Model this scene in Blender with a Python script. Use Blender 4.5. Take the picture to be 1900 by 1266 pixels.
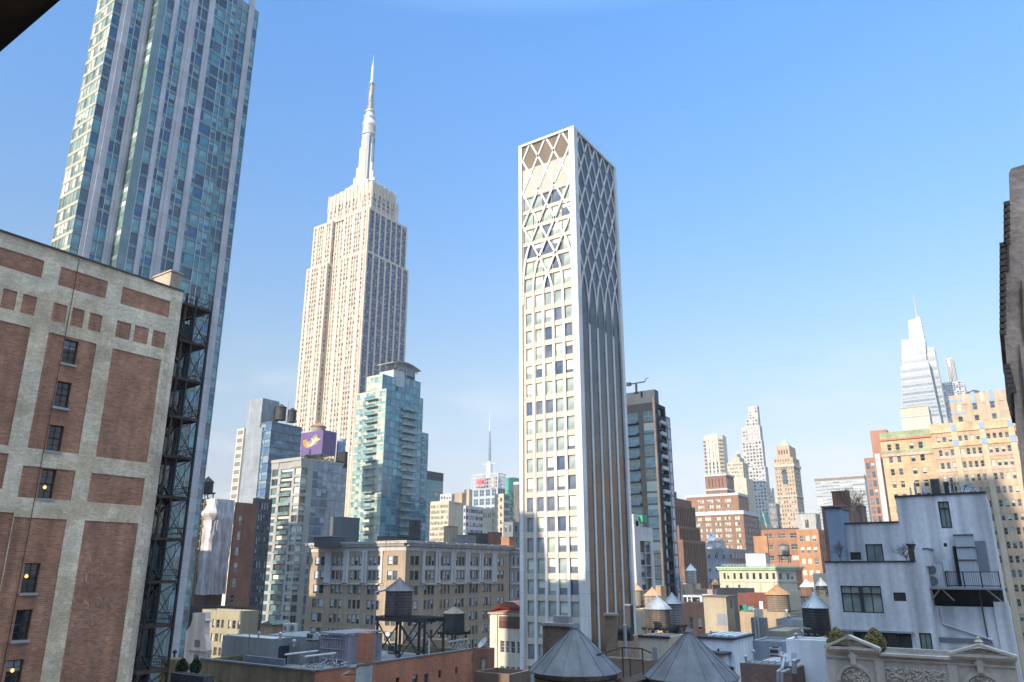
import bpy, math, random
from mathutils import Vector, Matrix
rnd = random.Random(11)
R_ = math.radians
for o in list(bpy.data.objects): bpy.data.objects.remove(o)
SC = bpy.context.scene
COL = SC.collection
# ------------------------------------------------------------ camera
H = 45.0                      # the window the picture was taken from, metres above the street
FP, CX, CY, PSI, TH = 1346.8, 950.3, 673.1, R_(34.07), R_(16.0)
cd = bpy.data.cameras.new('camera'); cam = bpy.data.objects.new('camera', cd); COL.objects.link(cam)
cam.location = (0, 0, H); cam.rotation_euler = (math.pi / 2 + TH, 0, PSI)
cd.sensor_width = 36; cd.lens = FP / 1900 * 36; cd.shift_x = 0; cd.shift_y = (CY - 633) / 1900
cd.clip_start = 0.2; cd.clip_end = 20000
SC.camera = cam
# ------------------------------------------------------------ sky, sun, exposure
SUN_EL, SUN_AZ = 21.0, 6.5    # elevation; degrees west of the street grid's south
w = bpy.data.worlds.new('World'); SC.world = w; w.use_nodes = True
nt = w.node_tree; nt.nodes.clear()
sky = nt.nodes.new('ShaderNodeTexSky'); sky.sky_type = 'NISHITA'; sky.sun_disc = False
sky.sun_elevation = R_(SUN_EL); sky.sun_rotation = R_(180 + SUN_AZ)
sky.air_density = 1.0; sky.dust_density = 0.0; sky.ozone_density = 3.0; sky.altitude = 50
bg = nt.nodes.new('ShaderNodeBackground'); bg.inputs[1].default_value = 0.15
wo = nt.nodes.new('ShaderNodeOutputWorld')
# a few thin clouds low in the sky
geo = nt.nodes.new('ShaderNodeTexCoord'); mp = nt.nodes.new('ShaderNodeMapping'); mp.inputs['Scale'].default_value = (2.2, 2.2, 9.0)
nz = nt.nodes.new('ShaderNodeTexNoise'); nz.inputs['Scale'].default_value = 2.6; nz.inputs['Detail'].default_value = 7; nz.inputs['Roughness'].default_value = .55
rp = nt.nodes.new('ShaderNodeValToRGB'); rp.color_ramp.elements[0].position = .47; rp.color_ramp.elements[1].position = .66
sx = nt.nodes.new('ShaderNodeSeparateXYZ')
lo = nt.nodes.new('ShaderNodeMapRange'); lo.inputs['From Min'].default_value = .30; lo.inputs['From Max'].default_value = .05
mu = nt.nodes.new('ShaderNodeMath'); mu.operation = 'MULTIPLY'; mu2 = nt.nodes.new('ShaderNodeMath'); mu2.operation = 'MULTIPLY'; mu2.inputs[1].default_value = .85
mx = nt.nodes.new('ShaderNodeMixRGB'); mx.inputs[2].default_value = (3.0, 2.95, 2.95, 1)
tr = nt.nodes.new('ShaderNodeValToRGB'); tr.color_ramp.interpolation = 'LINEAR'     # less horizon glare, deeper blue above; zenith band added bright to fill shaded walls
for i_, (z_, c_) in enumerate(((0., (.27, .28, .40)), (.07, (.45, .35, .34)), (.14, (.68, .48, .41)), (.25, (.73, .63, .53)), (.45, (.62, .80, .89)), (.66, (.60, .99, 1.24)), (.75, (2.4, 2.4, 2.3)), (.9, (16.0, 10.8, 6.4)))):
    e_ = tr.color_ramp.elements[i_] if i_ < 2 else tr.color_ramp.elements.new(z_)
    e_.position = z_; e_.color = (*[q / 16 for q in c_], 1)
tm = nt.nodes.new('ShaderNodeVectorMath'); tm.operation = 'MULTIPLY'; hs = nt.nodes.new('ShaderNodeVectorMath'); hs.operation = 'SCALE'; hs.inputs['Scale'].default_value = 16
L = nt.links.new
L(geo.outputs['Generated'], mp.inputs[0]); L(mp.outputs[0], nz.inputs[0]); L(nz.outputs[0], rp.inputs[0])
L(geo.outputs['Generated'], sx.inputs[0]); L(sx.outputs[2], lo.inputs[0]); L(rp.outputs[0], mu.inputs[0]); L(lo.outputs[0], mu.inputs[1]); L(mu.outputs[0], mu2.inputs[0])
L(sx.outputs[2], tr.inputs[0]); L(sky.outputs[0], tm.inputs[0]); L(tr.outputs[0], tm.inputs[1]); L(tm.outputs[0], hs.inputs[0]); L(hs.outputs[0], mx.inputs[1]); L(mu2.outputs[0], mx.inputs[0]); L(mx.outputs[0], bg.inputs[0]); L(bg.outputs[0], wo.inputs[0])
sd = bpy.data.lights.new('sun', 'SUN'); sd.energy = 3.2; sd.angle = R_(.53); sd.color = (1.0, .89, .72)
so = bpy.data.objects.new('sun', sd); COL.objects.link(so)
SUNV = Vector((-math.sin(R_(SUN_AZ)) * math.cos(R_(SUN_EL)), -math.cos(R_(SUN_AZ)) * math.cos(R_(SUN_EL)), math.sin(R_(SUN_EL))))
so.rotation_euler = SUNV.to_track_quat('Z', 'Y').to_euler(); so.location = (0, -200, 300)
SC.view_settings.view_transform = 'Standard'; SC.view_settings.look = 'None'; SC.view_settings.exposure = 1.1; SC.view_settings.gamma = 1
SC.view_settings.use_curve_mapping = False
SC.render.engine = 'CYCLES'; SC.cycles.max_bounces = 6; SC.cycles.glossy_bounces = 3; SC.cycles.diffuse_bounces = 3
SC.cycles.use_denoising = True
# ------------------------------------------------------------ survey: picture point + distance -> metres (surveyor's helpers)
_f = (-math.sin(PSI) * math.cos(TH), math.cos(PSI) * math.cos(TH), math.sin(TH))
_r = (math.cos(PSI), math.sin(PSI), 0.0)
_u = (math.sin(PSI) * math.sin(TH), -math.cos(PSI) * math.sin(TH), math.cos(TH))
def ray(px, py):
    a = (px - CX) / FP; b = (CY - py) / FP
    return [_f[i] + a * _r[i] + b * _u[i] for i in range(3)]
def at(px, py, D):
    d = ray(px, py); t = D / (-math.sin(PSI) * d[0] + math.cos(PSI) * d[1])
    return Vector((d[0] * t, d[1] * t, H + d[2] * t))
def onp(px, py, ax, val):
    d = ray(px, py); t = (val - (H if ax == 2 else 0)) / d[ax]
    return Vector((d[0] * t, d[1] * t, H + d[2] * t))
def proj(p):
    q = (p[0], p[1], p[2] - H); z = sum(q[i] * _f[i] for i in range(3))
    if z < .1: return (-9999, -9999, z)
    return (CX + FP * sum(q[i] * _r[i] for i in range(3)) / z, CY - FP * sum(q[i] * _u[i] for i in range(3)) / z, z)
def along(p, ax, px):
    k = (px - CX) / FP; wv = [_r[i] - k * _f[i] for i in range(3)]
    q = [p[0], p[1], p[2] - H]; s = sum(q[i] * wv[i] for i in range(3)) - q[ax] * wv[ax]
    return -s / wv[ax] + (H if ax == 2 else 0)
def blk(xl, xc, xr, yt, D):
    c = at(xc, yt, D)
    return along(c, 0, xl), c.x, c.y, along(c, 1, xr), c.z
# ------------------------------------------------------------ materials
def nodes(name):
    m = bpy.data.materials.new(name); m.use_nodes = True; t = m.node_tree
    return m, t, t.nodes['Principled BSDF']
def N(t, kind, **kw):
    n = t.nodes.new('ShaderNode' + kind)
    for k, v in kw.items(): setattr(n, k, v)
    return n
def walluv(t, su=1., sv=1.):
    """wall coordinates in metres: along the wall, up the wall"""
    tc = N(t, 'TexCoord'); s = N(t, 'SeparateXYZ'); a = N(t, 'Math', operation='ADD'); c = N(t, 'CombineXYZ')
    mu_ = N(t, 'Math', operation='MULTIPLY'); mv = N(t, 'Math', operation='MULTIPLY'); mu_.inputs[1].default_value = su; mv.inputs[1].default_value = sv
    l = t.links.new
    l(tc.outputs['Object'], s.inputs[0]); l(s.outputs[0], a.inputs[0]); l(s.outputs[1], a.inputs[1]); l(a.outputs[0], mu_.inputs[0]); l(s.outputs[2], mv.inputs[0])
    l(mu_.outputs[0], c.inputs[0]); l(mv.outputs[0], c.inputs[1])
    return tc, c
def M(name, col, rough=.85, var=.22, streak=.18, metal=0., spec=.3, scale=.25, fine=4., brick=None, brickmix=.5, bump=0., joints=None):
    """a weathered wall or metal: blotches, fine grain and vertical run-off streaks, optional brick courses or panel joints"""
    m, t, b = nodes(name); l = t.links.new
    tc, uv = walluv(t)
    n1 = N(t, 'TexNoise'); n1.inputs['Scale'].default_value = scale; n1.inputs['Detail'].default_value = 6
    n2 = N(t, 'TexNoise'); n2.inputs['Scale'].default_value = fine; n2.inputs['Detail'].default_value = 4
    _, uvs = walluv(t, 1.1, .05)
    n3 = N(t, 'TexNoise'); n3.inputs['Scale'].default_value = 1.; n3.inputs['Detail'].default_value = 5
    l(tc.outputs['Object'], n1.inputs[0]); l(tc.outputs['Object'], n2.inputs[0]); l(uvs.outputs[0], n3.inputs[0])
    def ramp(src, amp):
        r = N(t, 'MapRange'); r.inputs['From Min'].default_value = .3; r.inputs['From Max'].default_value = .7
        r.inputs['To Min'].default_value = 1 - amp; r.inputs['To Max'].default_value = 1 + amp; l(src.outputs[0], r.inputs[0]); return r
    r1, r2, r3 = ramp(n1, var), ramp(n2, var * .55), ramp(n3, streak)
    a = N(t, 'Math', operation='MULTIPLY'); c = N(t, 'Math', operation='MULTIPLY'); l(r1.outputs[0], a.inputs[0]); l(r2.outputs[0], a.inputs[1]); l(a.outputs[0], c.inputs[0]); l(r3.outputs[0], c.inputs[1])
    base = N(t, 'RGB'); base.outputs[0].default_value = (*col, 1)
    src = base.outputs[0]
    if brick:
        bw, bh, mortar = brick
        bt = N(t, 'TexBrick'); bt.inputs['Scale'].default_value = 1; bt.inputs['Brick Width'].default_value = bw; bt.inputs['Row Height'].default_value = bh
        bt.inputs['Mortar Size'].default_value = bh * .10; bt.inputs['Mortar Smooth'].default_value = .2
        bt.inputs['Color1'].default_value = (*[x * .72 for x in col], 1); bt.inputs['Color2'].default_value = (*[min(1, x * 1.3) for x in col], 1); bt.inputs['Mortar'].default_value = (*mortar, 1)
        l(uv.outputs[0], bt.inputs[0]); mixb = N(t, 'MixRGB'); mixb.inputs[0].default_value = brickmix; l(src, mixb.inputs[1]); l(bt.outputs[0], mixb.inputs[2]); src = mixb.outputs[0]
    if joints:
        jw, jh, jcol = joints
        bt = N(t, 'TexBrick'); bt.offset = 0; bt.inputs['Scale'].default_value = 1; bt.inputs['Brick Width'].default_value = jw; bt.inputs['Row Height'].default_value = jh
        bt.inputs['Mortar Size'].default_value = .03; bt.inputs['Color1'].default_value = (*[x * .94 for x in col], 1); bt.inputs['Color2'].default_value = (*[min(1, x * 1.06) for x in col], 1); bt.inputs['Mortar'].default_value = (*jcol, 1)
        l(uv.outputs[0], bt.inputs[0]); src = bt.outputs[0]
    mm = N(t, 'MixRGB', blend_type='MULTIPLY'); mm.inputs[0].default_value = 1; l(src, mm.inputs[1]); l(c.outputs[0], mm.inputs[2])
    l(mm.outputs[0], b.inputs['Base Color']); b.inputs['Roughness'].default_value = rough; b.inputs['Metallic'].default_value = metal; b.inputs['Specular IOR Level'].default_value = spec
    if bump:
        bp = N(t, 'Bump'); bp.inputs['Strength'].default_value = bump; bp.inputs['Distance'].default_value = .05; l(n2.outputs[0], bp.inputs['Height']); l(bp.outputs[0], b.inputs['Normal'])
    return m
def G(name, col, rough=.04, ior=1.8, spec=.6, wav=.012, var=.35, scale=.35):
    """window glass: tinted dark body under a reflective face with slight roller waves"""
    m, t, b = nodes(name); l = t.links.new
    tc = N(t, 'TexCoord'); n = N(t, 'TexNoise'); n.inputs['Scale'].default_value = scale; n.inputs['Detail'].default_value = 3
    l(tc.outputs['Object'], n.inputs[0])
    r = N(t, 'MapRange'); r.inputs['From Min'].default_value = .35; r.inputs['From Max'].default_value = .65; r.inputs['To Min'].default_value = 1 - var; r.inputs['To Max'].default_value = 1 + var; l(n.outputs[0], r.inputs[0])
    mm = N(t, 'MixRGB', blend_type='MULTIPLY'); mm.inputs[0].default_value = 1; mm.inputs[1].default_value = (*col, 1); l(r.outputs[0], mm.inputs[2]); l(mm.outputs[0], b.inputs['Base Color'])
    b.inputs['Roughness'].default_value = rough; b.inputs['IOR'].default_value = ior; b.inputs['Specular IOR Level'].default_value = spec
    if wav:
        n2 = N(t, 'TexNoise'); n2.inputs['Scale'].default_value = .9; l(tc.outputs['Object'], n2.inputs[0])
        bp = N(t, 'Bump'); bp.inputs['Strength'].default_value = .25; bp.inputs['Distance'].default_value = wav; l(n2.outputs[0], bp.inputs['Height']); l(bp.outputs[0], b.inputs['Normal'])
    return m
def P(name, col, rough=.6, metal=0., spec=.4): return M(name, col, rough, .10, .06, metal, spec)
# ------------------------------------------------------------ mesh builder
class MB:
    def __init__(s): s.v = []; s.f = []; s.m = []
    def poly(s, pts, m=0):
        n = len(s.v); s.v.extend([tuple(p) for p in pts]); s.f.append(tuple(range(n, n + len(pts)))); s.m.append(m)
    def box(s, x0, x1, y0, y1, z0, z1, m=0, bottom=True):
        n = len(s.v)
        s.v += [(x0, y0, z0), (x1, y0, z0), (x1, y1, z0), (x0, y1, z0), (x0, y0, z1), (x1, y0, z1), (x1, y1, z1), (x0, y1, z1)]
        fs = [(0, 1, 5, 4), (1, 2, 6, 5), (2, 3, 7, 6), (3, 0, 4, 7), (4, 5, 6, 7)] + ([(3, 2, 1, 0)] if bottom else [])
        for f in fs: s.f.append(tuple(n + i for i in f)); s.m.append(m)
        return s
    def tube(s, a, b, r, n=6, m=0, r2=None):
        a = Vector(a); b = Vector(b); d = (b - a); r2 = r if r2 is None else r2
        if d.length < 1e-6: return s
        d.normalize(); x = d.orthogonal().normalized(); y = d.cross(x); k = len(s.v)
        for i in range(n):
            q = x * math.cos(2 * math.pi * i / n) + y * math.sin(2 * math.pi * i / n)
            s.v.append(tuple(a + q * r)); s.v.append(tuple(b + q * r2))
        for i in range(n):
            j = (i + 1) % n; s.f.append((k + 2 * i, k + 2 * j, k + 2 * j + 1, k + 2 * i + 1)); s.m.append(m)
        s.f.append(tuple(k + 2 * i for i in reversed(range(n)))); s.m.append(m); s.f.append(tuple(k + 2 * i + 1 for i in range(n))); s.m.append(m)
        return s
    def bar(s, a, b, wd, up=(0, 0, 1), m=0, ht=None):
        a = Vector(a); b = Vector(b); d = (b - a).normalized(); up = Vector(up); x = d.cross(up)
        if x.length < 1e-4: x = d.orthogonal()
        x.normalize(); y = x.cross(d).normalized(); ht = ht or wd; k = len(s.v)
        for p in (a, b):
            for i, j in ((-1, -1), (1, -1), (1, 1), (-1, 1)): s.v.append(tuple(p + x * (i * wd / 2) + y * (j * ht / 2)))
        for f in ((0, 1, 5, 4), (1, 2, 6, 5), (2, 3, 7, 6), (3, 0, 4, 7), (3, 2, 1, 0), (4, 5, 6, 7)): s.f.append(tuple(k + i for i in f)); s.m.append(m)
        return s
    def lathe(s, c, prof, n=24, m=0, a0=0., cap=True):
        k = len(s.v); c = Vector(c)
        for r, z in prof:
            for i in range(n):
                a = a0 + 2 * math.pi * i / n; s.v.append((c.x + r * math.cos(a), c.y + r * math.sin(a), c.z + z))
        for q in range(len(prof) - 1):
            for i in range(n):
                j = (i + 1) % n; s.f.append((k + q * n + i, k + q * n + j, k + (q + 1) * n + j, k + (q + 1) * n + i)); s.m.append(m)
        if cap:
            s.f.append(tuple(k + i for i in reversed(range(n)))); s.m.append(m)
            s.f.append(tuple(k + (len(prof) - 1) * n + i for i in range(n))); s.m.append(m)
        return s
    def prism(s, pts, z0, z1, m=0):
        k = len(s.v); n = len(pts)
        for z in (z0, z1):
            for x, y in pts: s.v.append((x, y, z))
        for i in range(n):
            j = (i + 1) % n; s.f.append((k + i, k + j, k + n + j, k + n + i)); s.m.append(m)
        s.f.append(tuple(k + n + i for i in range(n))); s.m.append(m); s.f.append(tuple(k + i for i in reversed(range(n)))); s.m.append(m)
        return s
    def ext(s, pts, dv, m=0):
        """any flat outline (3-D points, seen anticlockwise from the front) thickened backwards by dv"""
        k = len(s.v); n = len(pts); dv = Vector(dv)
        s.v += [tuple(p) for p in pts]; s.v += [tuple(Vector(p) + dv) for p in pts]
        s.f.append(tuple(k + i for i in range(n))); s.m.append(m); s.f.append(tuple(k + n + i for i in reversed(range(n)))); s.m.append(m)
        for i in range(n):
            j = (i + 1) % n; s.f.append((k + j, k + i, k + n + i, k + n + j)); s.m.append(m)
        return s
    def mesh(s, name, mats, smooth=False):
        me = bpy.data.meshes.new(name); me.from_pydata(s.v, [], s.f)
        for q in mats: me.materials.append(q)
        me.polygons.foreach_set('material_index', s.m)
        if smooth: me.polygons.foreach_set('use_smooth', [True] * len(s.f))
        me.update(); return me
    def build(s, name, mats, parent=None, smooth=False, loc=None):
        if not isinstance(mats, (list, tuple)): mats = [mats]
        o = bpy.data.objects.new(name, s.mesh(name, mats, smooth)); COL.objects.link(o)
        if parent is not None:
            o.parent = parent; o.matrix_parent_inverse = wmat(parent).inverted()
        return o
def wmat(o):
    m = o.matrix_basis.copy()
    while o.parent is not None:
        m = o.parent.matrix_basis @ o.matrix_parent_inverse @ m; o = o.parent
    return m
def tag(o, label=None, cat=None, group=None, kind=None):
    if label: o['label'] = label
    if cat: o['category'] = cat
    if group: o['group'] = group
    if kind: o['kind'] = kind
    return o
def thing(name, label, cat, loc, group=None):
    o = bpy.data.objects.new(name, None); COL.objects.link(o); o.location = loc; o.empty_display_size = .5
    return tag(o, label, cat, group)
def copy_tree(o, parent=None):
    c = o.copy(); COL.objects.link(c); c.parent = parent
    for ch in o.children: copy_tree(ch, c)
    return c
# ------------------------------------------------------------ walls with real openings, and the windows that fill them
class Face:
    """one outer wall plane; S faces south (u runs east from x0), E faces east (u runs north from y0)"""
    def __init__(s, side, o, length):
        s.side = side; s.o = o; s.len = length
        s.rot = Matrix.Identity(4) if side == 'S' else Matrix.Rotation(math.pi / 2, 4, 'Z')
    def p(s, u, v, w=0.):
        return (s.o[0] + u, s.o[1] + w, v) if s.side == 'S' else (s.o[0] - w, s.o[1] + u, v)
    def mat(s, u, v, w):
        return Matrix.Translation(s.p(u, v, w)) @ s.rot
    def quad(s, mb, u0, u1, v0, v1, w=0., m=0):
        mb.poly([s.p(u0, v0, w), s.p(u1, v0, w), s.p(u1, v1, w), s.p(u0, v1, w)], m)
    def box(s, mb, u0, u1, v0, v1, w0, w1, m=0):
        """a box standing proud of the wall: w0 (outer, negative) to w1"""
        a = s.p(u0, v0, w0); b = s.p(u1, v1, w1)
        mb.box(min(a[0], b[0]), max(a[0], b[0]), min(a[1], b[1]), max(a[1], b[1]), v0, v1, m)
    def wall(s, mb, V0, V1, ops, depth, mw=0, mr=0, U0=0., U1=None):
        U1 = s.len if U1 is None else U1
        ops = [o for o in ops if o[0] > U0 + .01 and o[1] < U1 - .01 and o[2] > V0 + .01 and o[3] < V1 - .01]
        cuts = sorted({round(V0, 3), round(V1, 3)} | {round(o[2], 3) for o in ops} | {round(o[3], 3) for o in ops})
        for v0, v1 in zip(cuts, cuts[1:]):
            vm = (v0 + v1) / 2; act = sorted((o[0], o[1]) for o in ops if o[2] < vm < o[3]); u = U0
            for a, b in act:
                if a > u + 1e-4: s.quad(mb, u, a, v0, v1, 0, mw)
                u = max(u, b)
            if u < U1 - 1e-4: s.quad(mb, u, U1, v0, v1, 0, mw)
        for o in ops:
            a, b, c, d = o[:4]; e = depth
            mb.poly([s.p(a, c, 0), s.p(a, d, 0), s.p(a, d, e), s.p(a, c, e)][::-1], mr)
            mb.poly([s.p(b, c, 0), s.p(b, c, e), s.p(b, d, e), s.p(b, d, 0)][::-1], mr)
            mb.poly([s.p(a, c, 0), s.p(a, c, e), s.p(b, c, e), s.p(b, c, 0)][::-1], mr)
            mb.poly([s.p(a, d, 0), s.p(b, d, 0), s.p(b, d, e), s.p(a, d, e)][::-1], mr)
        return ops
def emit_win(put, w, h, st, r):
    """one window in its own coordinates: x along, z up, y inwards"""
    fr = st.get('fr', .07); bars = st.get('bars', 'sash'); g = 1 + r.randrange(len(st['glass'])); bl = 1 + len(st['glass'])
    def ring(x0, x1, z0, z1, t, y):
        for a, b, c, d in ((x0, x1, z0, z0 + t), (x0, x1, z1 - t, z1), (x0, x0 + t, z0 + t, z1 - t), (x1 - t, x1, z0 + t, z1 - t)):
            put([(a, y, c), (b, y, c), (b, y, d), (a, y, d)], 0)
    ring(0, w, 0, h, fr, 0)
    y1 = .05; tl = st.get('tilt', 0.); dz = r.uniform(-tl, tl) * h; dx = r.uniform(-tl, tl) * w
    i0, i1, j0, j1 = fr, w - fr, fr, h - fr
    for a, b, c, d in ((i0, i0, j0, j1), (i1, i1, j0, j1)):
        put([(a, 0, c), (a, y1, c), (a, y1, d), (a, 0, d)] if a == i1 else [(a, y1, c), (a, 0, c), (a, 0, d), (a, y1, d)], 0)
    put([(i0, 0, j0), (i1, 0, j0), (i1, y1, j0), (i0, y1, j0)], 0); put([(i0, y1, j1), (i1, y1, j1), (i1, 0, j1), (i0, 0, j1)], 0)
    k = 0.
    if r.random() < st.get('pb', .5): k = r.choice(st.get('bf', (.25, .4, .55, .8, 1.)))
    zb = j1 - (j1 - j0) * k
    def gl(a, b, c, d, m):
        fc = lambda x, z: y1 + dx * ((x - i0) / (i1 - i0) - .5) + dz * ((z - j0) / (j1 - j0) - .5)
        put([(a, fc(a, c), c), (b, fc(b, c), c), (b, fc(b, d), d), (a, fc(a, d), d)], m)
    if k < .999: gl(i0, i1, j0, zb, g)
    if k > 0: gl(i0, i1, zb, j1, bl)
    t = st.get('bt', .05); y = .02
    bx = lambda a, b, c, d: put([(a, y, c), (b, y, c), (b, y, d), (a, y, d)], 0)
    if bars == 'sash': bx(i0, i1, h * .5 - t / 2, h * .5 + t / 2)
    elif bars == 'vert': bx(w / 2 - t / 2, w / 2 + t / 2, j0, j1)
    elif bars == 'six':
        bx(i0, i1, h * .5 - t, h * .5 + t); bx(w / 2 - t / 2, w / 2 + t / 2, j0, j1)
        for q in (.25, .75): bx(i0, i1, h * q - t / 3, h * q + t / 3)
    elif bars == 'cross': bx(i0, i1, h * .68 - t / 2, h * .68 + t / 2); bx(w / 2 - t / 2, w / 2 + t / 2, j0, h * .68)
    elif isinstance(bars, tuple):
        nx, nz_ = bars
        for q in range(1, nx): bx(w * q / nx - t / 2, w * q / nx + t / 2, j0, j1)
        for q in range(1, nz_): bx(i0, i1, h * q / nz_ - t / 2, h * q / nz_ + t / 2)
_wc = {}
class Bld:
    """a building: an Empty with wall, roof, trim and window parts"""
    def __init__(s, name, label, cat, loc, group=None):
        s.root = thing(name, label, cat, loc, group); s.w = []; s.seed = rnd.randrange(10 ** 6)
    def part(s, name, mb, mats, parent=None, smooth=False, label=None, kind=None):
        o = mb.build(name, mats, parent or s.root, smooth)
        if label: o['label'] = label
        if kind: o['kind'] = kind
        return o
    def wins(s, face, ops, st, depth, name='window'):
        for o in ops: s.w.append((face, o, o[4] if len(o) > 4 else st, depth, name))
    def finish(s, limit=100):
        r = random.Random(s.seed); by = {}
        for it in s.w: by.setdefault(it[4], []).append(it)
        for name, items in by.items():
            def size(it):
                f, o = it[0], it[1]; c = proj(f.p((o[0] + o[1]) / 2, (o[2] + o[3]) / 2))
                if not (-10 < c[0] < 1910 and -10 < c[1] < 1276): return 0
                return (o[1] - o[0]) * (o[3] - o[2]) / c[2] ** 2 * (1 if f.side == 'S' else .8)
            items.sort(key=size, reverse=True)
            for f, o, st, dp, _ in items[:limit]:
                wd, ht = round(o[1] - o[0], 2), round(o[3] - o[2], 2); key = (id(st), wd, ht, r.randrange(st.get('var', 6)))
                if key not in _wc:
                    mb = MB(); emit_win(mb.poly, wd, ht, st, r); _wc[key] = mb.mesh(name, [st['frame']] + st['glass'] + [st['blind']])
                q = bpy.data.objects.new(name, _wc[key]); COL.objects.link(q); q.parent = s.root
                q.matrix_parent_inverse = wmat(s.root).inverted(); q.matrix_basis = f.mat(o[0], o[2], dp)
            rest = {}
            for it in items[limit:]: rest.setdefault(id(it[2]), []).append(it)
            mbs = MB(); mats = []
            for _, its in rest.items():
                st = its[0][2]; base = len(mats); mats += [st['frame']] + st['glass'] + [st['blind']]
                for f, o, st, dp, _n in its:
                    def put(pts, m, f=f, o=o, dp=dp): mbs.poly([f.p(o[0] + x, o[2] + z, dp + y) for x, y, z in pts], base + m)
                    emit_win(put, o[1] - o[0], o[3] - o[2], st, r)
            if mbs.f: tag(mbs.build(name + 's' if not name.endswith('s') else name, mats, s.root), kind='stuff')
        return s.root
def cols(W, n, frac=.5, m0=0., m1=None, pair=0, gap=.12):
    """n bays of openings across a wall of width W; pair>1 splits each into that many lights"""
    m1 = m0 if m1 is None else m1; b = (W - m0 - m1) / n; out = []
    for i in range(n):
        a = m0 + b * i + b * (1 - frac) / 2; e = a + b * frac
        if pair > 1:
            q = (e - a - gap * (pair - 1)) / pair
            out += [(a + j * (q + gap), a + j * (q + gap) + q) for j in range(pair)]
        else: out.append((a, e))
    return out
def rows(top, n, fl, wh, off): return [(top - off - wh - k * fl, top - off - k * fl) for k in range(n)]
def ops_of(cs, rs, face=None, pad=160):
    out = []
    for a, b in cs:
        for c, d in rs:
            if face is not None:
                q = proj(face.p((a + b) / 2, (c + d) / 2))
                if not (-pad < q[0] < 1900 + pad and -pad < q[1] < 1266 + pad): continue
            out.append((a, b, c, d))
    return out
def shell(mb, x0, x1, y0, y1, z0, z1, m=0, S=True, E=True, roof=None, par=0., parw=.35, mroof=1):
    """plain walls of a block (south and east left out when they carry openings), its flat roof and parapet"""
    if S: mb.poly([(x0, y0, z0), (x1, y0, z0), (x1, y0, z1), (x0, y0, z1)], m)
    if E: mb.poly([(x1, y0, z0), (x1, y1, z0), (x1, y1, z1), (x1, y0, z1)], m)
    mb.poly([(x1, y1, z0), (x0, y1, z0), (x0, y1, z1), (x1, y1, z1)], m); mb.poly([(x0, y1, z0), (x0, y0, z0), (x0, y0, z1), (x0, y1, z1)], m)
    t = parw
    if par:
        a, b, c, d = x0 + t, x1 - t, y0 + t, y1 - t; zr = z1 - par
        for q in (((x0, y0), (x1, y0), (b, c), (a, c)), ((x1, y0), (x1, y1), (b, d), (b, c)), ((x1, y1), (x0, y1), (a, d), (b, d)), ((x0, y1), (x0, y0), (a, c), (a, d))):
            mb.poly([(x, y, z1) for x, y in q], m)
        mb.poly([(a, c, zr), (a, c, z1), (b, c, z1), (b, c, zr)], m); mb.poly([(b, c, zr), (b, c, z1), (b, d, z1), (b, d, zr)], m)
        mb.poly([(b, d, zr), (b, d, z1), (a, d, z1), (a, d, zr)], m); mb.poly([(a, d, zr), (a, d, z1), (a, c, z1), (a, c, zr)], m)
        mb.poly([(a, c, zr), (b, c, zr), (b, d, zr), (a, d, zr)], mroof)
    else: mb.poly([(x0, y0, z1), (x1, y0, z1), (x1, y1, z1), (x0, y1, z1)], mroof)
# ------------------------------------------------------------ the palette
roofgrey = M('roof_felt', (.20, .19, .19), .95, .35, .1, fine=1.5)
roofpale = M('roof_silver_coat', (.42, .42, .44), .8, .3, .1, fine=1.2)
tar = M('roof_tar', (.07, .07, .075), .9, .3, .1)
steel_dark = P('dark_steel', (.035, .033, .034), .55, .3)
steel_rust = M('rusty_steel', (.07, .045, .033), .8, .4, .2)
galv = M('galvanised_steel', (.36, .37, .39), .5, .18, .2, metal=.4, spec=.5)
white_metal = P('white_metal', (.62, .62, .64), .45)
blackpaint = P('black_paint', (.02, .02, .022), .5)
glass_dark = G('glass_dark', (.022, .027, .033), ior=1.6)
glass_blue = G('glass_blue', (.03, .06, .10), ior=1.9)
glass_grey = G('glass_grey', (.07, .085, .095), ior=1.7)
glass_warm = G('glass_warm_room', (.09, .06, .035), ior=1.5)
blind = M('window_blind', (.55, .54, .50), .6, .08, .1, spec=.5)
blind_cream = M('roller_blind_cream', (.66, .66, .54), .5, .06, .05, spec=.5)
blind_grey = M('window_blind_grey', (.30, .32, .34), .5, .1, .05, spec=.6)
fr_dark = P('window_frame_dark', (.035, .037, .036), .5)
fr_grey = P('window_frame_grey', (.22, .22, .23), .5)
fr_white = P('window_frame_white', (.62, .61, .58), .5)
asphalt = M('asphalt', (.12, .115, .11), .9, .3, .0, scale=.1)
wood_tank = M('tank_staves', (.16, .125, .10), .9, .25, .45, scale=.6, fine=6)
wood_dark = M('tank_staves_dark', (.075, .068, .064), .9, .3, .4, scale=.6, fine=6)
tin_roof = M('tank_tin_roof', (.17, .155, .16), .6, .16, .2, metal=.2, spec=.5, scale=.8)
copper_roof = M('tank_copper_roof', (.42, .24, .12), .7, .22, .2)
ply_roof = M('tank_plywood_roof', (.52, .33, .20), .8, .2, .15)
# ------------------------------------------------------------ the ground, far to the horizon
g = MB(); g.poly([(-9000, -9000, 0), (9000, -9000, 0), (9000, 9000, 0), (-9000, 9000, 0)])
tag(g.build('street_ground', asphalt), 'grey asphalt of the streets far below', 'ground', kind='structure')
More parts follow.
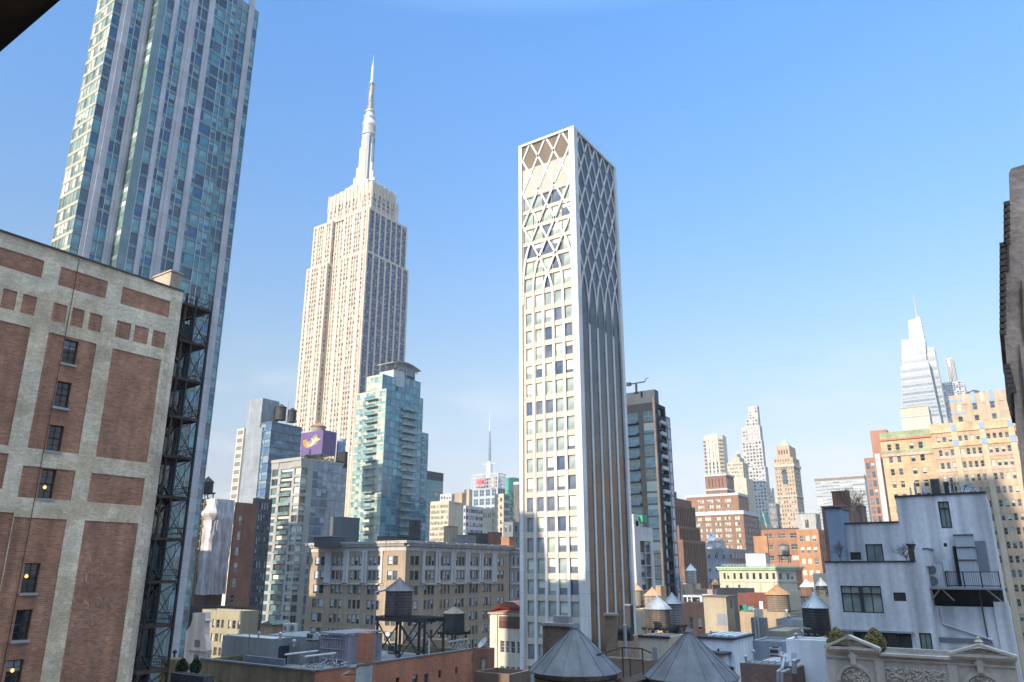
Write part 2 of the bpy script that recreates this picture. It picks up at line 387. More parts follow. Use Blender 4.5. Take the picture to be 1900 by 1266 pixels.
# ============================================================ brick loft building, near left
paint = M('peeling_cream_paint', (.88, .70, .50), .9, .2, .1, brick=(.42, .15, (.30, .28, .25)), brickmix=.35, scale=.5)
def peel(m):
    """patches where the cream coat has weathered to grey"""
    t = m.node_tree; l = t.links.new; tc = N(t, 'TexCoord'); n = N(t, 'TexNoise'); n.inputs['Scale'].default_value = .22; n.inputs['Detail'].default_value = 9; n.inputs['Roughness'].default_value = .62
    mp_ = N(t, 'Mapping'); mp_.inputs['Scale'].default_value = (1, .6, 1.3); l(tc.outputs['Object'], mp_.inputs[0]); l(mp_.outputs[0], n.inputs[0])
    r = N(t, 'ValToRGB'); r.color_ramp.elements[0].position = .46; r.color_ramp.elements[1].position = .53; l(n.outputs[0], r.inputs[0])
    b = t.nodes['Principled BSDF']; old = b.inputs['Base Color'].links[0].from_socket
    x = N(t, 'MixRGB'); x.inputs[2].default_value = (.235, .225, .205, 1); l(old, x.inputs[1])
    # keep the courses visible in the grey too
    k = N(t, 'MixRGB', blend_type='MULTIPLY'); k.inputs[0].default_value = 1; k.inputs[2].default_value = (.86, .81, .75, 1); l(old, k.inputs[1]); l(k.outputs[0], x.inputs[2])
    l(r.outputs[0], x.inputs[0]); l(x.outputs[0], b.inputs['Base Color'])
peel(paint)
redbrick = M('weathered_red_brick', (.42, .187, .108), .92, .2, .22, brick=(.42, .15, (.46, .34, .27)), brickmix=.7, scale=.45, fine=2.5)
stone_sill = P('stone_sill', (.40, .39, .37), .8)
LX = -64.0
def lf(px, py): q = onp(px, py, 0, LX); return q.y, q.z
yN = lf(272, 1059)[0]; y0 = 4.0; zT = lf(345, 544)[1]
b = Bld('brick_loft_building', 'brick loft building with a faded cream painted grid and one column of dark sash windows', 'building', (LX - 9, (y0 + yN) / 2, 0))
F0 = Face('E', (LX, y0), yN - y0)
def pan(tl, br, left=None):
    a = lf(*tl); c = lf(*br); return ((left if left is not None else a[0]) - y0, c[0] - y0, c[1], a[1])
pans = [pan((0, 458), (77, 516), 18.5), pan((113.7, 494.7), (195.8, 554.7)), pan((228.4, 531.6), (312.6, 589.5)),
        pan((7.4, 534.7), (26.3, 576.8)), pan((44.2, 545), (63, 586)), pan((100.6, 561), (120.4, 601)), pan((135.8, 570.5), (152.6, 609.5)), pan((168, 579.6), (185.7, 617.5)),
        pan((218.3, 594), (239.8, 631.8)), pan((251.3, 603), (272.8, 639.8)), pan((285, 612), (304, 647.8)),
        pan((0, 594), (15.6, 826.8), 18.5), pan((91, 616.2), (146, 842.7)), pan((209.6, 646), (272.9, 859)),
        pan((0, 840), (4, 907), 18.5), pan((43.4, 863.5), (131.4, 929.6)), pan((170.3, 877.4), (262.4, 939)),
        pan((0, 950), (14, 1020), 18.5), pan((27, 959), (124, 966)), pan((158, 966), (257, 971.3))]
for i in (17, 18, 19): pans[i] = (pans[i][0], pans[i][1], 20.0, pans[i][3])
for i in (17,): pans[i] = (pans[i][0], lf(25, 960)[0] - y0, 20.0, pans[i][3])
wx = [((121, 627.7), (141.8, 678)), ((108.4, 706), (126.9, 758)), ((95.6, 787.6), (111, 838)), ((80, 869.5), (99, 926)), ((62.6, 960.9), (82.7, 1013.7)), ((47, 1045), (66, 1100)), ((33, 1132), (50.4, 1187.5)), ((17, 1225.7), (36, 1281))]
uA = sum(lf(*a)[0] for a, _ in wx) / 8 - y0; uB = sum(lf(*c)[0] for _, c in wx) / 8 - y0
wops = [(uA, uB, lf(*c)[1], lf(*a)[1]) for a, c in wx]
mb = MB(); ops = F0.wall(mb, 0, zT, pans, .07, 0, 0)
shell(mb, LX - 18, LX, y0, yN, 0, zT, 0, E=False, mroof=1)
b.part('wall', mb, [paint, roofgrey])
F1 = Face('E', (LX - .07, y0), yN - y0)
for q in ops:
    mb = MB(); ins = [o for o in wops if q[0] < o[0] and q[1] > o[1] and o[3] < q[3] and o[2] > q[2]]
    F1.wall(mb, q[2], q[3], ins, .35, 0, 0, q[0], q[1]); b.part('brick_panel', mb, redbrick)
    for o in ins:
        mb = MB(); F1.box(mb, o[0] - .12, o[1] + .12, o[2] - .2, o[2] - .002, -.14, .1); b.part('window_sill', mb, stone_sill)
    mb = MB()
    for o in ins: F1.box(mb, o[0] - .2, o[1] + .2, o[3] + .003, o[3] + .28, -.02, .1)
    if ins: b.part('lintel', mb, redbrick)
    b.wins(F1, ins, dict(frame=P('sash_brown', (.05, .037, .028), .6) if '_sb' not in globals() else _sb, glass=[glass_dark, glass_dark, glass_warm], blind=blind_grey, bars='six', fr=.09, bt=.07, pb=.35, bf=(.2, .35)), .22)
lamp_, lt_, lb_ = nodes('amber_lamp'); lb_.inputs['Emission Color'].default_value = (1, .55, .18, 1); lb_.inputs['Emission Strength'].default_value = .9; lb_.inputs['Base Color'].default_value = (.5, .3, .1, 1)
for px_, py_ in ((84, 903), (24, 1243), (50, 1068)):
    q = onp(px_, py_, 0, LX - .2); MB().lathe((LX - .235, q.y, q.z - .1), [(.05, -.09), (.13, 0), (.1, .12), (.03, .2)], 10).build('lit_lamp', lamp_, b.root)
mb = MB(); zz = zT - 3.0; k = 0
while zz > 20:
    hgt = .62; ln = .95 if k % 2 else .55
    F0.box(mb, F0.len - ln, F0.len - .001, zz, zz + hgt * .93, -.025, .05); zz -= hgt; k += 1
b.part('quoins', mb, M('quoin_limestone', (.70, .56, .42), .9, .3, .2))
mb = MB(); F0.box(mb, 0, F0.len, zT + .002, zT + .16, -.1, .5); b.part('coping', mb, P('coping_dark', (.10, .085, .075), .8))
mb = MB(); a = lf(147, 482); mb.tube((LX + .06, a[0], a[1]), (LX + .06, a[0] - .35, 22), .024, 6); b.part('cable', mb, steel_dark)
c = onp(313.5, 540, 0, LX - .4); ch = onp(313.5, 499, 0, LX - .4).z
xa = along(Vector((c.x, c.y, ch)), 0, 287); yb = along(Vector((c.x, c.y, ch)), 1, 338.7)
mb = MB().box(xa, c.x, c.y, yb, zT + .17, ch - .15); mb.box(xa - .12, c.x + .12, c.y - .12, yb + .12, ch - .15, ch)
b.part('bulkhead', mb, M('bulkhead_brick', (.42, .33, .25), .9, .15, .1, brick=(.42, .15, (.4, .36, .3)), brickmix=.4))
# what can still be read of the painted advertisement on the lower panel
ghost = M('ghost_lettering', (.43, .24, .17), .95, .5, .3, scale=.9, fine=1.5)
def text(body, size, loc, rot, mat, parent, name='lettering', ext=.004, align='CENTER', sx_=1., bold=0.):
    cu = bpy.data.curves.new(name, 'FONT'); cu.body = body; cu.size = size; cu.extrude = ext; cu.align_x = align; cu.offset = bold
    tmp = bpy.data.objects.new('tmp', cu); COL.objects.link(tmp); dg = bpy.context.evaluated_depsgraph_get()
    me = bpy.data.meshes.new_from_object(tmp.evaluated_get(dg)); bpy.data.objects.remove(tmp); me.materials.clear(); me.materials.append(mat)
    o = bpy.data.objects.new(name, me); COL.objects.link(o); o.location = loc; o.rotation_euler = rot; o.scale = (sx_, 1, 1)
    if parent is not None: o.parent = parent; o.matrix_parent_inverse = wmat(parent).inverted()
    return o
for body, px, py, sz in (('A T E', 192, 1035, 1.6), ('SUITS', 180, 1072, 1.3), ('& SONS', 178, 1118, 1.3), ('MAC & CO', 165, 1152, 1.5)):
    q = onp(px, py, 0, LX - .066); text(body, sz, (LX - .066, q.y, q.z - sz * .35), (math.pi / 2, 0, math.pi / 2), ghost, b.root, 'ghost_sign')
b.finish()
# fire escape hung on the loft's north side
fe = Bld('fire_escape', 'black iron fire escape with stacked landings clinging to the brick loft corner', 'fire escape', (LX - 3, yN + 1.6, 20))
fz = [zT - 1.2 - 3.72 * k for k in range(13)]; fy1 = yN + 3.0
for k, z in enumerate(fz):
    mb = MB(); mb.box(LX - 7, LX + .3, yN + .05, fy1, z, z + .1); mb.box(LX - 7, LX + .36, fy1 - .05, fy1 + .03, z - .12, z + .14); mb.box(LX + .24, LX + .36, yN + .05, fy1, z - .12, z + .14)
    fe.part('landing', mb, steel_rust)
    mb = MB()
    for h_ in (.55, 1.05): mb.tube((LX + .3, yN + .1, z + h_), (LX + .3, fy1, z + h_), .03); mb.tube((LX + .3, fy1, z + h_), (LX - 7, fy1, z + h_), .03)
    n_ = 10
    for q in range(n_ + 1):
        yy = yN + .1 + (fy1 - yN - .1) * q / n_; mb.tube((LX + .3, yy, z + .1), (LX + .3, yy, z + 1.05), .018, 4)
    for q in range(14): mb.tube((LX + .3 - .55 * q, fy1, z + .1), (LX + .3 - .55 * q, fy1, z + 1.05), .018, 4)
    fe.part('railing', mb, steel_dark)
    if k < 12:
        mb = MB(); a, c_ = (LX - .6, LX - 5.4) if k % 2 else (LX - 5.4, LX - .6)
        for yy in (yN + .9, yN + 1.8): mb.bar((a, yy, z), (c_, yy, z - 3.7), .08, ht=.24)
        for q in range(1, 14): x_ = a + (c_ - a) * q / 14; mb.box(x_ - .12, x_ + .12, yN + .9, yN + 1.8, z - 3.7 * q / 14, z - 3.7 * q / 14 + .04)
        fe.part('stair', mb, steel_dark)
        mb = MB(); mb.bar((LX + .2, yN + .1, z - 1.6), (LX + .2, fy1, z - .05), .08); mb.bar((LX + .2, fy1, z - 3.6), (LX + .2, yN + .2, z - .05), .05)
        mb.bar((LX - 3, fy1, z - 3.6), (LX + .2, fy1, z - .05), .05); mb.bar((LX + .2, fy1, z - 3.6), (LX - 3, fy1, z - .05), .05)
        fe.part('brace', mb, steel_dark)
gs_ = Face('E', (LX - 2.4, yN + .06), 2.5); mb = MB(); mb.box(LX - 9, LX - 2.75, yN + .06, yN + 2.56, 0, fz[0] - 1.0); o_ = gs_.wall(mb, 0, fz[0] - 1.0, ops_of([(.08, 1.2), (1.3, 2.42)], [(z - 3.6, z - .4) for z in fz], gs_), .1); fe.part('glazed_stair_wall', mb, M('stair_wall_black', (.03, .034, .036), .5))
fe.wins(gs_, o_, dict(frame=steel_dark, glass=[G('stair_glass', (.018, .04, .045), ior=1.7), G('stair_glass2', (.03, .07, .075), ior=1.8)], blind=steel_dark, bars=(1, 2), pb=0, fr=.06), .05)
for x_, y_ in ((LX + .25, fy1), (LX - 3, fy1), (LX - 6.9, fy1), (LX + .25, yN + 1.3)):
    mb = MB().box(x_ - .09, x_ + .09, y_ - .09, y_ + .09, 5, fz[0] + 1.1); fe.part('post', mb, steel_dark)
mb = MB().tube((LX + .15, yN + .35, 5), (LX + .15, yN + .35, zT), .12, 8); fe.part('standpipe', mb, steel_rust); fe.finish()
# ============================================================ glass residential tower, left
TX = -161.0
tq = lambda px, py, X=TX: onp(px, py, 0, X)
k0 = tq(132.6, 441); ys = k0.y
flh = (tq(154.7, 321.3).z - tq(134.8, 430.9).z) / 4
zb = tq(134.8, 430.9).z
t_gl = [G('tower_teal', (.08, .25, .29), ior=1.8), G('tower_blue', (.03, .10, .20), ior=1.8), G('tower_dark', (.02, .035, .055), ior=1.9), G('tower_pale', (.17, .34, .36), ior=1.7), G('tower_greyblue', (.06, .085, .11), ior=1.9)]
t_frame = P('tower_frame_greygreen', (.14, .17, .17), .45, .3)
t_span = M('tower_spandrel', (.20, .27, .27), .4, .12, .05, .3)
t_green = [G('tower_green_clear', (.27, .37, .30), rough=.12, ior=1.6), G('tower_green_dark', (.10, .15, .13), ior=1.7), G('tower_cream_blind', (.42, .44, .36), rough=.2, ior=1.5), G('tower_green_mid', (.20, .30, .25), rough=.1, ior=1.6)]  # south-face panes: sunlit green and cream put into the glass colour
t_pier = M('tower_white_precast', (.50, .48, .50), .75, .1, .14, joints=(50, flh, (.24, .23, .25)))
st_t = dict(frame=t_frame, glass=t_gl, blind=P('tower_blind', (.22, .38, .42), .3, .0, .6), bars='none', fr=.055, pb=.28, tilt=.004, bf=(.3, .5, .6), var=10)
st_tg = dict(frame=P('tower_frame_sunlit', (.50, .47, .36), .5), glass=t_green, blind=blind_cream, bars='none', fr=.07, pb=.25, tilt=.004, var=10)
ztop = onp(330, -260, 0, TX).z; nfl = int((ztop - 4) / flh); ztop = zb + math.ceil((ztop - zb) / flh) * flh
rws = [(ztop - flh * (k + 1) + flh * .2, ztop - flh * k - flh * .02) for k in range(int(ztop / flh) - 1)]
yb_ = tq(210.5, 441).y; X2 = along((TX, yb_, k0.z), 0, 220); yc_ = tq(387, 441, X2).y; yd_ = tq(432.5, 441, TX + .2).y; X3 = TX + .2
zl = onp(482, 23.6, 0, X3).z
def keepT(px, py): return -40 < px < 700 and py > -40 and (px > 318 or py < 470 + .34 * px)
def segE(B, X, ya, yb2, colpx, ztop_, py=441):
    f = Face('E', (X, ya), yb2 - ya); cs = []
    for a, c_ in colpx: cs.append((onp(a, py, 0, X).y - ya + .04, onp(c_, py, 0, X).y - ya - .04))
    ops_ = [o for o in ops_of(cs, [r for r in rws if r[1] < ztop_], f) if keepT(*proj(f.p((o[0] + o[1]) / 2, (o[2] + o[3]) / 2))[:2])]
    mb = MB(); ops_ = f.wall(mb, 0, ztop_, ops_, .10, 0, 0); B.wins(f, ops_, st_t, .06); return f, mb
T = Bld('glass_apartment_tower', 'tall teal glass tower with white vertical piers, rising behind the brick loft building', 'tower', (TX - 12, 72, 0))
xw = along((TX, ys, k0.z), 0, 93.7)
f1, mb1 = segE(T, TX, ys, yb_, [(133.2, 149.5), (171.6, 182), (182.5, 194.7)], ztop)
f2, mb2 = segE(T, X2, yb_, yc_, [(220.6, 240), (240.6, 255.8), (266, 273), (273.5, 287), (305, 313.5), (314, 328), (340, 347), (347.5, 365), (365.5, 375), (375.5, 385.5)], ztop)
f3, mb3 = segE(T, X3, yc_, yd_, [(389.5, 398), (398.5, 410), (422, 431.5)], zl)
fS = Face('S', (xw, ys), TX - xw); nS = 6
oS = [o for o in ops_of(cols(fS.len, nS, .9), rws, fS) if keepT(*proj(fS.p((o[0] + o[1]) / 2, (o[2] + o[3]) / 2))[:2])]
mbS = MB(); oS = fS.wall(mbS, 0, ztop, oS, .12); T.wins(fS, oS, st_tg, .08)
fR = Face('S', (TX, yb_), X2 - TX); oR = [o for o in ops_of([(.12, fR.len - .12)], rws, fR) if keepT(*proj(fR.p(.5, (o[2] + o[3]) / 2))[:2])]
mbR = MB(); oR = fR.wall(mbR, 0, ztop, oR, .1); T.wins(fR, oR, st_tg, .06)
mbN = MB(); mbN.poly([(X2, yc_, 0), (X3, yc_, 0), (X3, yc_, ztop), (X2, yc_, ztop)]); shell(mbN, xw, TX, ys, yc_, 0, ztop, S=False, E=False); shell(mbN, xw, X3, yc_ + .01, yd_, 0, zl, S=False, E=False)
mbN.poly([(xw, yc_, zl), (X3, yc_, zl), (X3, yc_, ztop), (xw, yc_, ztop)][::-1]); mbN.poly([(TX, yb_, ztop), (X2, yb_, ztop), (X2, yc_, ztop), (TX, yc_, ztop)])
for nm, m_ in (('wall', mb1), ('wall', mb2), ('wall', mb3), ('wall', mbR), ('wall', mbN)): T.part(nm, m_, [t_span, roofgrey])
T.part('wall', mbS, [P('tower_spandrel_sunlit', (.42, .40, .31), .6)])  # sunlit copy of the spandrel for the south face
def pier(f, X, ya, a, c_, top, d=.28, split=False):
    u0, u1 = onp(a, 441, 0, X).y - ya, onp(c_, 441, 0, X).y - ya; mb = MB()
    f.box(mb, u0, u1, 0, top, -d, .02)
    if split: f.box(mb, u0 + (u1 - u0) * .36, u1 - (u1 - u0) * .36, 0, top - .02, -d - .22, -d + .01)
    T.part('pier', mb, t_pier)
pier(f1, TX, ys, 149.8, 171.2, ztop, split=True); pier(f1, TX, ys, 194.9, 210.3, ztop, split=True)
for a, c_, sp in ((256, 265.8, 0), (287.2, 304.8, 1), (328.2, 339.8, 0)): pier(f2, X2, yb_, a, c_, ztop, split=sp)
pier(f3, X3, yc_, 410.3, 421.8, ztop - .5)
for f, X, ya, pxs in ((f2, X2, yb_, (240.3, 273.3, 313.8, 365.2, 375.2)), (f1, TX, ys, (182.2,)), (f3, X3, yc_, (398.2,))):
    for p_ in pxs:
        u = onp(p_, 441, 0, X).y - ya; mb = MB(); f.box(mb, u - .05, u + .05, 0, ztop if f is not f3 else zl, -.12, .02); T.part('mullion', mb, white_metal)
T.finish()
# ============================================================ slender white tower with the diamond lattice crown
lx0, lx1, ly0, ly1, lz = blk(965, 1063.3, 1140.3, 236, 124)
rib = M('lattice_white_precast', (.66, .64, .60), .7, .07, .10)
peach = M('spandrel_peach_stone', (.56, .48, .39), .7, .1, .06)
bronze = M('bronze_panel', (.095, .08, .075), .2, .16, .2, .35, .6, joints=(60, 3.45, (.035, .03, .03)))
mech = M('mechanical_louvre', (.44, .41, .35), .7, .05, .05)
meshm = M('crown_screen', (.17, .13, .09), .7, .12, .05)
LT = Bld('slender_lattice_tower', 'slender white tower whose ribs cross into a diamond lattice at the top', 'tower', ((lx0 + lx1) / 2, (ly0 + ly1) / 2, 0))
W_, D_ = lx1 - lx0, ly1 - ly0
fS = Face('S', (lx0, ly0), W_); fE = Face('E', (lx1, ly0), D_)
Lz = lambda py: onp(965, py, 1, ly0).z
t0 = Lz(302.5); tu = (Lz(302.5) - Lz(424)) / 2           # lattice row heights: one bounce from edge strand to edge strand
uS = lambda f: .75 + f * (W_ - 1.5)
gl_l = [G('lattice_glass_blue', (.07, .10, .18), ior=1.7), G('lattice_glass_grey', (.13, .15, .20), ior=1.7), G('lattice_glass_pale', (.33, .38, .36), rough=.15, ior=1.5), G('lattice_glass_green', (.40, .45, .38), rough=.2, ior=1.5)]
st_l = dict(frame=fr_grey, glass=[gl_l[0], gl_l[1], gl_l[1], gl_l[1], gl_l[2], gl_l[3], gl_l[3], gl_l[2], gl_l[2]], blind=blind_cream, bars='none', fr=.09, pb=.3, bf=(.3, .55, .75), tilt=.003, var=14)
zr = [onp(975.4, y_, 1, ly0).z for y_ in (607.6, 879)]; lfl = (zr[0] - zr[1]) / 8
ft = Lz(468) + .55                                           # head of the topmost storey of windows
rw = []; z = zr[0]
while z + lfl < Lz(368): z += lfl
while z > 8: rw.append((z + .1, z + lfl * .74)); z -= lfl
ops = ops_of(cols(W_, 5, .74, .95, .95), [r_ for r_ in rw if r_[0] < Lz(560)], fS) + ops_of(cols(W_, 5, .975, .8, .8), [(r_[0], r_[1] + .25) for r_ in rw if r_[0] >= Lz(560)], fS); mb = MB(); ops = fS.wall(mb, 0, lz - .4, ops, .30, 0, 0); LT.wins(fS, ops, st_l, .22)
LT.part('wall', mb, [peach])
mb = MB(); zm1 = Lz(320); zm0 = rw[0][1] + .35
fS.box(mb, .5, W_ - .5, zm0, zm1, -.06, .02); LT.part('louvre_screen', mb, mech)
mb = MB(); fS.box(mb, .5, W_ - .5, zm1 + .01, lz - .5, -.05, .02); LT.part('crown_screen', mb, meshm)
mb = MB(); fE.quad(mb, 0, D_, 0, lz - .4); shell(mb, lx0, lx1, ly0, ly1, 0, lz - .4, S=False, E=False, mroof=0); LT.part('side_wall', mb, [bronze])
mb = MB(); mb.box(lx0 + 3, lx1 - 2, ly0 + 3.2, ly1 - 6.5, lz - .4, lz + 1.6); LT.part('roof_plant', mb, P('roof_plant_grey', (.3, .32, .36), .6))
mb = MB(); mb.tube((lx1 - 1.2, ly0 + 11.6, lz - .4), (lx1 - 1.2, ly0 + 11.6, lz + 1.4), .09); mb.box(lx1 - 1.4, lx1 - 1, ly0 + 11.4, ly0 + 11.8, lz + 1, lz + 1.8); LT.part('vent', mb, galv)
def strand(face, Lw, pts, wd, pr):
    mb = MB(); n = face.p(0, 0, -1); n = Vector(n) - Vector(face.p(0, 0, 0))
    P3 = [Vector(face.p(u, z_, -pr * .5)) for u, z_ in pts]
    sd_ = Vector(face.p(1, 0, 0)) - Vector(face.p(0, 0, 0)); prev = None
    for i, q in enumerate(P3):
        d = (P3[min(i + 1, len(P3) - 1)] - P3[max(i - 1, 0)]).normalized(); s_ = d.cross(n).normalized()
        cur = [q + s_ * (a * wd / 2) + n * (c_ * pr / 2) for a, c_ in ((-1, -1), (1, -1), (1, 1), (-1, 1))]
        k = len(mb.v); mb.v += [tuple(x) for x in cur]
        if prev is not None:
            for j in range(4): mb.f.append((prev + j, prev + (j + 1) % 4, k + (j + 1) % 4, k + j)); mb.m.append(0)
        else: mb.f.append((k, k + 1, k + 2, k + 3)); mb.m.append(0)
        prev = k
    mb.f.append((prev + 3, prev + 2, prev + 1, prev)); mb.m.append(0)
    return mb
def lattice(face, Lw, ns, edge, ribs, wd, pr):
    """ns strands each way zigzag between the corner piers; at the foot each one bends into a vertical rib"""
    span = Lw - 2 * edge; step = 1 / ns; top_t = (t0 - (lz - .55)) / tu
    tri = lambda x: 1 - abs((x % 2) - 1)
    zt = lambda t: t0 - t * tu
    sgn = {}
    for k in range(2 * ns):
        tb = 2.5 if ns == 3 else 3.5
        # position of the strand at time t: tri(k*step + t*step); find where it is and where it heads at the foot
        pts = []; t = top_t
        ph = k * step
        if ns == 3:
            # last crossing: outer pairs leave the grid first, the middle pair last
            best = None
            for tc in (2.5, 3.0, 3.5):
                u = tri(ph + tc * step); up = tri(ph + tc * step + 1e-3) - u
                if up < 0 and (abs(u - 1 / 6) < .01 and tc == 2.5): best = (tc, u, 0.)
                if up > 0 and (abs(u - 5 / 6) < .01 and tc == 2.5): best = (tc, u, 1.)
                if up < 0 and (abs(u - 1 / 3) < .01 and tc == 3.0): best = (tc, u, .2)
                if up > 0 and (abs(u - 2 / 3) < .01 and tc == 3.0): best = (tc, u, .8)
                if abs(u - .5) < .01 and tc == 3.5: best = best or (tc, u, .4 if up < 0 else .6)
            tc, ue, ur = best
        else:
            tc = tb; ue = tri(ph + tc * step); up = tri(ph + tc * step + 1e-3) - ue
            ur = round((ue + (.5 if up > 0 else -.5) * step) / step) * step
        while t < tc - 1e-6:
            pts.append((tri(ph + t * step), zt(t)))
            nxt = (math.floor((ph + t * step) + 1e-9) + 1 - ph) / step     # next bounce
            t = min(nxt, tc)
        pts.append((ue, zt(tc)))
        sl = step * (1 if ur > ue else -1); du = ur - ue; pw_ = 3.5 if ns == 3 else 2.8; T_ = abs(du) / step * pw_
        for i in range(1, 13):
            s_ = i / 12; pts.append((ue + du * (1 - (1 - s_) ** pw_), zt(tc + T_ * s_)))
        LT.part('lattice_strand', strand(face, Lw, [(edge + u * span, z_) for u, z_ in pts], wd, pr + .012 * (k % 2)), rib)
    return zt
lattice(fS, W_, 3, .75, 4, .40, .22); lattice(fE, D_, 5, .95, 4, .36, .16)
zb0 = t0 - 3.4 * tu
for f, Lw, e, wd, pr in ((fS, W_, .75, .50, .22), (fE, D_, .95, .52, .16)):
    for k in range(1, 5):
        u = e + (Lw - 2 * e) * k / 5; mb = MB(); z1_ = t0 - (4.38 if f is fS and k in (1, 4) else 4.52 if f is fS else 4.88) * tu; f.box(mb, u - wd / 2, u + wd / 2, 0, z1_, -pr, .02); LT.part('rib', mb, rib)
rj = M('pier_white_precast', (.66, .64, .60), .7, .07, .10, joints=(90, lfl, (.38, .36, .34)))
mb = MB().box(lx1 - .80, lx1 + .40, ly0 - .45, ly0 + 1.0, 0, lz - .5); LT.part('corner_pier', mb, rj)
mb = MB().box(lx0 - .05, lx0 + .70, ly0 - .45, ly0 + .6, 0, lz - .5); LT.part('corner_pier', mb, rj)
mb = MB().box(lx1 - .5, lx1 + .40, ly1 - 1.0, ly1 + .05, 0, lz - .5); LT.part('corner_pier', mb, rj)
mb = MB().box(lx0 - .06, lx1 + .41, ly0 - .46, ly0 + .5, lz - .5, lz); mb.box(lx1 - .3, lx1 + .41, ly0 + .5, ly1 + .06, lz - .5, lz - .002); mb.box(lx0 - .06, lx0 + .3, ly0 + .5, ly1 + .06, lz - .5, lz - .002); LT.part('roof_band', mb, rib)
LT.finish()
# ============================================================ helpers for channelled stone towers
def channels(B, face, V0, V1, chans, nw, fl, wh, ww, st, d1, d2, wall, span, off=.6, U0=0., U1=None, keep=None, nm='wall'):
    """stone wall with full-height recessed channels; each storey of a channel holds nw windows"""
    z0_, z1_ = V0 + .8, V1 - off
    chs = [(a, b_, z0_, z1_) for a, b_ in chans]; mb = MB(); chs = face.wall(mb, V0, V1, chs, d1, 0, 0, U0, U1)
    B.part(nm, mb, wall)
    o = face.o; sub = Face(face.side, (o[0], o[1] + d1) if face.side == 'S' else (o[0] - d1, o[1]), face.len)
    rs = rows(z1_, int((z1_ - z0_) / fl), fl, wh, .35); mb = MB(); al = []
    for a, b_, c, d in chs:
        cw = (b_ - a) / nw
        cs = [(a + cw * (i + .5) - ww / 2, a + cw * (i + .5) + ww / 2) for i in range(nw)]
        os_ = ops_of(cs, rs, sub, 20)
        if keep: os_ = [q for q in os_ if keep(*proj(sub.p((q[0] + q[1]) / 2, (q[2] + q[3]) / 2))[:2])]
        al += sub.wall(mb, c, d, os_, d2, 0, 0, a, b_)
    if mb.f: B.part('spandrels', mb, span)
    B.wins(sub, al, st, d2 * .8)
# ============================================================ the tall stepped limestone skyscraper with the mast
lime = M('limestone_warm', (.58, .49, .385), .88, .1, .12, fine=1.2)
lime_w = M('crown_white_metal', (.60, .60, .59), .5, .08, .1, .3)
span_lit = M('spandrel_sunlit_pink', (.50, .385, .30), .8, .14, .1)  # sunlit copy of the spandrels, warm light put into the colour
span_shaded = M('spandrel_shaded_aluminium', (.14, .14, .19), .5, .16, .1, .3)  # shaded copy for the east bays, blue shade put into the colour
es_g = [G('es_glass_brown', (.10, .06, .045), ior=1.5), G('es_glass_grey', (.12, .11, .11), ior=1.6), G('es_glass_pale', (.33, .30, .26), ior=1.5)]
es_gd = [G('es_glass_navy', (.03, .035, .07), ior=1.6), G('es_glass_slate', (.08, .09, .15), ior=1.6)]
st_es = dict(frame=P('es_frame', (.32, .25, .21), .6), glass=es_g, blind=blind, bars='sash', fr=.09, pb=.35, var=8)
st_ed = dict(frame=P('es_frame_shaded', (.13, .14, .20), .5), glass=es_gd, blind=P('es_blind_shaded', (.42, .46, .55), .5), bars='sash', fr=.09, pb=.4, var=8, bf=(.3, .5, .7))  # east windows: shade tinted into frames, glass and blinds
ES = Bld('stepped_limestone_skyscraper', 'tallest stepped limestone skyscraper with a silver mast and antenna spire', 'skyscraper', (-387.5, 361.5, 0))
XW, XE, YS, YN, XR1, XR2 = -419.5, -355.5, 339.0, 384.0, -396.5, -383.5
ZL, ZT, ZC = 267.3, 303.0, 326.0
visE = lambda px, py: px > 520 and py < 850
def wing(x0, x1, z0, z1, ins, nS, nE, eL, east):
    f = Face('S', (x0 + (0 if east else ins), YS + ins), x1 - x0 - ins * (1 if not east else 1))
    L_ = f.len; ch = []
    for a in nS: ch.append((a[0] * L_, a[1] * L_))
    channels(ES, f, z0, z1, ch, 1, 3.62, 2.0, 1.45, st_es, .28, .22, lime, span_lit, keep=visE, off=1.6)
    x1e = f.o[0] + L_
    fe_ = Face('E', (x1e, YS + ins), eL)
    if east: channels(ES, fe_, z0, z1, [(eL * (i + .16 + .06) / (nE + .2), eL * (i + .9 + .06) / (nE + .2)) for i in range(nE)], 2, 3.62, 2.0, 1.7, st_ed, .35, .2, lime, span_shaded, keep=visE, off=1.6)
    else: channels(ES, fe_, z0, z1, [(eL * .35, eL * .75)], 1, 3.62, 2.0, 1.5, st_es, .25, .2, lime, span_lit, keep=visE, off=1.6)
    mb = MB(); shell(mb, f.o[0], x1e, YS + ins, YN - ins if east else YN, z0, z1, S=False, E=False, mroof=0); ES.part('wall', mb, lime)
wS = [(.08, .155), (.27, .345), (.385, .46), (.50, .575), (.72, .795), (.84, .915)]
eS_ = [(.07, .13), (.19, .25), (.29, .35), (.46, .52), (.55, .61), (.64, .70), (.82, .88), (.92, .97)]
wing(XW, XR1, 0, ZL, 0, wS, 0, 5.0, False); wing(XW, XR1, ZL, ZT, 2.0, wS, 0, 5.0, False)
wing(XR2, XE, 0, ZL, 0, eS_, 7, YN - YS, True); wing(XR2, XE, ZL, ZT, 1.8, eS_, 7, YN - YS - 3.4, True)
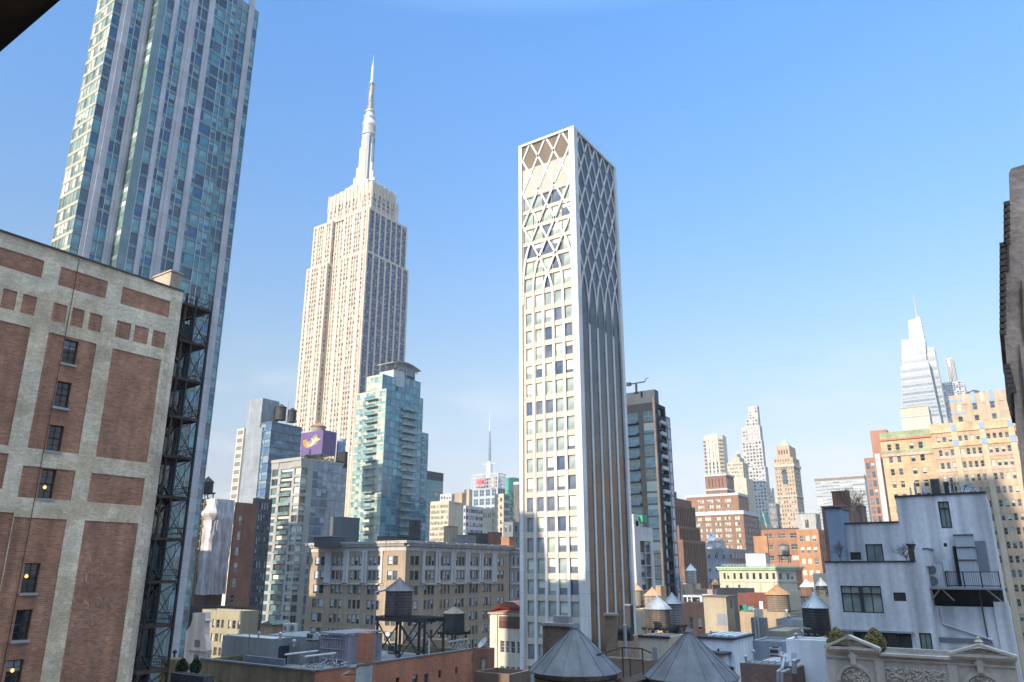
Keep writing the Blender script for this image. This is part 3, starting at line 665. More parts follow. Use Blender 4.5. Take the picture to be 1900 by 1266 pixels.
# recessed middle, rising above the wings
fC = Face('S', (XR1, YS + 5.0), XR2 - XR1 + .3)
channels(ES, fC, 0, ZC - 16, [(fC.len * a, fC.len * (a + .1)) for a in (.12, .32, .55, .76)], 1, 3.62, 2.0, 1.2, st_es, .25, .2, lime, span_lit, keep=visE)
CX0, CX1, CY0, CY1 = -405.3, -358.2, 343.2, 368.5
fS_ = Face('S', (CX0, CY0), CX1 - CX0); LL = fS_.len
channels(ES, fS_, ZT - 1, ZC, [(LL * a, LL * (a + .045)) for a in (.06, .15, .25, .31, .42, .48, .58, .64, .79, .84, .93)], 1, 3.62, 2.0, 1.3, st_es, .3, .2, lime, span_lit, off=9.5)
fE_ = Face('E', (CX1, CY0), CY1 - CY0); LE = fE_.len
channels(ES, fE_, ZT - 1, ZC, [(LE * a, LE * (a + .11)) for a in (.08, .27, .46, .65, .83)], 2, 3.62, 2.2, 1.3, st_ed, .3, .2, lime, span_lit, off=9.0)
mb = MB(); shell(mb, CX0, CX1, CY0, CY1, ZT - 1, ZC, S=False, E=False, mroof=0)
mb.box(CX0 - 3.5, CX0, CY0 + 3, CY1 - 4, ZT - 1, ZC - 9); mb.box(CX0 - 6.5, CX0 - 3.5, CY0 + 6, CY1 - 6, ZT - 1, ZC - 16); mb.box(CX1 - .5, CX1 + .6, CY1 - .5, CY1 + 3.4, ZT - 1, ZC - 8)
ES.part('wall', mb, lime)
for f, L_, n_ in ((fS_, LL, 12), (fE_, LE, 8)):                # buttress piers on the crown block
    for i in range(n_ + 1):
        u = .5 + (L_ - 1) * i / n_; mb = MB(); f.box(mb, u - .45, u + .45, ZT + 9, ZC + .6 - .7 * (i % 2), -.5, .02); ES.part('crown_buttress', mb, lime)
MX, MY = -381.0, 358.0
for xa_, xb_, ya_, yb_, a, c in ((-397, -367.5, 347.2, 368, 0, 3.6), (-393.5, -369.5, 349, 366.5, 3.6, 6.6), (-390, -371.3, 351, 365, 6.6, 9.0)):
    mb = MB().box(xa_, xb_, ya_, yb_, ZC + a, ZC + c - .9); mb.box(xa_ - .5, xb_ + .5, ya_ - .5, yb_ + .5, ZC + c - .9, ZC + c); ES.part('crown_tier', mb, lime_w)
mz = lambda py: at(685, py, 510).z
ZB = ZC + 9.0; zs, zd, zr_, zl_, z2, z3 = mz(252), mz(232), mz(219), mz(209), mz(155), mz(122)
silver = M('mast_silver', (.62, .60, .55), .4, .08, .1, .35); mglass = G('mast_glass', (.10, .13, .20), ior=1.6); mwarm = M('mast_warm_panel', (.46, .40, .30), .5, .1, .2)
mb = MB(); q = 4.2; k = 1.3
mb.prism([(MX - q + k, MY - q), (MX + q - k, MY - q), (MX + q, MY - q + k), (MX + q, MY + q - k), (MX + q - k, MY + q), (MX - q + k, MY + q), (MX - q, MY + q - k), (MX - q, MY - q + k)], ZB, zs); ES.part('mast_shaft', mb, silver)
for i in range(4):
    u = -2.4 + 1.6 * i
    mb = MB().box(MX + u - .5, MX + u + .5, MY - q - .12, MY - q + .1, ZB + 1.5, zs - 2.5); ES.part('mast_window_strip', mb, mwarm)
    mb = MB().box(MX + q - .1, MX + q + .12, MY + u - .6, MY + u + .6, ZB + 1.5, zs - 2.5); ES.part('mast_window_strip', mb, mglass)
for dx, dy in ((-1, 0), (1, 0), (0, -1), (0, 1)):
    mb = MB(); hh = zs - ZB
    for r_, f_ in ((15.5, .10), (13.2, .24), (10.6, .42), (8.2, .80), (6.6, .95)):
        r_ *= .66 if dy or dx > 0 else 1.
        w2 = 1.3
        if dx: mb.box(min(MX, MX + dx * r_), max(MX, MX + dx * r_), MY - w2 + r_ * .02, MY + w2 - r_ * .02, ZB, ZB + hh * f_)
        else: mb.box(MX - w2 + r_ * .02, MX + w2 - r_ * .02, min(MY, MY + dy * r_), max(MY, MY + dy * r_), ZB, ZB + hh * f_)
    if dy != -1: ES.part('mast_buttress', mb, silver)
mb = MB().lathe((MX, MY, 0), [(5.0, zs - .5), (5.6, zs), (5.6, zs + 1.2), (5.2, zs + 1.3), (5.2, zd - 2.2), (5.6, zd - 2.1), (5.6, zd), (4.9, zd + 2), (4.3, zr_ - 1)], 32); ES.part('mast_drum', mb, silver, smooth=False)
mb = MB()
for i in range(20):
    a = 2 * math.pi * i / 20; c = Vector((MX + 5.25 * math.cos(a), MY + 5.25 * math.sin(a), 0)); t_ = Vector((-math.sin(a), math.cos(a), 0)) * .45
    mb.poly([c - t_ + Vector((0, 0, zs + 1.6)), c + t_ + Vector((0, 0, zs + 1.6)), c + t_ + Vector((0, 0, zd - 2.5)), c - t_ + Vector((0, 0, zd - 2.5))])
ES.part('drum_windows', mb, mwarm, kind='stuff')
mb = MB().lathe((MX, MY, 0), [(4.9, zr_ - 1.2), (4.9, zr_ + .3), (3.9, zr_ + .4), (3.3, zr_ + 4), (3.0, zl_ - .5), (4.0, zl_ - .3), (4.0, zl_ + .7), (2.6, zl_ + .8)], 24); ES.part('lantern', mb, silver)
ant = M('antenna_weathered', (.36, .33, .27), .6, .2, .2, .3); antw = P('antenna_white', (.66, .66, .66), .5)
mb = MB().lathe((MX, MY, 0), [(2.3, zl_ + .7), (2.0, zl_ + 9), (1.7, z2 - 1)], 8); mb.lathe((MX, MY, 0), [(2.3, z2 - 1), (2.3, z2)], 12)
for i in range(26):
    z = zl_ + 2 + (z2 - zl_ - 4) * i / 26; a = i * 2.2; mb.box(MX + 2.1 * math.cos(a) - .5, MX + 2.1 * math.cos(a) + .5, MY + 2.1 * math.sin(a) - .5, MY + 2.1 * math.sin(a) + .5, z, z + .9)
ES.part('antenna', mb, ant)
mb = MB().lathe((MX, MY, 0), [(1.0, z2), (1.0, z3), (.55, z3 + .2), (.45, mz(117)), (.18, mz(110)), (.1, mz(103))], 10); mb.tube((MX - 1.2, MY, z2), (MX - 1.2, MY, z3 - 2), .35); ES.part('antenna_tip', mb, antw)
mb = MB()
for i in range(9):
    y_ = MY - 8 + 2.2 * i; mb.lathe((-368.5, y_, ZC + 6 + (i % 3) * .8), [(.2, 0), (1.2, .35), (1.3, .5)], 10); mb.tube((-368.5, y_, ZC + 3.4), (-368.5, y_, ZC + 6.5), .15)
ES.part('antenna_dishes', mb, antw, kind='stuff')
ES.finish()
# ============================================================ generic city blocks
def gen(name, label, geom, wall, S=None, E=None, roof=None, par=.7, cat='building', group=None, z0=0., depth=None, trim=None, fin=True, mrev=None, B=None, lim=100):
    """block from its picture outline: left end of the south wall, corner, right end of the east wall, top of the corner, distance"""
    if len(geom) == 5 and isinstance(geom[4], tuple): x0, x1, y0, y1, z1 = geom[0], geom[1], geom[2], geom[3], geom[4][0]
    else:
        xl, xc, xr, yt, D = geom; c = at(xc, yt, D); x1, y0, z1 = c.x, c.y, c.z; x0 = along(c, 0, xl)
        y1 = along(c, 1, xr) if xr else y0 + depth
        if depth and xr: y1 = max(y1, y0 + 1)
    new = B is None
    if new: B = Bld(name, label, cat, ((x0 + x1) / 2, (y0 + y1) / 2, z0), group)
    B.g = (x0, x1, y0, y1, z1); mb = MB()
    for side, sp, f in (('S', S, Face('S', (x0, y0), x1 - x0)), ('E', E, Face('E', (x1, y0), y1 - y0))):
        setattr(B, 'f' + side, f)
        if not sp: f.quad(mb, 0, f.len, z0, z1); continue
        L_ = f.len; zt = z1 - sp.get('top', 0)
        cs = [(a * L_, b_ * L_) for a, b_ in sp['c']] if 'c' in sp else cols(L_, sp['n'], sp.get('frac', .5), sp.get('m0', .03) * L_, sp.get('m1', sp.get('m0', .03)) * L_, sp.get('pair', 0), sp.get('gap', .2))
        nf = sp.get('nf', int((zt - max(z0 + 2, sp.get('zmin', 6))) / sp['fl']))
        os_ = ops_of(cs, rows(zt, nf, sp['fl'], sp['wh'], sp.get('off', .9)), f, 60)
        os_ = f.wall(mb, z0, z1, os_, sp.get('d', .2), 0, 2 if mrev else 0); B.wins(f, os_, sp['st'], sp.get('d', .2) * .7)
    shell(mb, x0, x1, y0, y1, z0, z1, S=False, E=False, par=par, mroof=1)
    B.part('wall', mb, [wall, roof or roofgrey] + ([mrev] if mrev else []))
    if trim:
        for (h0, h1, out, mat) in trim:                            # mouldings round the south and east sides, heights below the top
            mb = MB(); mb.box(x0 - out, x1 + out, y0 - out, y0 + .1, z1 - h1, z1 - h0); mb.box(x1 - .1, x1 + out, y0 + .1, y1 + out, z1 - h1, z1 - h0); B.part('cornice' if h0 <= .1 else 'band', mb, mat)
    if fin: B.finish(lim)
    return B
def sty(frame, glass, bl=None, **k):
    d = dict(frame=frame, glass=glass, blind=bl or blind, bars='sash', fr=.07, pb=.5, var=6); d.update(k); return d
brick_red = M('brick_red', (.24, .10, .065), .9, .2, .12); brick_brown = M('brick_brown', (.20, .115, .075), .9, .15, .12); brick_orange = M('brick_orange', (.40, .19, .10), .9, .16, .12)
brick_tan = M('brick_tan', (.42, .31, .205), .9, .12, .14, fine=2); cream = M('cream_stone', (.52, .45, .34), .88, .1, .12); white_st = M('white_terracotta', (.55, .52, .50), .8, .1, .12)
grey_st = M('grey_stucco', (.26, .27, .30), .9, .12, .12); dark_st = M('dark_stone', (.02, .024, .031), .8, .15, .12); concrete = M('concrete', (.30, .30, .30), .88, .14, .16)
st_sash = sty(fr_dark, [glass_dark, glass_grey, glass_dark]); st_far = sty(fr_grey, [glass_dark, glass_grey], bars='none', fr=.08, pb=.4)
st_brown = sty(P('sash_brown2', (.11, .06, .04), .6), [glass_dark, glass_warm, glass_grey], pb=.5)
# ---- blue tower with concrete core
bl_gl = [G('bluetower_a', (.07, .17, .30), ior=2.0), G('bluetower_b', (.05, .13, .26), ior=2.0), G('bluetower_c', (.10, .20, .30), ior=1.9)]
st_blue = sty(P('blue_mullion', (.10, .16, .22), .5, .2), bl_gl, P('blue_blind', (.25, .32, .38), .4), bars=(3, 1), fr=.05, bt=.06, pb=.2, tilt=.003)
conc_d = M('core_concrete', (.27, .29, .31), .85, .14, .2, joints=(60, 3.15, (.16, .17, .18)))
fl_b = at(504, 790, 300).z - at(504, 805, 300).z
bt = gen('blue_glass_tower', 'blue glass tower with a bare concrete core and a white banded west wing', (468, 504.4, 560.7, 782, 300), conc_d,
         S=dict(c=[(.20 + .265 * i, .455 + .265 * i) for i in range(3)], fl=fl_b, wh=fl_b * .84, off=.5, st=st_blue, d=.12, zmin=40), E=dict(n=5, frac=.97, m0=.01, fl=fl_b, wh=fl_b * .84, off=.5, st=st_blue, d=.12, zmin=40), fin=False)
gx0, gx1, gy0, gy1, gz = bt.g
cc = at(485.5, 738, 303); cw0 = along(cc, 0, 453)
mb = MB(); mb.prism([(cw0 + 2.5, gy0 - .35), (cc.x, gy0 - .35), (cc.x, along(cc, 1, 519)), (cw0, along(cc, 1, 519)), (cw0, gy0 + 1.6)], gz - 2, cc.z); xk = along(at(476, 790, 300), 0, 476); mb.prism([(cw0 + 2.5, gy0 - .33), (xk, gy0 - .33), (xk, gy1), (cw0, gy1), (cw0, gy0 + 1.6)], 0, gz - 2.01); bt.part('concrete_core', mb, conc_d)
wq = at(453, 785, 300); ww0 = along(wq, 0, 414.5)
fw = Face('S', (ww0, gy0 + .6), cw0 - ww0 - .1); mb = MB(); os_ = ops_of(cols(fw.len, 8, .74, .5, .5), rows(wq.z, 14, fl_b, fl_b * .55, .9), fw); os_ += ops_of(cols(fw.len, 8, .6, .5, .5), rows(wq.z, 14, fl_b, fl_b * .14, .9 + fl_b * .68), fw)
os_ = fw.wall(mb, 0, wq.z, os_, .25); shell(mb, ww0, cw0 - .1, gy0 + .6, gy1 - 2, 0, wq.z, S=False, E=True, par=.5); bt.part('white_wing', mb, [M('white_wing_cladding', (.58, .55, .46), .7, .06, .08), roofgrey]); bt.wins(fw, os_, sty(fr_grey, [glass_grey, glass_dark, G('wing_glass_pale', (.22, .26, .28))], blind_cream, bars='none', pb=.3), .15)
mb = MB()
for sx_, f in ((0, bt.fS), (1, bt.fE)):
    for k in range(14): f.box(mb, 0, f.len + (.2 if sx_ == 0 else 0), gz - .5 - fl_b * k + .02, gz - .5 - fl_b * k + fl_b * .14, -.16, .02)
bt.part('floor_bands', mb, P('slab_edge_slate', (.13, .16, .20), .6), kind='stuff'); bt.finish()
# ---- water tanks: staved barrel, hoops, cone roof, steel stand
def tank(label, px, py_top, py_bot, wpx, D=None, cone=None, body=wood_tank, roof=tin_roof, legs=0., seg=24, flat=False, group='rooftop water tanks', z=None, big=False, platform=True, name='water_tank'):
    c = at(px, py_bot, D); k = proj(c); r = wpx / 2 / (FP / k[2]); zb_ = c.z; cy = at(px, py_top, D).z; ch = cone if cone is not None else r * .75
    zt_ = cy - ch; x, y = c.x, c.y
    t = thing(name, label, 'water tank', (x, y, zb_ - legs), group)
    n = 44 if big else 30; mb = MB(); prof = []; k0 = len(mb.v)
    for zz, rr in ((zb_, r * .985), (zt_, r * .96)):
        for i in range(n):
            for da, dr in ((.06, 0), (.94, 0), (.97, -.018 * r)):
                a = 2 * math.pi * (i + da) / n; mb.v.append((x + (rr + dr) * math.cos(a), y + (rr + dr) * math.sin(a), zz))
    m3 = 3 * n
    for i in range(m3): j = (i + 1) % m3; mb.f.append((i, j, m3 + j, m3 + i)); mb.m.append(0)
    mb.f.append(tuple(reversed(range(m3)))); mb.m.append(0); mb.f.append(tuple(m3 + i for i in range(m3))); mb.m.append(0)
    mb.build('barrel', body, t)
    mb = MB(); nh = 9
    for i in range(nh):
        zz = zb_ + (zt_ - zb_) * (.04 + .9 * (i / (nh - 1)) ** 1.15); rr = r * (.985 - .025 * (zz - zb_) / (zt_ - zb_)) + .015
        mb.lathe((x, y, zz), [(rr, -.03), (rr + .02, -.03), (rr + .02, .03), (rr, .03)], n, cap=False)
    tag(mb.build('hoops', steel_dark, t), kind='stuff')
    mb = MB()
    if flat: mb.lathe((x, y, zt_), [(r * 1.02, 0), (r * 1.02, .12), (r * .2, ch), (.02, ch + .02)], 20)
    else:
        mb.lathe((x, y, zt_), [(r * 1.09, -.06), (r * 1.10, 0), (.16, ch - .05), (.05, ch)], seg)
        for i in range(seg):
            a = 2 * math.pi * (i + .0) / seg; mb.bar((x + r * 1.1 * math.cos(a), y + r * 1.1 * math.sin(a), zt_ + .01), (x + .15 * math.cos(a), y + .15 * math.sin(a), zt_ + ch - .03), .03 if big else .06, ht=.035 if big else .07)
        if big: mb.lathe((x, y, zt_), [(r * .305, ch * .735), (r * .31, ch * .745), (.06, ch + .05)], seg)
        mb.lathe((x, y, zt_ + ch - .12), [(.22, 0), (.2, .14), (.03, .34)], 10)
    mb.build('roof', roof, t)
    if legs > 0:
        if platform:
            mb = MB(); rr = r * 1.06
            mb.box(x - rr, x + rr, y - rr, y + rr, zb_ - .16, zb_ - .01)
            for i in range(5): q = -rr + .2 + (2 * rr - .4) * i / 4; mb.box(x + q - .1, x + q + .1, y - rr, y + rr, zb_ - .46, zb_ - .17)
            mb.build('platform', steel_dark, t)
        for sx_ in (-1, 1):
            for sy in (-1, 1):
                mb = MB().box(x + sx_ * r * .8 - .11, x + sx_ * r * .8 + .11, y + sy * r * .8 - .11, y + sy * r * .8 + .11, zb_ - legs, zb_ - .46); mb.build('leg', steel_dark, t)
        for a, b_ in (((-1, -1), (1, -1)), ((1, -1), (1, 1))):
            for s_ in (0, 1):
                p, q = (a, b_) if s_ else (b_, a); mb = MB().bar((x + p[0] * r * .8, y + p[1] * r * .8, zb_ - legs + .1), (x + q[0] * r * .8, y + q[1] * r * .8, zb_ - .5), .09); mb.build('brace', steel_dark, t)
    return t
tank('dark tank beside the concrete core on the blue tower, nearer of the pair', 520, 750, 780, 20, 309, cone=1.6, body=wood_dark, roof=wood_dark, name='water_tank')
tank('dark tank on the blue tower, right one beside the thin mast', 541, 757, 784, 16, 311, cone=1.4, body=wood_dark, roof=wood_dark)
q = at(532.5, 782, 306); t = thing('antenna_mast', 'thin steel mast standing between two dark tanks on the blue tower', 'mast', (q.x, q.y, q.z)); mb = MB().tube(q, (q.x, q.y, at(533, 744, 306).z), .16); mb.build('pole', galv, t); MB().box(q.x - .5, q.x + .5, q.y - .3, q.y + .3, q.z - .5, q.z + 2.5).build('cabinet', fr_grey, t)
# ---- grey apartment tower with balconied corner
gg = [G('greytower_a', (.05, .10, .11), ior=1.8), G('greytower_b', (.03, .07, .085), ior=1.8), G('greytower_c', (.16, .23, .21), rough=.1, ior=1.7), G('greytower_d', (.02, .03, .03), ior=1.8)]
st_gg = sty(P('greytower_frame', (.30, .32, .31), .5), gg, blind_cream, bars=(2, 1), fr=.10, bt=.09, pb=.35, tilt=.003, bf=(.4, .7, 1.), var=10)
st_gl = sty(P('greytower_frame_blue', (.16, .20, .25), .5), [G('greytower_e', (.05, .12, .19), ior=2.0), G('greytower_f', (.06, .15, .22), ior=2.0), G('greytower_g', (.16, .20, .26), ior=1.8)], P('greytower_blind', (.40, .42, .46), .4), bars=(2, 1), fr=.06, bt=.07, pb=.25, tilt=.004, var=10)
gconc = M('greytower_concrete', (.36, .345, .315), .85, .1, .14)
fl_g = at(561, 900, 250).z - at(561, 917.7, 250).z
ga = gen('grey_balcony_tower', 'grey concrete and glass apartment tower with a planted roof, in front of the billboard', (506, 561, 583, 849, 250), gconc,
         S=dict(c=[(.03, .24), (.33, .72), (.79, .98)], fl=fl_g, wh=fl_g * .70, off=fl_g * 1.05, st=st_gg, d=.55), E=dict(c=[(.06, .52)], fl=fl_g, wh=fl_g * .70, off=fl_g * 1.05, st=st_gg, d=.4), fin=False)
ax0, ax1, ay0, ay1, az = ga.g
c2 = at(591, 852.8, 258); bx1, by0 = c2.x, ay1 - 1.0; by1 = along(Vector((bx1, by0, c2.z)), 1, 645)
ga = gen('', '', (ax0 + 6, bx1, by0, by1, (c2.z,)), gconc, S=dict(c=[(1 - 2.0 / (bx1 - ax0 - 6), 1 - .4 / (bx1 - ax0 - 6))], fl=fl_g, wh=fl_g * .7, off=fl_g * 1.05, st=st_gg, d=.2),
         E=dict(n=8, frac=.985, m0=.005, fl=fl_g, wh=fl_g * .88, off=.9, st=st_gl, d=.08), fin=False, B=ga)
mb = MB().box(ax1 - .5, bx1 - 1.9, by0 - 1.6, by0 + .02, 0, c2.z + .1); ga.part('dark_fin', mb, M('fin_dark_metal', (.05, .05, .048), .6, .1, .05))
mb = MB(); f = Face('S', (ax0, ay0), ax1 - ax0); L_ = f.len
f.box(mb, -.1, L_ + .1, az - .9, az + .2, -.5, .02); f.box(mb, 0, L_ * .25, az - fl_g * .95, az - .9, -.25, .02); f.box(mb, L_ * .7, L_, az - fl_g * .95, az - .9, -.25, .02); ga.part('parapet_frame', mb, gconc)
for k in range(1, 17):
    z = az - fl_g * k - fl_g * .98
    if k < 17:
        mb = MB(); f.box(mb, L_ * .33, L_ * .72, z + .02, z + .18, -.65, .03); ga.part('balcony_slab', mb, gconc)
        mb = MB(); f.box(mb, L_ * .34, L_ * .71, z + .2, z + 1.1, -.62, -.58); ga.part('balcony_glass', mb, gg[2])
ga.finish()
# planting along the roof edge
leaf = M('leaf_mid_green', (.055, .085, .03), .7, .35, .0, fine=9); leaf_dark = M('leaf_dark_green', (.025, .042, .018), .75, .35, .0, fine=9); leaf_olive = M('leaf_olive', (.085, .08, .025), .7, .35, .0, fine=9); bark = M('bark_grey', (.085, .07, .06), .9, .3, .2)
def leafy(mb, c, rx, ry, rz, n, s, r, shape=None):
    for i in range(n):
        while True:
            p = Vector((r.uniform(-1, 1), r.uniform(-1, 1), r.uniform(-1, 1)))
            l2 = p.length
            if .35 < l2 < 1: break
        if shape: p = shape(p)
        q = Vector((c[0] + p.x * rx, c[1] + p.y * ry, c[2] + p.z * rz)); a = Vector((r.uniform(-1, 1), r.uniform(-1, 1), r.uniform(-.6, .6))).normalized(); b_ = a.orthogonal().normalized() * s * r.uniform(.35, .7); a = a * s * r.uniform(.7, 1.3)
        mb.poly([q - a, q + b_, q + a, q - b_])
rp_ = random.Random(5)
hx = thing('roof_hedge', 'band of shrubs in planters along the grey balcony tower roof edge', 'hedge', (bx1 - 1, by0, c2.z))
mb = MB()
for i in range(26):
    f_ = i / 25; leafy(mb, (bx1 - .9 + rp_.uniform(-.2, .2), by0 + .8 + (by1 - by0 - 1.6) * f_, c2.z + .6), .6, .7, .7 + .5 * rp_.random(), 34, .22, rp_)
for i in range(16): leafy(mb, (ax1 - 4 + (bx1 - ax1 + 3) * i / 16, by0 + .6, c2.z + .6), .6, .5, .8, 34, .22, rp_)
mb.build('foliage', leaf, hx); MB().box(bx1 - 1.4, bx1 - .45, by0 + .5, by1 - .4, c2.z - .69, c2.z + .12).build('planter', gconc, hx)
# ---- billboard box on the roof behind
pb = at(600.5, 797.8, 266); bw0 = along(pb, 0, 560.5); bye = along(pb, 1, 625.5); bz0 = at(600.5, 842, 266).z
def purple(name, c1, c2_):
    m, t_, b_ = nodes(name); l = t_.links.new; _, uv = walluv(t_); n = N(t_, 'TexNoise'); n.inputs['Scale'].default_value = .25; n.inputs['Detail'].default_value = 3; l(uv.outputs[0], n.inputs[0])
    x = N(t_, 'MixRGB'); x.inputs[1].default_value = (*c1, 1); x.inputs[2].default_value = (*c2_, 1); l(n.outputs[0], x.inputs[0]); l(x.outputs[0], b_.inputs['Base Color']); b_.inputs['Roughness'].default_value = .5; return m
bb = thing('billboard', 'purple painted rooftop billboard box with an orange and yellow flame bird', 'billboard', ((bw0 + pb.x) / 2, pb.y, bz0 - 2))
mb = MB().box(bw0, pb.x, pb.y, bye, bz0, pb.z); mb.build('panel', purple('billboard_purple', (.10, .06, .17), (.17, .11, .24)), bb)
Fb = Face('S', (bw0, pb.y), pb.x - bw0); hB = pb.z - bz0; wB = Fb.len
def art(pts, col, w_, nm='flame_mark'):
    mb = MB(); mb.ext([Fb.p(a * wB, bz0 + c * hB, w_) for a, c in pts], (0, .018, 0)); mb.build(nm, P('paint_' + nm + str(len(bpy.data.materials)), col, .5), bb)
art([(.10, .68), (.20, .36), (.34, .32), (.46, .44), (.60, .38), (.74, .46), (.80, .62), (.70, .86), (.55, .80), (.40, .58)], (.30, .25, .24), -.03, 'glow_field')
art([(.08, .66), (.26, .70), (.31, .50), (.42, .40), (.24, .36), (.14, .44)], (.75, .20, .05), -.05)
art([(.26, .60), (.36, .44), (.46, .40), (.42, .34), (.30, .36)], (.80, .42, .05), -.07)
art([(.36, .42), (.50, .36), (.62, .50), (.72, .66), (.70, .74), (.60, .62), (.48, .46)], (.85, .80, .45), -.09)
art([(.64, .62), (.70, .66), (.92, .64), (.80, .57), (.68, .56)], (.80, .70, .06), -.11)
art([(.46, .72), (.58, .64), (.62, .58), (.56, .60)], (.82, .80, .70), -.13)
art([(.42, -.03), (.49, -.03), (.49, .26), (.42, .24)], (.03, .025, .03), -.05, 'stem_mark')
for i in range(4):
    x_ = bw0 + .6 + (pb.x - bw0 - 1.2) * i / 3; MB().box(x_ - .12, x_ + .12, pb.y + .3, pb.y + .6, az - .7, bz0).build('post', steel_dark, bb)
tank('tan tank with an orange cone roof peeking over the purple billboard', 590, 783, 812, 27, 300, cone=2.2, roof=copper_roof, body=M('tank_staves_pale', (.36, .32, .25), .9, .2, .3))
gen('mechanical_penthouse', 'dark plant room behind the roof hedge, right of the purple billboard', (628, 641, 646, 838, 268), steel_dark, z0=az - 1, par=0, depth=5)
q = at(632, 845, 280); t = thing('cooling_tower', 'pale blue cooling cylinder right of the purple billboard', 'cooling tower', (q.x, q.y, q.z)); mb = MB().lathe((q.x, q.y, 0), [(1.7, q.z - 4), (1.7, at(632, 816, 280).z)], 18); mb.build('drum', P('drum_blue', (.25, .32, .42), .5), t); MB().box(q.x - .1, q.x + .1, q.y - 1.9, q.y - 1.6, q.z - 3, q.z + 4).build('ladder', steel_dark, t)
# ---- aqua glass tower with balconies
aq = [G('aqua_a', (.07, .27, .34), ior=1.8), G('aqua_b', (.05, .21, .31), ior=1.8), G('aqua_c', (.11, .32, .37), ior=1.8), G('aqua_d', (.03, .13, .23), ior=1.9)]
aqg = [G('aqua_green_a', (.30, .42, .36), rough=.12, ior=1.6), G('aqua_green_b', (.22, .36, .34), rough=.1, ior=1.6), G('aqua_cream', (.42, .45, .36), rough=.2, ior=1.5), G('aqua_green_c', (.16, .27, .28), ior=1.7)]
st_aq = sty(P('aqua_mullion', (.13, .26, .30), .5, .2), aq, P('aqua_blind', (.30, .42, .45), .4), bars=(2, 2), fr=.05, bt=.07, pb=.2, tilt=.004, var=10)
st_ag = sty(P('aqua_mullion_cream', (.48, .48, .38), .5), aqg, blind_cream, bars=(2, 2), fr=.08, bt=.07, pb=.3, tilt=.003, var=10)
aq_s = M('aqua_spandrel', (.10, .25, .28), .35, .08, .05, .2); aq_c = M('aqua_spandrel_cream', (.46, .48, .37), .6, .06, .06)
fl_a = at(717, 790, 290).z - at(717, 804.4, 290).z
A = gen('aqua_glass_tower', 'aqua glass apartment tower with stacked balconies and a curved canopy on its roof', (662.5, 717, 784.7, 721, 290), aq_c,
        S=dict(n=9, frac=.93, m0=.01, fl=fl_a, wh=fl_a * .80, off=.6, st=st_ag, d=.1, zmin=30), fin=False, par=.5)
x0, x1, y0_, y1, z1 = A.g
fE = Face('E', (x1 + .3, y0_), y1 - y0_); mb = MB(); mb.poly([(x1, y0_, 0), (x1 + .3, y0_, 0), (x1 + .3, y0_, z1), (x1, y0_, z1)]); mb.poly([(x1, y0_, z1), (x1 + .3, y0_, z1), (x1 + .3, y1, z1), (x1, y1, z1)]); os_ = ops_of(cols(fE.len, 8, .95, .1, .1), rows(z1, int((z1 - 30) / fl_a), fl_a, fl_a * .86, .3), fE); os_ = fE.wall(mb, 0, z1, os_, .08); A.part('east_wall', mb, aq_s); A.wins(fE, os_, st_aq, .05)
cA = at(706.5, 692.7, 292); xA0 = along(cA, 0, 677); cB = at(739.5, 696.7, 303)
def up(xa, xb, ya, yb_, za, zb_, nS, nE):
    B = A; f = Face('S', (xa, ya), xb - xa); g_ = Face('E', (xb, ya), yb_ - ya); mb = MB()
    o1 = f.wall(mb, za, zb_, ops_of(cols(f.len, nS, .94, .2, .2), rows(zb_, int((zb_ - za) / fl_a), fl_a, fl_a * .84, .9), f), .1, 0, 0); mb2 = MB(); o2 = g_.wall(mb2, za, zb_, ops_of(cols(g_.len, nE, .94, .2, .2), rows(zb_, int((zb_ - za) / fl_a), fl_a, fl_a * .9, .2), g_), .08, 0, 0)
    shell(mb, xa, xb, ya, yb_, za, zb_, S=False, E=False, par=.4); A.part('wall', mb, [aq_c, roofgrey]); A.part('wall', mb2, aq_s); A.wins(f, o1, st_ag, .06); A.wins(g_, o2, st_aq, .05)
xa1 = cA.x; up(xA0, xa1, y0_ + 1.2, y0_ + 9.5, z1 - .5, cA.z, 4, 3)
xb1 = min(cB.x, x1 - .4); yb1 = along(Vector((xb1, cB.y, cB.z)), 1, 781); up(x0 + 4, xb1, cB.y, yb1, z1 - .5, cB.z, 9, 6)
rw_ = at(795, 793, 300); rx = x1 - 1.5; mbw = MB(); fr_ = Face('E', (rx, y1), along(Vector((rx, y1, rw_.z)), 1, 795.5) - y1); os_ = fr_.wall(mbw, 0, rw_.z, ops_of(cols(fr_.len, 3, .94, .1, .1), rows(rw_.z, 26, fl_a, fl_a * .86, .3), fr_), .08); shell(mbw, x0, rx, y1 + .02, y1 + fr_.len, 0, rw_.z, S=False, E=False); A.part('wall', mbw, [aq_s, roofgrey]); A.wins(fr_, os_, st_aq, .05)
lw = at(662.5, 745, 290); lx = along(lw, 0, 650.5); fL = Face('S', (lx, y0_ + 1.6), x0 - lx + .2); mb = MB(); os_ = fL.wall(mb, 0, lw.z, ops_of(cols(fL.len, 2, .9, .1, .1), rows(lw.z, 24, fl_a, fl_a * .78, .6), fL), .1); shell(mb, lx, x0 - .01, y0_ + 1.6, y1, 0, lw.z, S=False, E=False); A.part('wall', mb, [aq_c, roofgrey]); A.wins(fL, os_, st_ag, .06)
slab = P('balcony_slab_cream', (.34, .36, .32), .8); rail_g = G('balcony_glass', (.07, .20, .24), ior=1.8)
zk = z1 - .6 - fl_a; k = 0
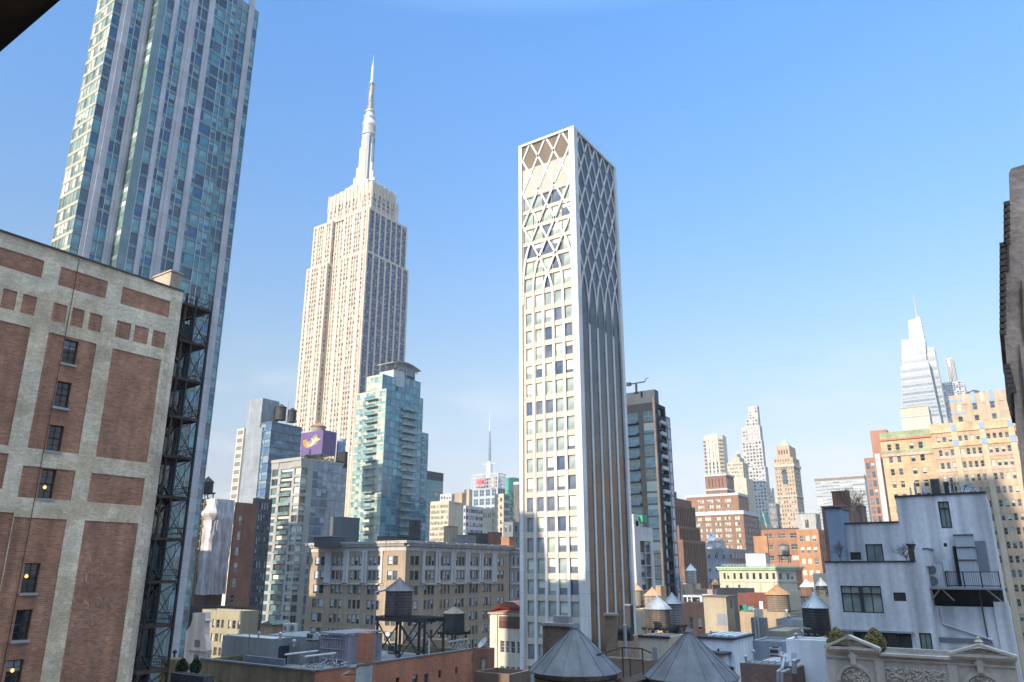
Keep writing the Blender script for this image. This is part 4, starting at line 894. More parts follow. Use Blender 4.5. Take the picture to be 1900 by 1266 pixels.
while zk > 52:
    for f, u0, u1 in ((Face('S', (x0, y0_), x1 - x0), along(Vector((0, y0_, zk)), 0, 681.5 - k * .45) - x0, along(Vector((0, y0_, zk)), 0, 702 - k * .55) - x0), (Face('E', (x1 + .3, y0_), y1 - y0_), (y1 - y0_) * .42, (y1 - y0_) * .80), (fr_, .3, 2.6), (fL, -.9, 1.0)):
        if f is fr_ and zk > rw_.z - 2: continue
        if f is fL and zk > lw.z - 2: continue
        if f.side == 'E' and f is not fr_ and k < 1: continue
        mb = MB(); f.box(mb, u0, u1, zk - .28, zk, -1.7, .03); A.part('balcony', mb, slab)
        mb = MB(); f.box(mb, u0 + .05, u1 - .05, zk + .02, zk + 1.0, -1.66, -1.62); A.part('balustrade', mb, rail_g)
    zk -= fl_a; k += 1
# roof plant and the vaulted canopy
m1 = at(731, 686, 300); xm0 = along(m1, 0, 705); mb = MB().box(xm0, m1.x, m1.y, m1.y + 7, cA.z - 3, m1.z); A.part('plant_room', mb, M('plant_room_panel', (.44, .45, .44), .6, .08, .08))
m2 = at(747, 680, 306); xm0 = along(m2, 0, 736.5); ym1 = along(m2, 1, 771); mb = MB().box(xm0, m2.x, m2.y, ym1, cB.z - .5, m2.z); A.part('plant_room', mb, M('plant_room_slate', (.26, .29, .33), .6, .08, .08))
mb = MB().box(m2.x - .3, m2.x + .05, m2.y + .3, ym1 - .3, cB.z - .2, cB.z + 1.6); A.part('louvre', mb, steel_dark)
a0 = at(729.7, 669.5, 300); ye = along(a0, 1, 781.8); xe = a0.x; zap = a0.z + 1.3; n_ = 14; xw_ = along(a0, 0, 699.6); mb = MB(); rim = []
for i in range(n_ + 1):
    f_ = i / n_; rim.append((a0.y + (ye - a0.y) * f_, a0.z - .4 + (zap - a0.z + .4) * (1 - (2 * f_ - 1) ** 2)))
for i in range(n_):
    (ya, za), (yb_, zb_) = rim[i], rim[i + 1]
    for dz in (0, -.3):
        pts = [(xw_, ya, za + dz), (xe, ya, za + dz), (xe, yb_, zb_ + dz), (xw_, yb_, zb_ + dz)]; mb.poly(pts if dz == 0 else pts[::-1])
    mb.poly([(xe, ya, za - .3), (xe, yb_, zb_ - .3), (xe, yb_, zb_), (xe, ya, za)]); mb.poly([(xw_, ya, za), (xw_, yb_, zb_), (xw_, yb_, zb_ - .3), (xw_, ya, za - .3)])
mb.poly([(xw_, rim[0][0], rim[0][1] - .3), (xe, rim[0][0], rim[0][1] - .3), (xe, rim[0][0], rim[0][1]), (xw_, rim[0][0], rim[0][1])])
A.part('canopy', mb, M('canopy_copper', (.46, .37, .30), .6, .15, .1, .2))
for xx in (xe - .5, xe - 5, xw_ + 2):
    mb = MB()
    for i in range(n_):
        (ya, za), (yb_, zb_) = rim[i], rim[i + 1]; mb.bar((xx, ya, za - .35), (xx, yb_, zb_ - .35), .22)
        if 1 <= i < n_ - 1: mb.bar((xx, ya, za - .35), (xx, (ya + yb_) / 2, a0.z - 2.2), .12); mb.bar((xx, (ya + yb_) / 2, a0.z - 2.2), (xx, yb_, zb_ - .35), .12)
    mb.bar((xx, rim[1][0], a0.z - 2.2), (xx, rim[-2][0], a0.z - 2.2), .16)
    for i in (3, 7, 11): mb.tube((xx, rim[i][0], a0.z - 2.2), (xx, rim[i][0], cB.z - .3), .14)
    A.part('canopy_truss', mb, galv)
A.finish()
# ============================================================ cornice building, middle distance
bq = M('tan_brick', (.36, .275, .19), .9, .12, .14, fine=2.2); terra = M('terracotta_white', (.50, .47, .45), .8, .1, .16)
bx0, bx1, by0, by1, bz = blk(575.5, 754.3, 945, 1004, 205)
BB = Bld('corniced_loft_block', 'tan brick block with a white dentilled cornice and white pilasters round its top storeys', 'building', ((bx0 + bx1) / 2, by0, 0))
fS = Face('S', (bx0, by0), bx1 - bx0); fE = Face('E', (bx1, by0), by1 - by0)
bfl = at(754.3, 1030, 205).z - at(754.3, 1057.9, 205).z
def pxs(f, lst, py):
    if f.side == 'S': return [(onp(a, py, 1, by0).x - bx0, onp(b_, py, 1, by0).x - bx0) for a, b_ in lst]
    return [(onp(a, py, 0, bx1).y - by0, onp(b_, py, 0, bx1).y - by0) for a, b_ in lst]
zx = lambda v: 560 + v / 4.524
def lights(a, b_, n): w_ = (zx(b_) - zx(a)); g_ = w_ * .10; q = (w_ - g_ * (n - 1)) / n; return [(zx(a) + i * (q + g_), zx(a) + i * (q + g_) + q) for i in range(n)]
sS = lights(118, 202, 2) + lights(262, 357, 3) + lights(412, 510, 3) + lights(566, 668, 3) + lights(724, 810, 2)
sE = lights(913, 988, 2) + lights(1036, 1117, 3) + lights(1166, 1246, 3) + lights(1293, 1367, 3) + lights(1413, 1482, 3) + lights(1525, 1591, 3) + lights(1643, 1697, 2)
rs = rows(bz - 3.3, 12, bfl, bfl * .62, .6)
st_b = sty(P('sash_greygreen', (.07, .085, .085), .5), [glass_dark, G('beige_glass_sky', (.10, .13, .15), ior=1.9), glass_dark, glass_grey], M('blind_bluewhite', (.48, .53, .58), .5, .05, .05, spec=.6), bars='sash', fr=.10, bt=.10, pb=.62, bf=(.4, .5, .8, .9), var=12)
for f, cs in ((fS, pxs(fS, sS, 1030)), (fE, pxs(fE, sE, 1032))):
    mb = MB(); os_ = f.wall(mb, 0, bz, ops_of([(a, b_) for a, b_ in cs], rs, f), .32, 0, 0); BB.part('wall', mb, bq); BB.wins(f, os_, st_b, .2)
    # sills, in one moulding per window group line
    for (c, d) in rs[:7]:
        mb = MB(); f.box(mb, .3, f.len - .3, c - .22, c - .02, -.07, .02); BB.part('sill_course', mb, bq)
mb = MB(); shell(mb, bx0, bx1, by0, by1, 0, bz, S=False, E=False, par=1.2, mroof=1); BB.part('wall', mb, [bq, tar])
zt2 = rs[1][0] - .9                                     # foot of the white two-storey order
for f, grp, bays in ((fS, (202, 690), (262, 357, 412, 510, 566, 668)), (fE, (1008, 1635), (1036, 1117, 1166, 1246, 1293, 1367, 1413, 1482, 1525, 1591))):
    g0 = pxs(f, [(zx(grp[0]), zx(grp[1]))], 1030)[0]
    bb_ = pxs(f, [(zx(bays[i]), zx(bays[i + 1])) for i in range(0, len(bays), 2)], 1030)
    edges = [g0[0]] + [e for p_ in bb_ for e in p_] + [g0[1]]
    for i in range(0, len(edges), 2):
        a, c = edges[i], edges[i + 1]
        if c - a > 1.6 and 0 < i < len(edges) - 2: m_ = (a + c) / 2; prs = [(a + .25, m_ - .12), (m_ + .12, c - .25)]
        else: prs = [(a + .15, c - .15)]
        for u0, u1 in prs:
            mb = MB(); f.box(mb, u0, u1, zt2 + .5, bz - 2.9, -.38, .02); f.box(mb, u0 - .1, u1 + .1, zt2, zt2 + .5, -.46, .02); f.box(mb, u0 - .12, u1 + .12, bz - 2.9, bz - 2.5, -.48, .02); BB.part('pilaster', mb, terra)
    for u0, u1 in bb_:
        mb = MB(); f.box(mb, u0 - .15, u1 + .15, rs[0][0] - 1.25, rs[0][0] - .25, -.12, .02); BB.part('spandrel_panel', mb, terra)
        mb = MB(); f.box(mb, u0 - .1, u1 + .1, zt2 - .35, zt2 - .05, -.9, .02); f.box(mb, u0, u1, zt2 + .42, zt2 + .52, -.88, -.8); BB.part('balconette', mb, terra)
    mb = MB(); f.box(mb, g0[0] - .4, g0[1] + .4, zt2 - .55, zt2 - .36, -.34, .02); f.box(mb, g0[0] - .4, g0[1] + .4, zt2 - .06, zt2 - .01, -.36, .02); BB.part('belt_course', mb, terra)
mb = MB(); mb.box(bx0 - .15, bx1 + .15, by0 - .15, by0 + .1, bz - 2.5, bz - 1.55); mb.box(bx1 - .1, bx1 + .15, by0 + .1, by1 + .05, bz - 2.5, bz - 1.55); BB.part('frieze', mb, terra)
mb = MB(); mb.box(bx0 - 1.15, bx1 + 1.15, by0 - 1.15, by0 + .1, bz - .55, bz - .05); mb.box(bx1 - .1, bx1 + 1.15, by0 + .1, by1 + .8, bz - .55, bz - .05)
mb.box(bx0 - 1.3, bx1 + 1.3, by0 - 1.3, by0 + .1, bz - .05, bz + .14); mb.box(bx1 - .1, bx1 + 1.3, by0 + .1, by1 + .95, bz - .05, bz + .14); BB.part('cornice', mb, terra)
mb = MB(); n_ = 52
for i in range(n_):
    u = (bx1 - bx0) * (i + .5) / n_; mb.box(bx0 + u - .2, bx0 + u + .2, by0 - .85, by0 - .13, bz - 1.3, bz - .56)
for i in range(66):
    u = (by1 - by0) * (i + .5) / 66; mb.box(bx1 + .13, bx1 + .85, by0 + u - .2, by0 + u + .2, bz - 1.3, bz - .56)
BB.part('dentils', mb, terra, kind='stuff')
mb = MB()
for i in range(9): u = (bx1 - bx0) * (i + .5) / 9; mb.lathe((bx0 + u, by0 - 1.3, bz - .12), [(.22, -.15), (.28, 0), (.22, .15)], 8)
for i in range(11): u = (by1 - by0) * (i + .5) / 11; mb.lathe((bx1 + 1.3, by0 + u, bz - .12), [(.22, -.15), (.28, 0), (.22, .15)], 8)
BB.part('lion_heads', mb, terra, kind='stuff'); BB.finish()
zr = bz - 1.2                                            # its roof, and what stands on it
def on_roof(name, label, cat, geom, mat, z0=None, depth=None, cap=None, **k):
    xl, xc, xr, yt, D = geom; c = at(xc, yt, D); x0 = along(c, 0, xl); y1 = along(c, 1, xr) if xr else c.y + depth
    z0 = zr if z0 is None else z0
    t = thing(name, label, cat, ((x0 + c.x) / 2, (c.y + y1) / 2, z0), k.get('group')); mb = MB().box(x0, c.x, c.y, y1, z0, c.z); mb.build('walls', mat, t)
    MB().box(x0 - .12, c.x + .12, c.y - .12, y1 + .12, c.z, c.z + .18).build('coping', cap or P('coping_grey', (.20, .20, .21), .8), t); return t, (x0, c.x, c.y, y1, c.z)
slate = M('penthouse_slate', (.125, .135, .14), .7, .08, .1, joints=(5.5, 4.2, (.07, .075, .08)))
on_roof('roof_penthouse', 'slate grey panelled penthouse box on the corniced block roof, left end', 'penthouse', (614, 634, 668, 960, 226), slate)
on_roof('roof_shed', 'long black roof shed beside the slate penthouse at the left', 'shed', (584, 617, 640, 996, 215), tar)
on_roof('roof_bulkhead', 'low brown bulkhead in the middle of the corniced block roof', 'bulkhead', (700, 722, 768, 996, 222), brick_brown, cap=tar)
tank('dark round tank sitting on the corniced block roof, in front of the aqua tower', 769, 961, 1003, 23, 226, cone=.9, body=wood_dark, roof=tar, flat=True)
on_roof('roof_bulkhead', 'tan brick stair bulkhead on the corniced block roof, right of the round tank', 'bulkhead', (824, 835, 850, 977, 246), brick_tan)
on_roof('roof_shed', 'black flat roof shed on the corniced block, below the white banded offices', 'shed', (868, 876, 905, 989, 250), tar)
on_roof('roof_bulkhead', 'red brown bulkhead at the right end of the corniced block roof', 'bulkhead', (905, 917, 932, 988, 252), brick_red)
t, g_ = on_roof('roof_garden', 'bright green roof lawn patch on the corniced block', 'roof garden', (850, 862, 884, 994, 243), P('lawn_edge', (.2, .2, .2), .8)); mb = MB().box(g_[0] + .1, g_[1] - .1, g_[2] + .1, g_[3] - .1, g_[4] + .18, g_[4] + .3); mb.build('lawn', M('lawn_green', (.12, .24, .04), .9, .2, 0), t)
on_roof('roof_bulkhead', 'orange brick bulkhead beside the white pier of the lattice tower', 'bulkhead', (930, 945, 958, 997, 245), brick_orange, depth=None)
# ---- narrow ornate grey building next door
go = gen('ornate_grey_building', 'narrow ornate grey stone building squeezed between the corniced block and lattice tower', (934, 947, 985, 1016, 248), M('ornate_grey', (.27, .26, .26), .85, .15, .2), S=dict(n=1, frac=.5, fl=5.2, wh=3.2, off=2.4, st=st_brown, d=.4), E=dict(n=4, frac=.45, fl=5.2, wh=3.2, off=2.4, st=st_brown, d=.4), trim=[(0, .6, .7, terra), (1.2, 1.6, .3, terra), (6.2, 6.5, .3, terra), (11.4, 11.7, .3, terra)])
gen('grey_setback_block', 'grey stone setback block with a dark door behind the ornate narrow building', (934, 952, 990, 968, 300), M('setback_grey', (.20, .20, .205), .85, .15, .15), S=dict(n=2, frac=.4, fl=4.5, wh=2.4, off=1.5, nf=3, st=st_sash), E=dict(n=4, frac=.4, fl=4.5, wh=2.4, off=1.5, nf=3, st=st_sash))
# ============================================================ the cluster beyond, between aqua tower and lattice tower
tealg = [G('teal_a', (.03, .13, .14), ior=1.9), G('teal_b', (.06, .19, .19), ior=1.9)]
gen('teal_glass_office', 'teal glass office block with a dark slanted crown, right behind the aqua tower', (792, 795.6, 823, 874, 600), aq_s, S=dict(n=2, frac=.9, fl=4, wh=2.9, off=6, st=sty(fr_grey, aqg, bars='none', pb=.1)), E=dict(n=9, frac=.96, fl=4, wh=2.7, off=9, st=sty(fr_grey, tealg, bars='none', pb=.1, tilt=.004)), par=0, trim=[(0, 7.0, .1, dark_st)])
grid_c = M('grid_cream', (.56, .46, .33), .85, .08, .1)
st_c = sty(fr_grey, [glass_grey, G('cream_glass_tan', (.20, .16, .12)), glass_dark], bars='none', pb=.35)
CG = gen('cream_grid_slab', 'cream apartment slab with a tight grid of windows behind the corniced block', (799, 833, 838.6, 929, 420), grid_c, S=dict(n=12, frac=.62, fl=3.1, wh=1.75, off=2.2, st=st_c, d=.25), fin=False)
CG = gen('', '', (CG.g[1] - 3, at(846, 929, 432).x, CG.g[3], along(at(846, 929, 432), 1, 860.5), (CG.g[4],)), grid_c, S=dict(n=5, frac=.62, fl=3.1, wh=1.75, off=2.2, st=st_c, d=.25), E=dict(n=6, frac=.5, fl=3.1, wh=1.7, off=2.2, st=st_far, d=.2), B=CG)
gen('white_setback_top', 'small white block with two rows of windows rising behind the cream slab', (817, 838, 844, 916, 490), white_st, S=dict(n=4, frac=.6, fl=4, wh=2, off=1.4, nf=4, st=st_far), E=dict(n=2, frac=.5, fl=4, wh=2, off=1.4, nf=4, st=st_far))
gen('tan_plain_tower', 'plain tan windowless block beyond the cream slab', (844, 858, 865, 914, 520), brick_tan)
gen('tan_plain_tower', 'pale tan sliver of a tower left of the red lettered crown', (862, 871, 877, 908, 560), M('tan_pale', (.52, .40, .29), .9, .1, .1))
st_bd = sty(fr_grey, [G('band_dark', (.05, .055, .07), ior=1.7), G('band_pale', (.22, .22, .24)), glass_dark], bars=(3, 1), pb=.25)
gen('white_banded_offices', 'white banded office block with dark ribbon windows behind the corniced block', (860.5, 864.5, 897, 938, 380), white_st, S=dict(n=1, frac=.7, fl=3.5, wh=1.9, off=1.6, st=st_bd), E=dict(n=7, frac=.98, m0=.01, fl=3.5, wh=1.9, off=1.6, st=st_bd))
gen('arched_cream_block', 'cream block with small arched openings along its top', (896, 913, 919, 943, 360), cream, S=dict(n=4, frac=.45, fl=9, wh=2.4, off=2.2, nf=1, st=st_sash), E=dict(n=3, frac=.6, fl=3.2, wh=1.8, off=2, st=st_sash))
ws = gen('white_stair_slab', 'tall pale slab with a single column of dark landings', (918, 935, 946, 916, 340), cream, S=dict(c=[(.62, .82)], fl=3.4, wh=1.8, off=1.8, st=sty(fr_dark, [glass_warm, glass_dark], bars='none'), d=.8), E=dict(n=5, frac=.9, fl=3.4, wh=2.2, off=.8, st=st_gl))
ng = M('netting_green', (.10, .36, .24), .85, .15, .1); nt_ = gen('green_netted_tower', 'tower wrapped in bright green construction netting beside the lattice tower', (938.5, 954, 968, 886, 700), ng, par=0)
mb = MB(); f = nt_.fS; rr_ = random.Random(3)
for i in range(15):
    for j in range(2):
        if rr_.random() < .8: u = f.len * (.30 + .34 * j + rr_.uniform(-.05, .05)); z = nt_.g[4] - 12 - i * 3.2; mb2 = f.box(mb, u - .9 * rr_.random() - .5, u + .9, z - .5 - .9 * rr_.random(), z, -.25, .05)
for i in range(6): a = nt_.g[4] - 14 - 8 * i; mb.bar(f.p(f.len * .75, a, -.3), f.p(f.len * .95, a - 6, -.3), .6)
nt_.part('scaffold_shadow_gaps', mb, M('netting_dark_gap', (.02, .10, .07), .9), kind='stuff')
gen('brown_slab_tower', 'dark brown slab tower with a pale cap, touching the lattice tower', (953.5, 963, 975, 894, 600), M('slab_brown', (.15, .125, .11), .8, .1, .1), trim=[(0, 2.2, .2, white_st)])
# ---- broadcast tower with red sign
bx = at(924, 905, 1000); tw0 = along(bx, 0, 876.5); ty1 = along(bx, 1, 938)
st_n = sty(white_metal, [G('news_glass', (.13, .17, .22), ior=1.7), G('news_glass_dark', (.06, .08, .11), ior=1.7)], bars=(2, 2), fr=.5, bt=.25, pb=0)
NT = gen('broadcast_tower', 'office tower with a steel framed crown, red letters and a striped antenna', (tw0, bx.x, bx.y, ty1, (bx.z,)), M('news_metal', (.42, .44, .46), .6, .1, .1), S=dict(n=4, frac=.86, fl=12, wh=10, off=1, nf=8, st=st_n), E=dict(n=3, frac=.9, fl=12, wh=10.5, off=1, nf=8, st=sty(fr_dark, [glass_blue], bars=(2, 3), pb=0)), fin=False, par=0)
z0c = bx.z; z1c = at(924, 878, 1000).z; W1 = bx.x - tw0; mb = MB()
for i in range(10):
    x = tw0 + W1 * i / 9; mb.box(x - .4, x + .4, bx.y - .8, bx.y, z0c, z1c)
for j in range(5): z = z0c + (z1c - z0c) * j / 4; mb.box(tw0, bx.x, bx.y - .8, bx.y, z - .4, z + .4); mb.box(bx.x, bx.x + .8, bx.y, ty1, z - .4, z + .4)
for i in range(7): y = bx.y + (ty1 - bx.y) * i / 6; mb.box(bx.x, bx.x + .8, y - .4, y + .4, z0c, z1c)
NT.part('crown_frame', mb, white_metal)
mb = MB().box(tw0 + 4, bx.x - 4, bx.y + 4, ty1 - 4, z0c, z1c - 6); NT.part('crown_core', mb, M('crown_core_tan', (.36, .33, .29), .7))
q = at(918, 890, 1003); mb = MB().lathe((bx.x - 8, bx.y + 3, 0), [(5.5, z0c), (5.5, z1c - 4)], 18); NT.part('crown_drum', mb, M('drum_tan', (.42, .38, .33), .6))
s0, s1 = along(bx, 0, 885.5), along(bx, 0, 901.5); mb = MB().box(s0, s1, bx.y - 2.2, bx.y - 1.0, at(893, 901, 1000).z, at(893, 879.5, 1000).z); NT.part('sign_board', mb, M('sign_board_grey', (.35, .33, .34), .7))
text('H&M', 10.5, ((s0 + s1) / 2, bx.y - 2.4, at(893, 897, 1000).z), (math.pi / 2, 0, 0), P('sign_red', (.80, .03, .05), .5), NT.root, 'sign_lettering', ext=.15, sx_=.62, bold=.22)
ax, ay = at(908.5, 870, 1010).x, at(908.5, 870, 1010).y; az_ = lambda py: at(908.5, py, 1010).z
mb = MB().lathe((ax, ay, 0), [(4.2, z1c - 6), (4.2, az_(860)), (2.4, az_(859)), (2.4, az_(856))], 10); mb.box(ax - 11, ax + 11, ay - .5, ay + .5, az_(861.5), az_(860.5)); NT.part('antenna_base', mb, white_metal)
segs = [857, 845, 832, 820, 812, 801, 778, 762]
for i in range(7):
    r_ = 1.9 - i * .22; mb = MB().tube((ax, ay, az_(segs[i])), (ax, ay, az_(segs[i + 1])), r_ if i < 6 else .3, 8, r2=(r_ - .1) if i < 6 else .15); mb.lathe((ax, ay, az_(segs[i + 1])), [(r_ + .5 if i < 6 else .3, -.4), (r_ + .5 if i < 6 else .3, .4)], 8); NT.part('antenna', mb, [antw if i in (5, 6) else P('antenna_slate', (.20, .23, .28), .6)])
NT.finish()
# ============================================================ right of the lattice tower
# ---- dark stone tower with teal corner glass
dt_g = [G('dt_teal', (.011, .045, .085), ior=1.7), G('dt_teal2', (.018, .065, .11), ior=1.7), G('dt_dark', (.015, .035, .05), ior=1.8)]
st_dt = sty(P('dt_frame', (.06, .11, .12), .5, .2), dt_g, P('dt_blind', (.05, .10, .14), .4), bars=(2, 2), fr=.07, bt=.07, pb=.25, tilt=.004, var=10)
fl_d = at(1215, 800, 210).z - at(1215, 821.5, 210).z
DT = gen('dark_stone_tower', 'dark stone tower with teal corner glass, balconies and a window cleaning crane', (1152, 1213.5, 1234.5, 746, 210), dark_st,
         S=dict(c=[(.06, .50), (.66, .985)], fl=fl_d, wh=fl_d * .86, off=fl_d * .75, st=st_dt, d=.12), E=dict(c=[(.36, .88)], fl=fl_d, wh=fl_d * .72, off=1.0, st=sty(fr_dark, [dt_g[2], dt_g[2], dt_g[0]], bars='vert', pb=.1), d=.9), fin=False)
x0, x1, y0_, y1, z1 = DT.g
gs = at(1243.5, 774, 220); gx = x1 - .6; mb = MB(); fg = Face('E', (gx, y1), along(Vector((gx, y1, gs.z)), 1, 1243.5) - y1); os_ = fg.wall(mb, 0, gs.z, ops_of(cols(fg.len, 2, .96), rows(gs.z, 28, fl_d, fl_d * .9, .2), fg), .06); shell(mb, x0, gx, y1, y1 + fg.len, 0, gs.z, S=False, E=False); DT.part('glass_wing', mb, [P('dt_span', (.06, .10, .14), .4), roofgrey]); DT.wins(fg, os_, sty(fr_dark, bl_gl, bars='none', pb=.1, tilt=.004), .04)
u = at(1199.5, 715, 207); ux0 = x0; uy = max(u.y, y0_ + 2); uy1 = along(Vector((u.x, uy, u.z)), 1, 1221.5); mb = MB(); shell(mb, ux0, u.x, uy, uy1, z1 - 1, u.z, par=.8); DT.part('penthouse', mb, [M('penthouse_metal', (.05, .062, .078), .55, .1, .2), roofgrey])
f = DT.fS
for k in range(0, 24):
    z = z1 - fl_d * (k + 1.72)
    mb = MB(); f.box(mb, .2, f.len * .51, z - .18, z, -1.1, .03); f.box(mb, .25, f.len * .5, z + .01, z + .95, -1.08, -1.03, 1); DT.part('balcony', mb, [dark_st, dt_g[0]])
    if k < 8:
        fe2 = DT.fE; mb = MB(); fe2.box(mb, fe2.len * .34, fe2.len * .9, z - .1, z + .12, -.55, .03); fe2.box(mb, fe2.len * .35, fe2.len * .89, z + .13, z + 1.05, -.53, -.48, 1); DT.part('balcony', mb, [fr_grey, G('dt_rail_%d' % k, (.16, .22, .26), ior=1.7)])
mb = MB().box(x1 - .35, x1 + .25, y0_ - .25, y0_ + .45, 0, z1 + 1.6); DT.part('corner_post', mb, M('corner_post_brown', (.16, .12, .10), .6))
DT.finish()
q = at(1181, 722, 212); t = thing('window_cleaning_crane', 'black roof crane with a long jib on the dark stone tower', 'crane', (q.x, q.y, u.z - .8)); mb = MB().tube((q.x, q.y, u.z - .8), (q.x, q.y, at(1181, 711, 212).z), .35, 8); mb.build('mast', steel_dark, t)
a = at(1167, 713.5, 212); b_ = at(1197, 708.5, 212); mb = MB().bar(a, b_, .3); mb.bar(b_, at(1199, 702.5, 212), .2); mb.bar(at(1199, 702.5, 212), at(1204, 701.5, 212), .15); mb.build('jib', steel_dark, t); MB().box(a.x - .6, a.x + .6, a.y - .5, a.y + .5, a.z - .45, a.z + .5).build('counterweight', steel_dark, t)
# ---- white stepped building with green hoarding
WB = gen('white_stepped_building', 'white building with a recessed dark window grid and green wrapped roof box', (1166, 1177, 1211, 976, 190), white_st, E=dict(c=[(.27, .55), (.56, .84)], fl=3.1, wh=2.9, off=3.6, st=sty(fr_dark, [glass_dark, G('wb_glass', (.07, .055, .05)), glass_grey], bars=(2, 2), pb=.2, var=12), d=.6), fin=False)
x0, x1, y0_, y1, z1 = WB.g
for a_, h_ in ((.02, 5.2), (.18, 3.6), (.36, 1.8)):
    mb = MB().box(x0, x1 - .2, y0_ + .1 + (y1 - y0_) * a_ * .6, y0_ + (y1 - y0_) * (.25 + a_), z1 - .7, z1 + h_ - 2.2); WB.part('roof_step', mb, white_st)
qg = at(1192, 956, 193); mb = MB().box(along(qg, 0, 1166), qg.x, qg.y, qg.y + 3, z1 + 1.2, qg.z); WB.part('hoarding', mb, P('hoarding_green', (.05, .34, .16), .7)); WB.finish()
# ---- brown brick stepped tower
st_bt = sty(fr_dark, [glass_dark, G('bt_glass', (.10, .09, .085))], bars='sash', pb=.4)
BT = gen('stepped_brown_tower', 'stepped brown tower with pale vertical piers, shaded side facing us', (1246, 1251.5, 1290, 935, 300), brick_brown, E=dict(n=11, frac=.5, fl=60, wh=58, off=1, nf=1, st=sty(P('bt_span', (.06, .045, .04), .7), [P('bt_dark', (.045, .035, .032), .6)], bars=(1, 17), fr=.05, bt=.5, pb=0), d=.3), fin=False)
x0, x1, y0_, y1, z1 = BT.g
p2 = at(1253, 975, 298); BT = gen('', '', (x0, x1 + 1.5, y0_ - .5, along(Vector((x1 + 1.5, y0_, p2.z)), 1, 1299), (p2.z,)), brick_brown, E=dict(n=12, frac=.5, fl=60, wh=56, off=1, nf=1, st=sty(P('bt_span2', (.06, .045, .04), .7), [P('bt_dark2', (.045, .035, .032), .6)], bars=(1, 16), fr=.05, bt=.5, pb=0), d=.3), B=BT, fin=False)
p3 = at(1254, 1001, 296); BT = gen('', '', (x0, x1 + 3, y0_ - 1, along(Vector((x1 + 3, y0_, p3.z)), 1, 1309), (p3.z,)), brick_brown, E=dict(n=13, frac=.5, fl=46, wh=44, off=1, nf=1, st=sty(P('bt_span3', (.06, .045, .04), .7), [P('bt_dark3', (.045, .035, .032), .6)], bars=(1, 13), fr=.05, bt=.5, pb=0), d=.3), B=BT, fin=False)
mb = MB().box(x0 + .5, x1 - .4, y0_ + 4, y1 - 3, z1 - .7, z1 + 2.6); mb.box(x0 + .5, x1 - .2, y0_ + 1, y0_ + 3.6, z1 - .7, z1 + 5); BT.part('roof_bulkhead', mb, brick_brown); BT.finish()
# ---- big brown brick block with white band and tower top
st_bb = sty(fr_white, [glass_dark, glass_grey, G('bb_pale', (.35, .34, .30), rough=.15)], M('bb_blind', (.60, .58, .50), .5), bars='sash', fr=.12, pb=.7, bf=(.5, .8, 1., 1.))
st_bbd = sty(fr_white, [glass_dark, glass_grey], M('bb_blind_shade', (.42, .44, .47), .5), bars='sash', fr=.15, pb=.5)  # east copy of the blinds, shade tinted into the colour
grp3 = lambda a, b_, n: [(a + (b_ - a) * (i + .1) / n, a + (b_ - a) * (i + .85) / n) for i in range(n)]
csS = sum([grp3(a, a + .125, 3) for a in (.06, .25, .44, .63)], []) + grp3(.83, .93, 2)
csU = sum([grp3(a, a + .125, 3) for a in (.22, .40, .57, .74)], [])
BK = gen('brown_brick_block', 'big brown brick block with a white belt band and white window blinds', (1285, 1379, 1407, 950, 470), M('bk_brick', (.27, .155, .095), .9, .12, .1), S=dict(c=csS, fl=3.62, wh=2.1, off=2.6, st=st_bb), E=dict(c=sum([grp3(a, a + .15, 2) for a in (.06, .25, .44, .63, .80)], []), fl=3.62, wh=2.1, off=2.6, st=st_bbd), fin=False, trim=[(-1.0, 1.4, .5, white_st)])
x0, x1, y0_, y1, z1 = BK.g
c_ = at(1369.5, 916.5, 474); ua = along(c_, 0, 1273.8); ub = along(c_, 1, 1388)
BK = gen('', '', (ua, c_.x, c_.y, ub, (c_.z,)), M('bk_brick_up', (.29, .165, .10), .9, .12, .1), S=dict(c=csU, fl=3.62, wh=2.1, off=2.8, nf=3, st=st_bb), E=dict(c=sum([grp3(a, a + .17, 2) for a in (.08, .31, .54, .77)], []), fl=5.2, wh=2.6, off=3, nf=2, st=st_bbd), fin=False, B=BK, trim=[(-.8, .8, .4, white_st)], z0=z1 - 2)
c_ = at(1347, 879, 484); ta = along(c_, 0, 1308); tb = along(c_, 1, 1361)
BK = gen('', '', (ta, c_.x, c_.y, tb, (c_.z,)), M('bk_brick_top', (.27, .15, .11), .9, .1, .1), S=dict(n=5, frac=.4, m0=.1, fl=9.2, wh=6, off=2.6, nf=1, st=sty(brick_red, [brick_brown, glass_dark], bars='none', fr=.3, pb=0)), E=dict(n=4, frac=.5, fl=9.2, wh=6, off=2.6, nf=1, st=st_bbd), fin=False, B=BK, trim=[(0, 1.2, .6, white_st), (9.6, 10.6, .35, white_st)], z0=z1 + 9); BK.finish()
# ---- far towers
def far(name, label, geom, wall, nS=6, nE=4, fl=3.6, wh=1.7, frac=.5, **k):
    return gen(name, label, geom, wall, S=dict(n=nS, frac=frac, fl=fl, wh=wh, off=1.5, st=st_far, d=.25), E=dict(n=nE, frac=frac, fl=fl, wh=wh, off=1.5, st=st_far, d=.25), **k)
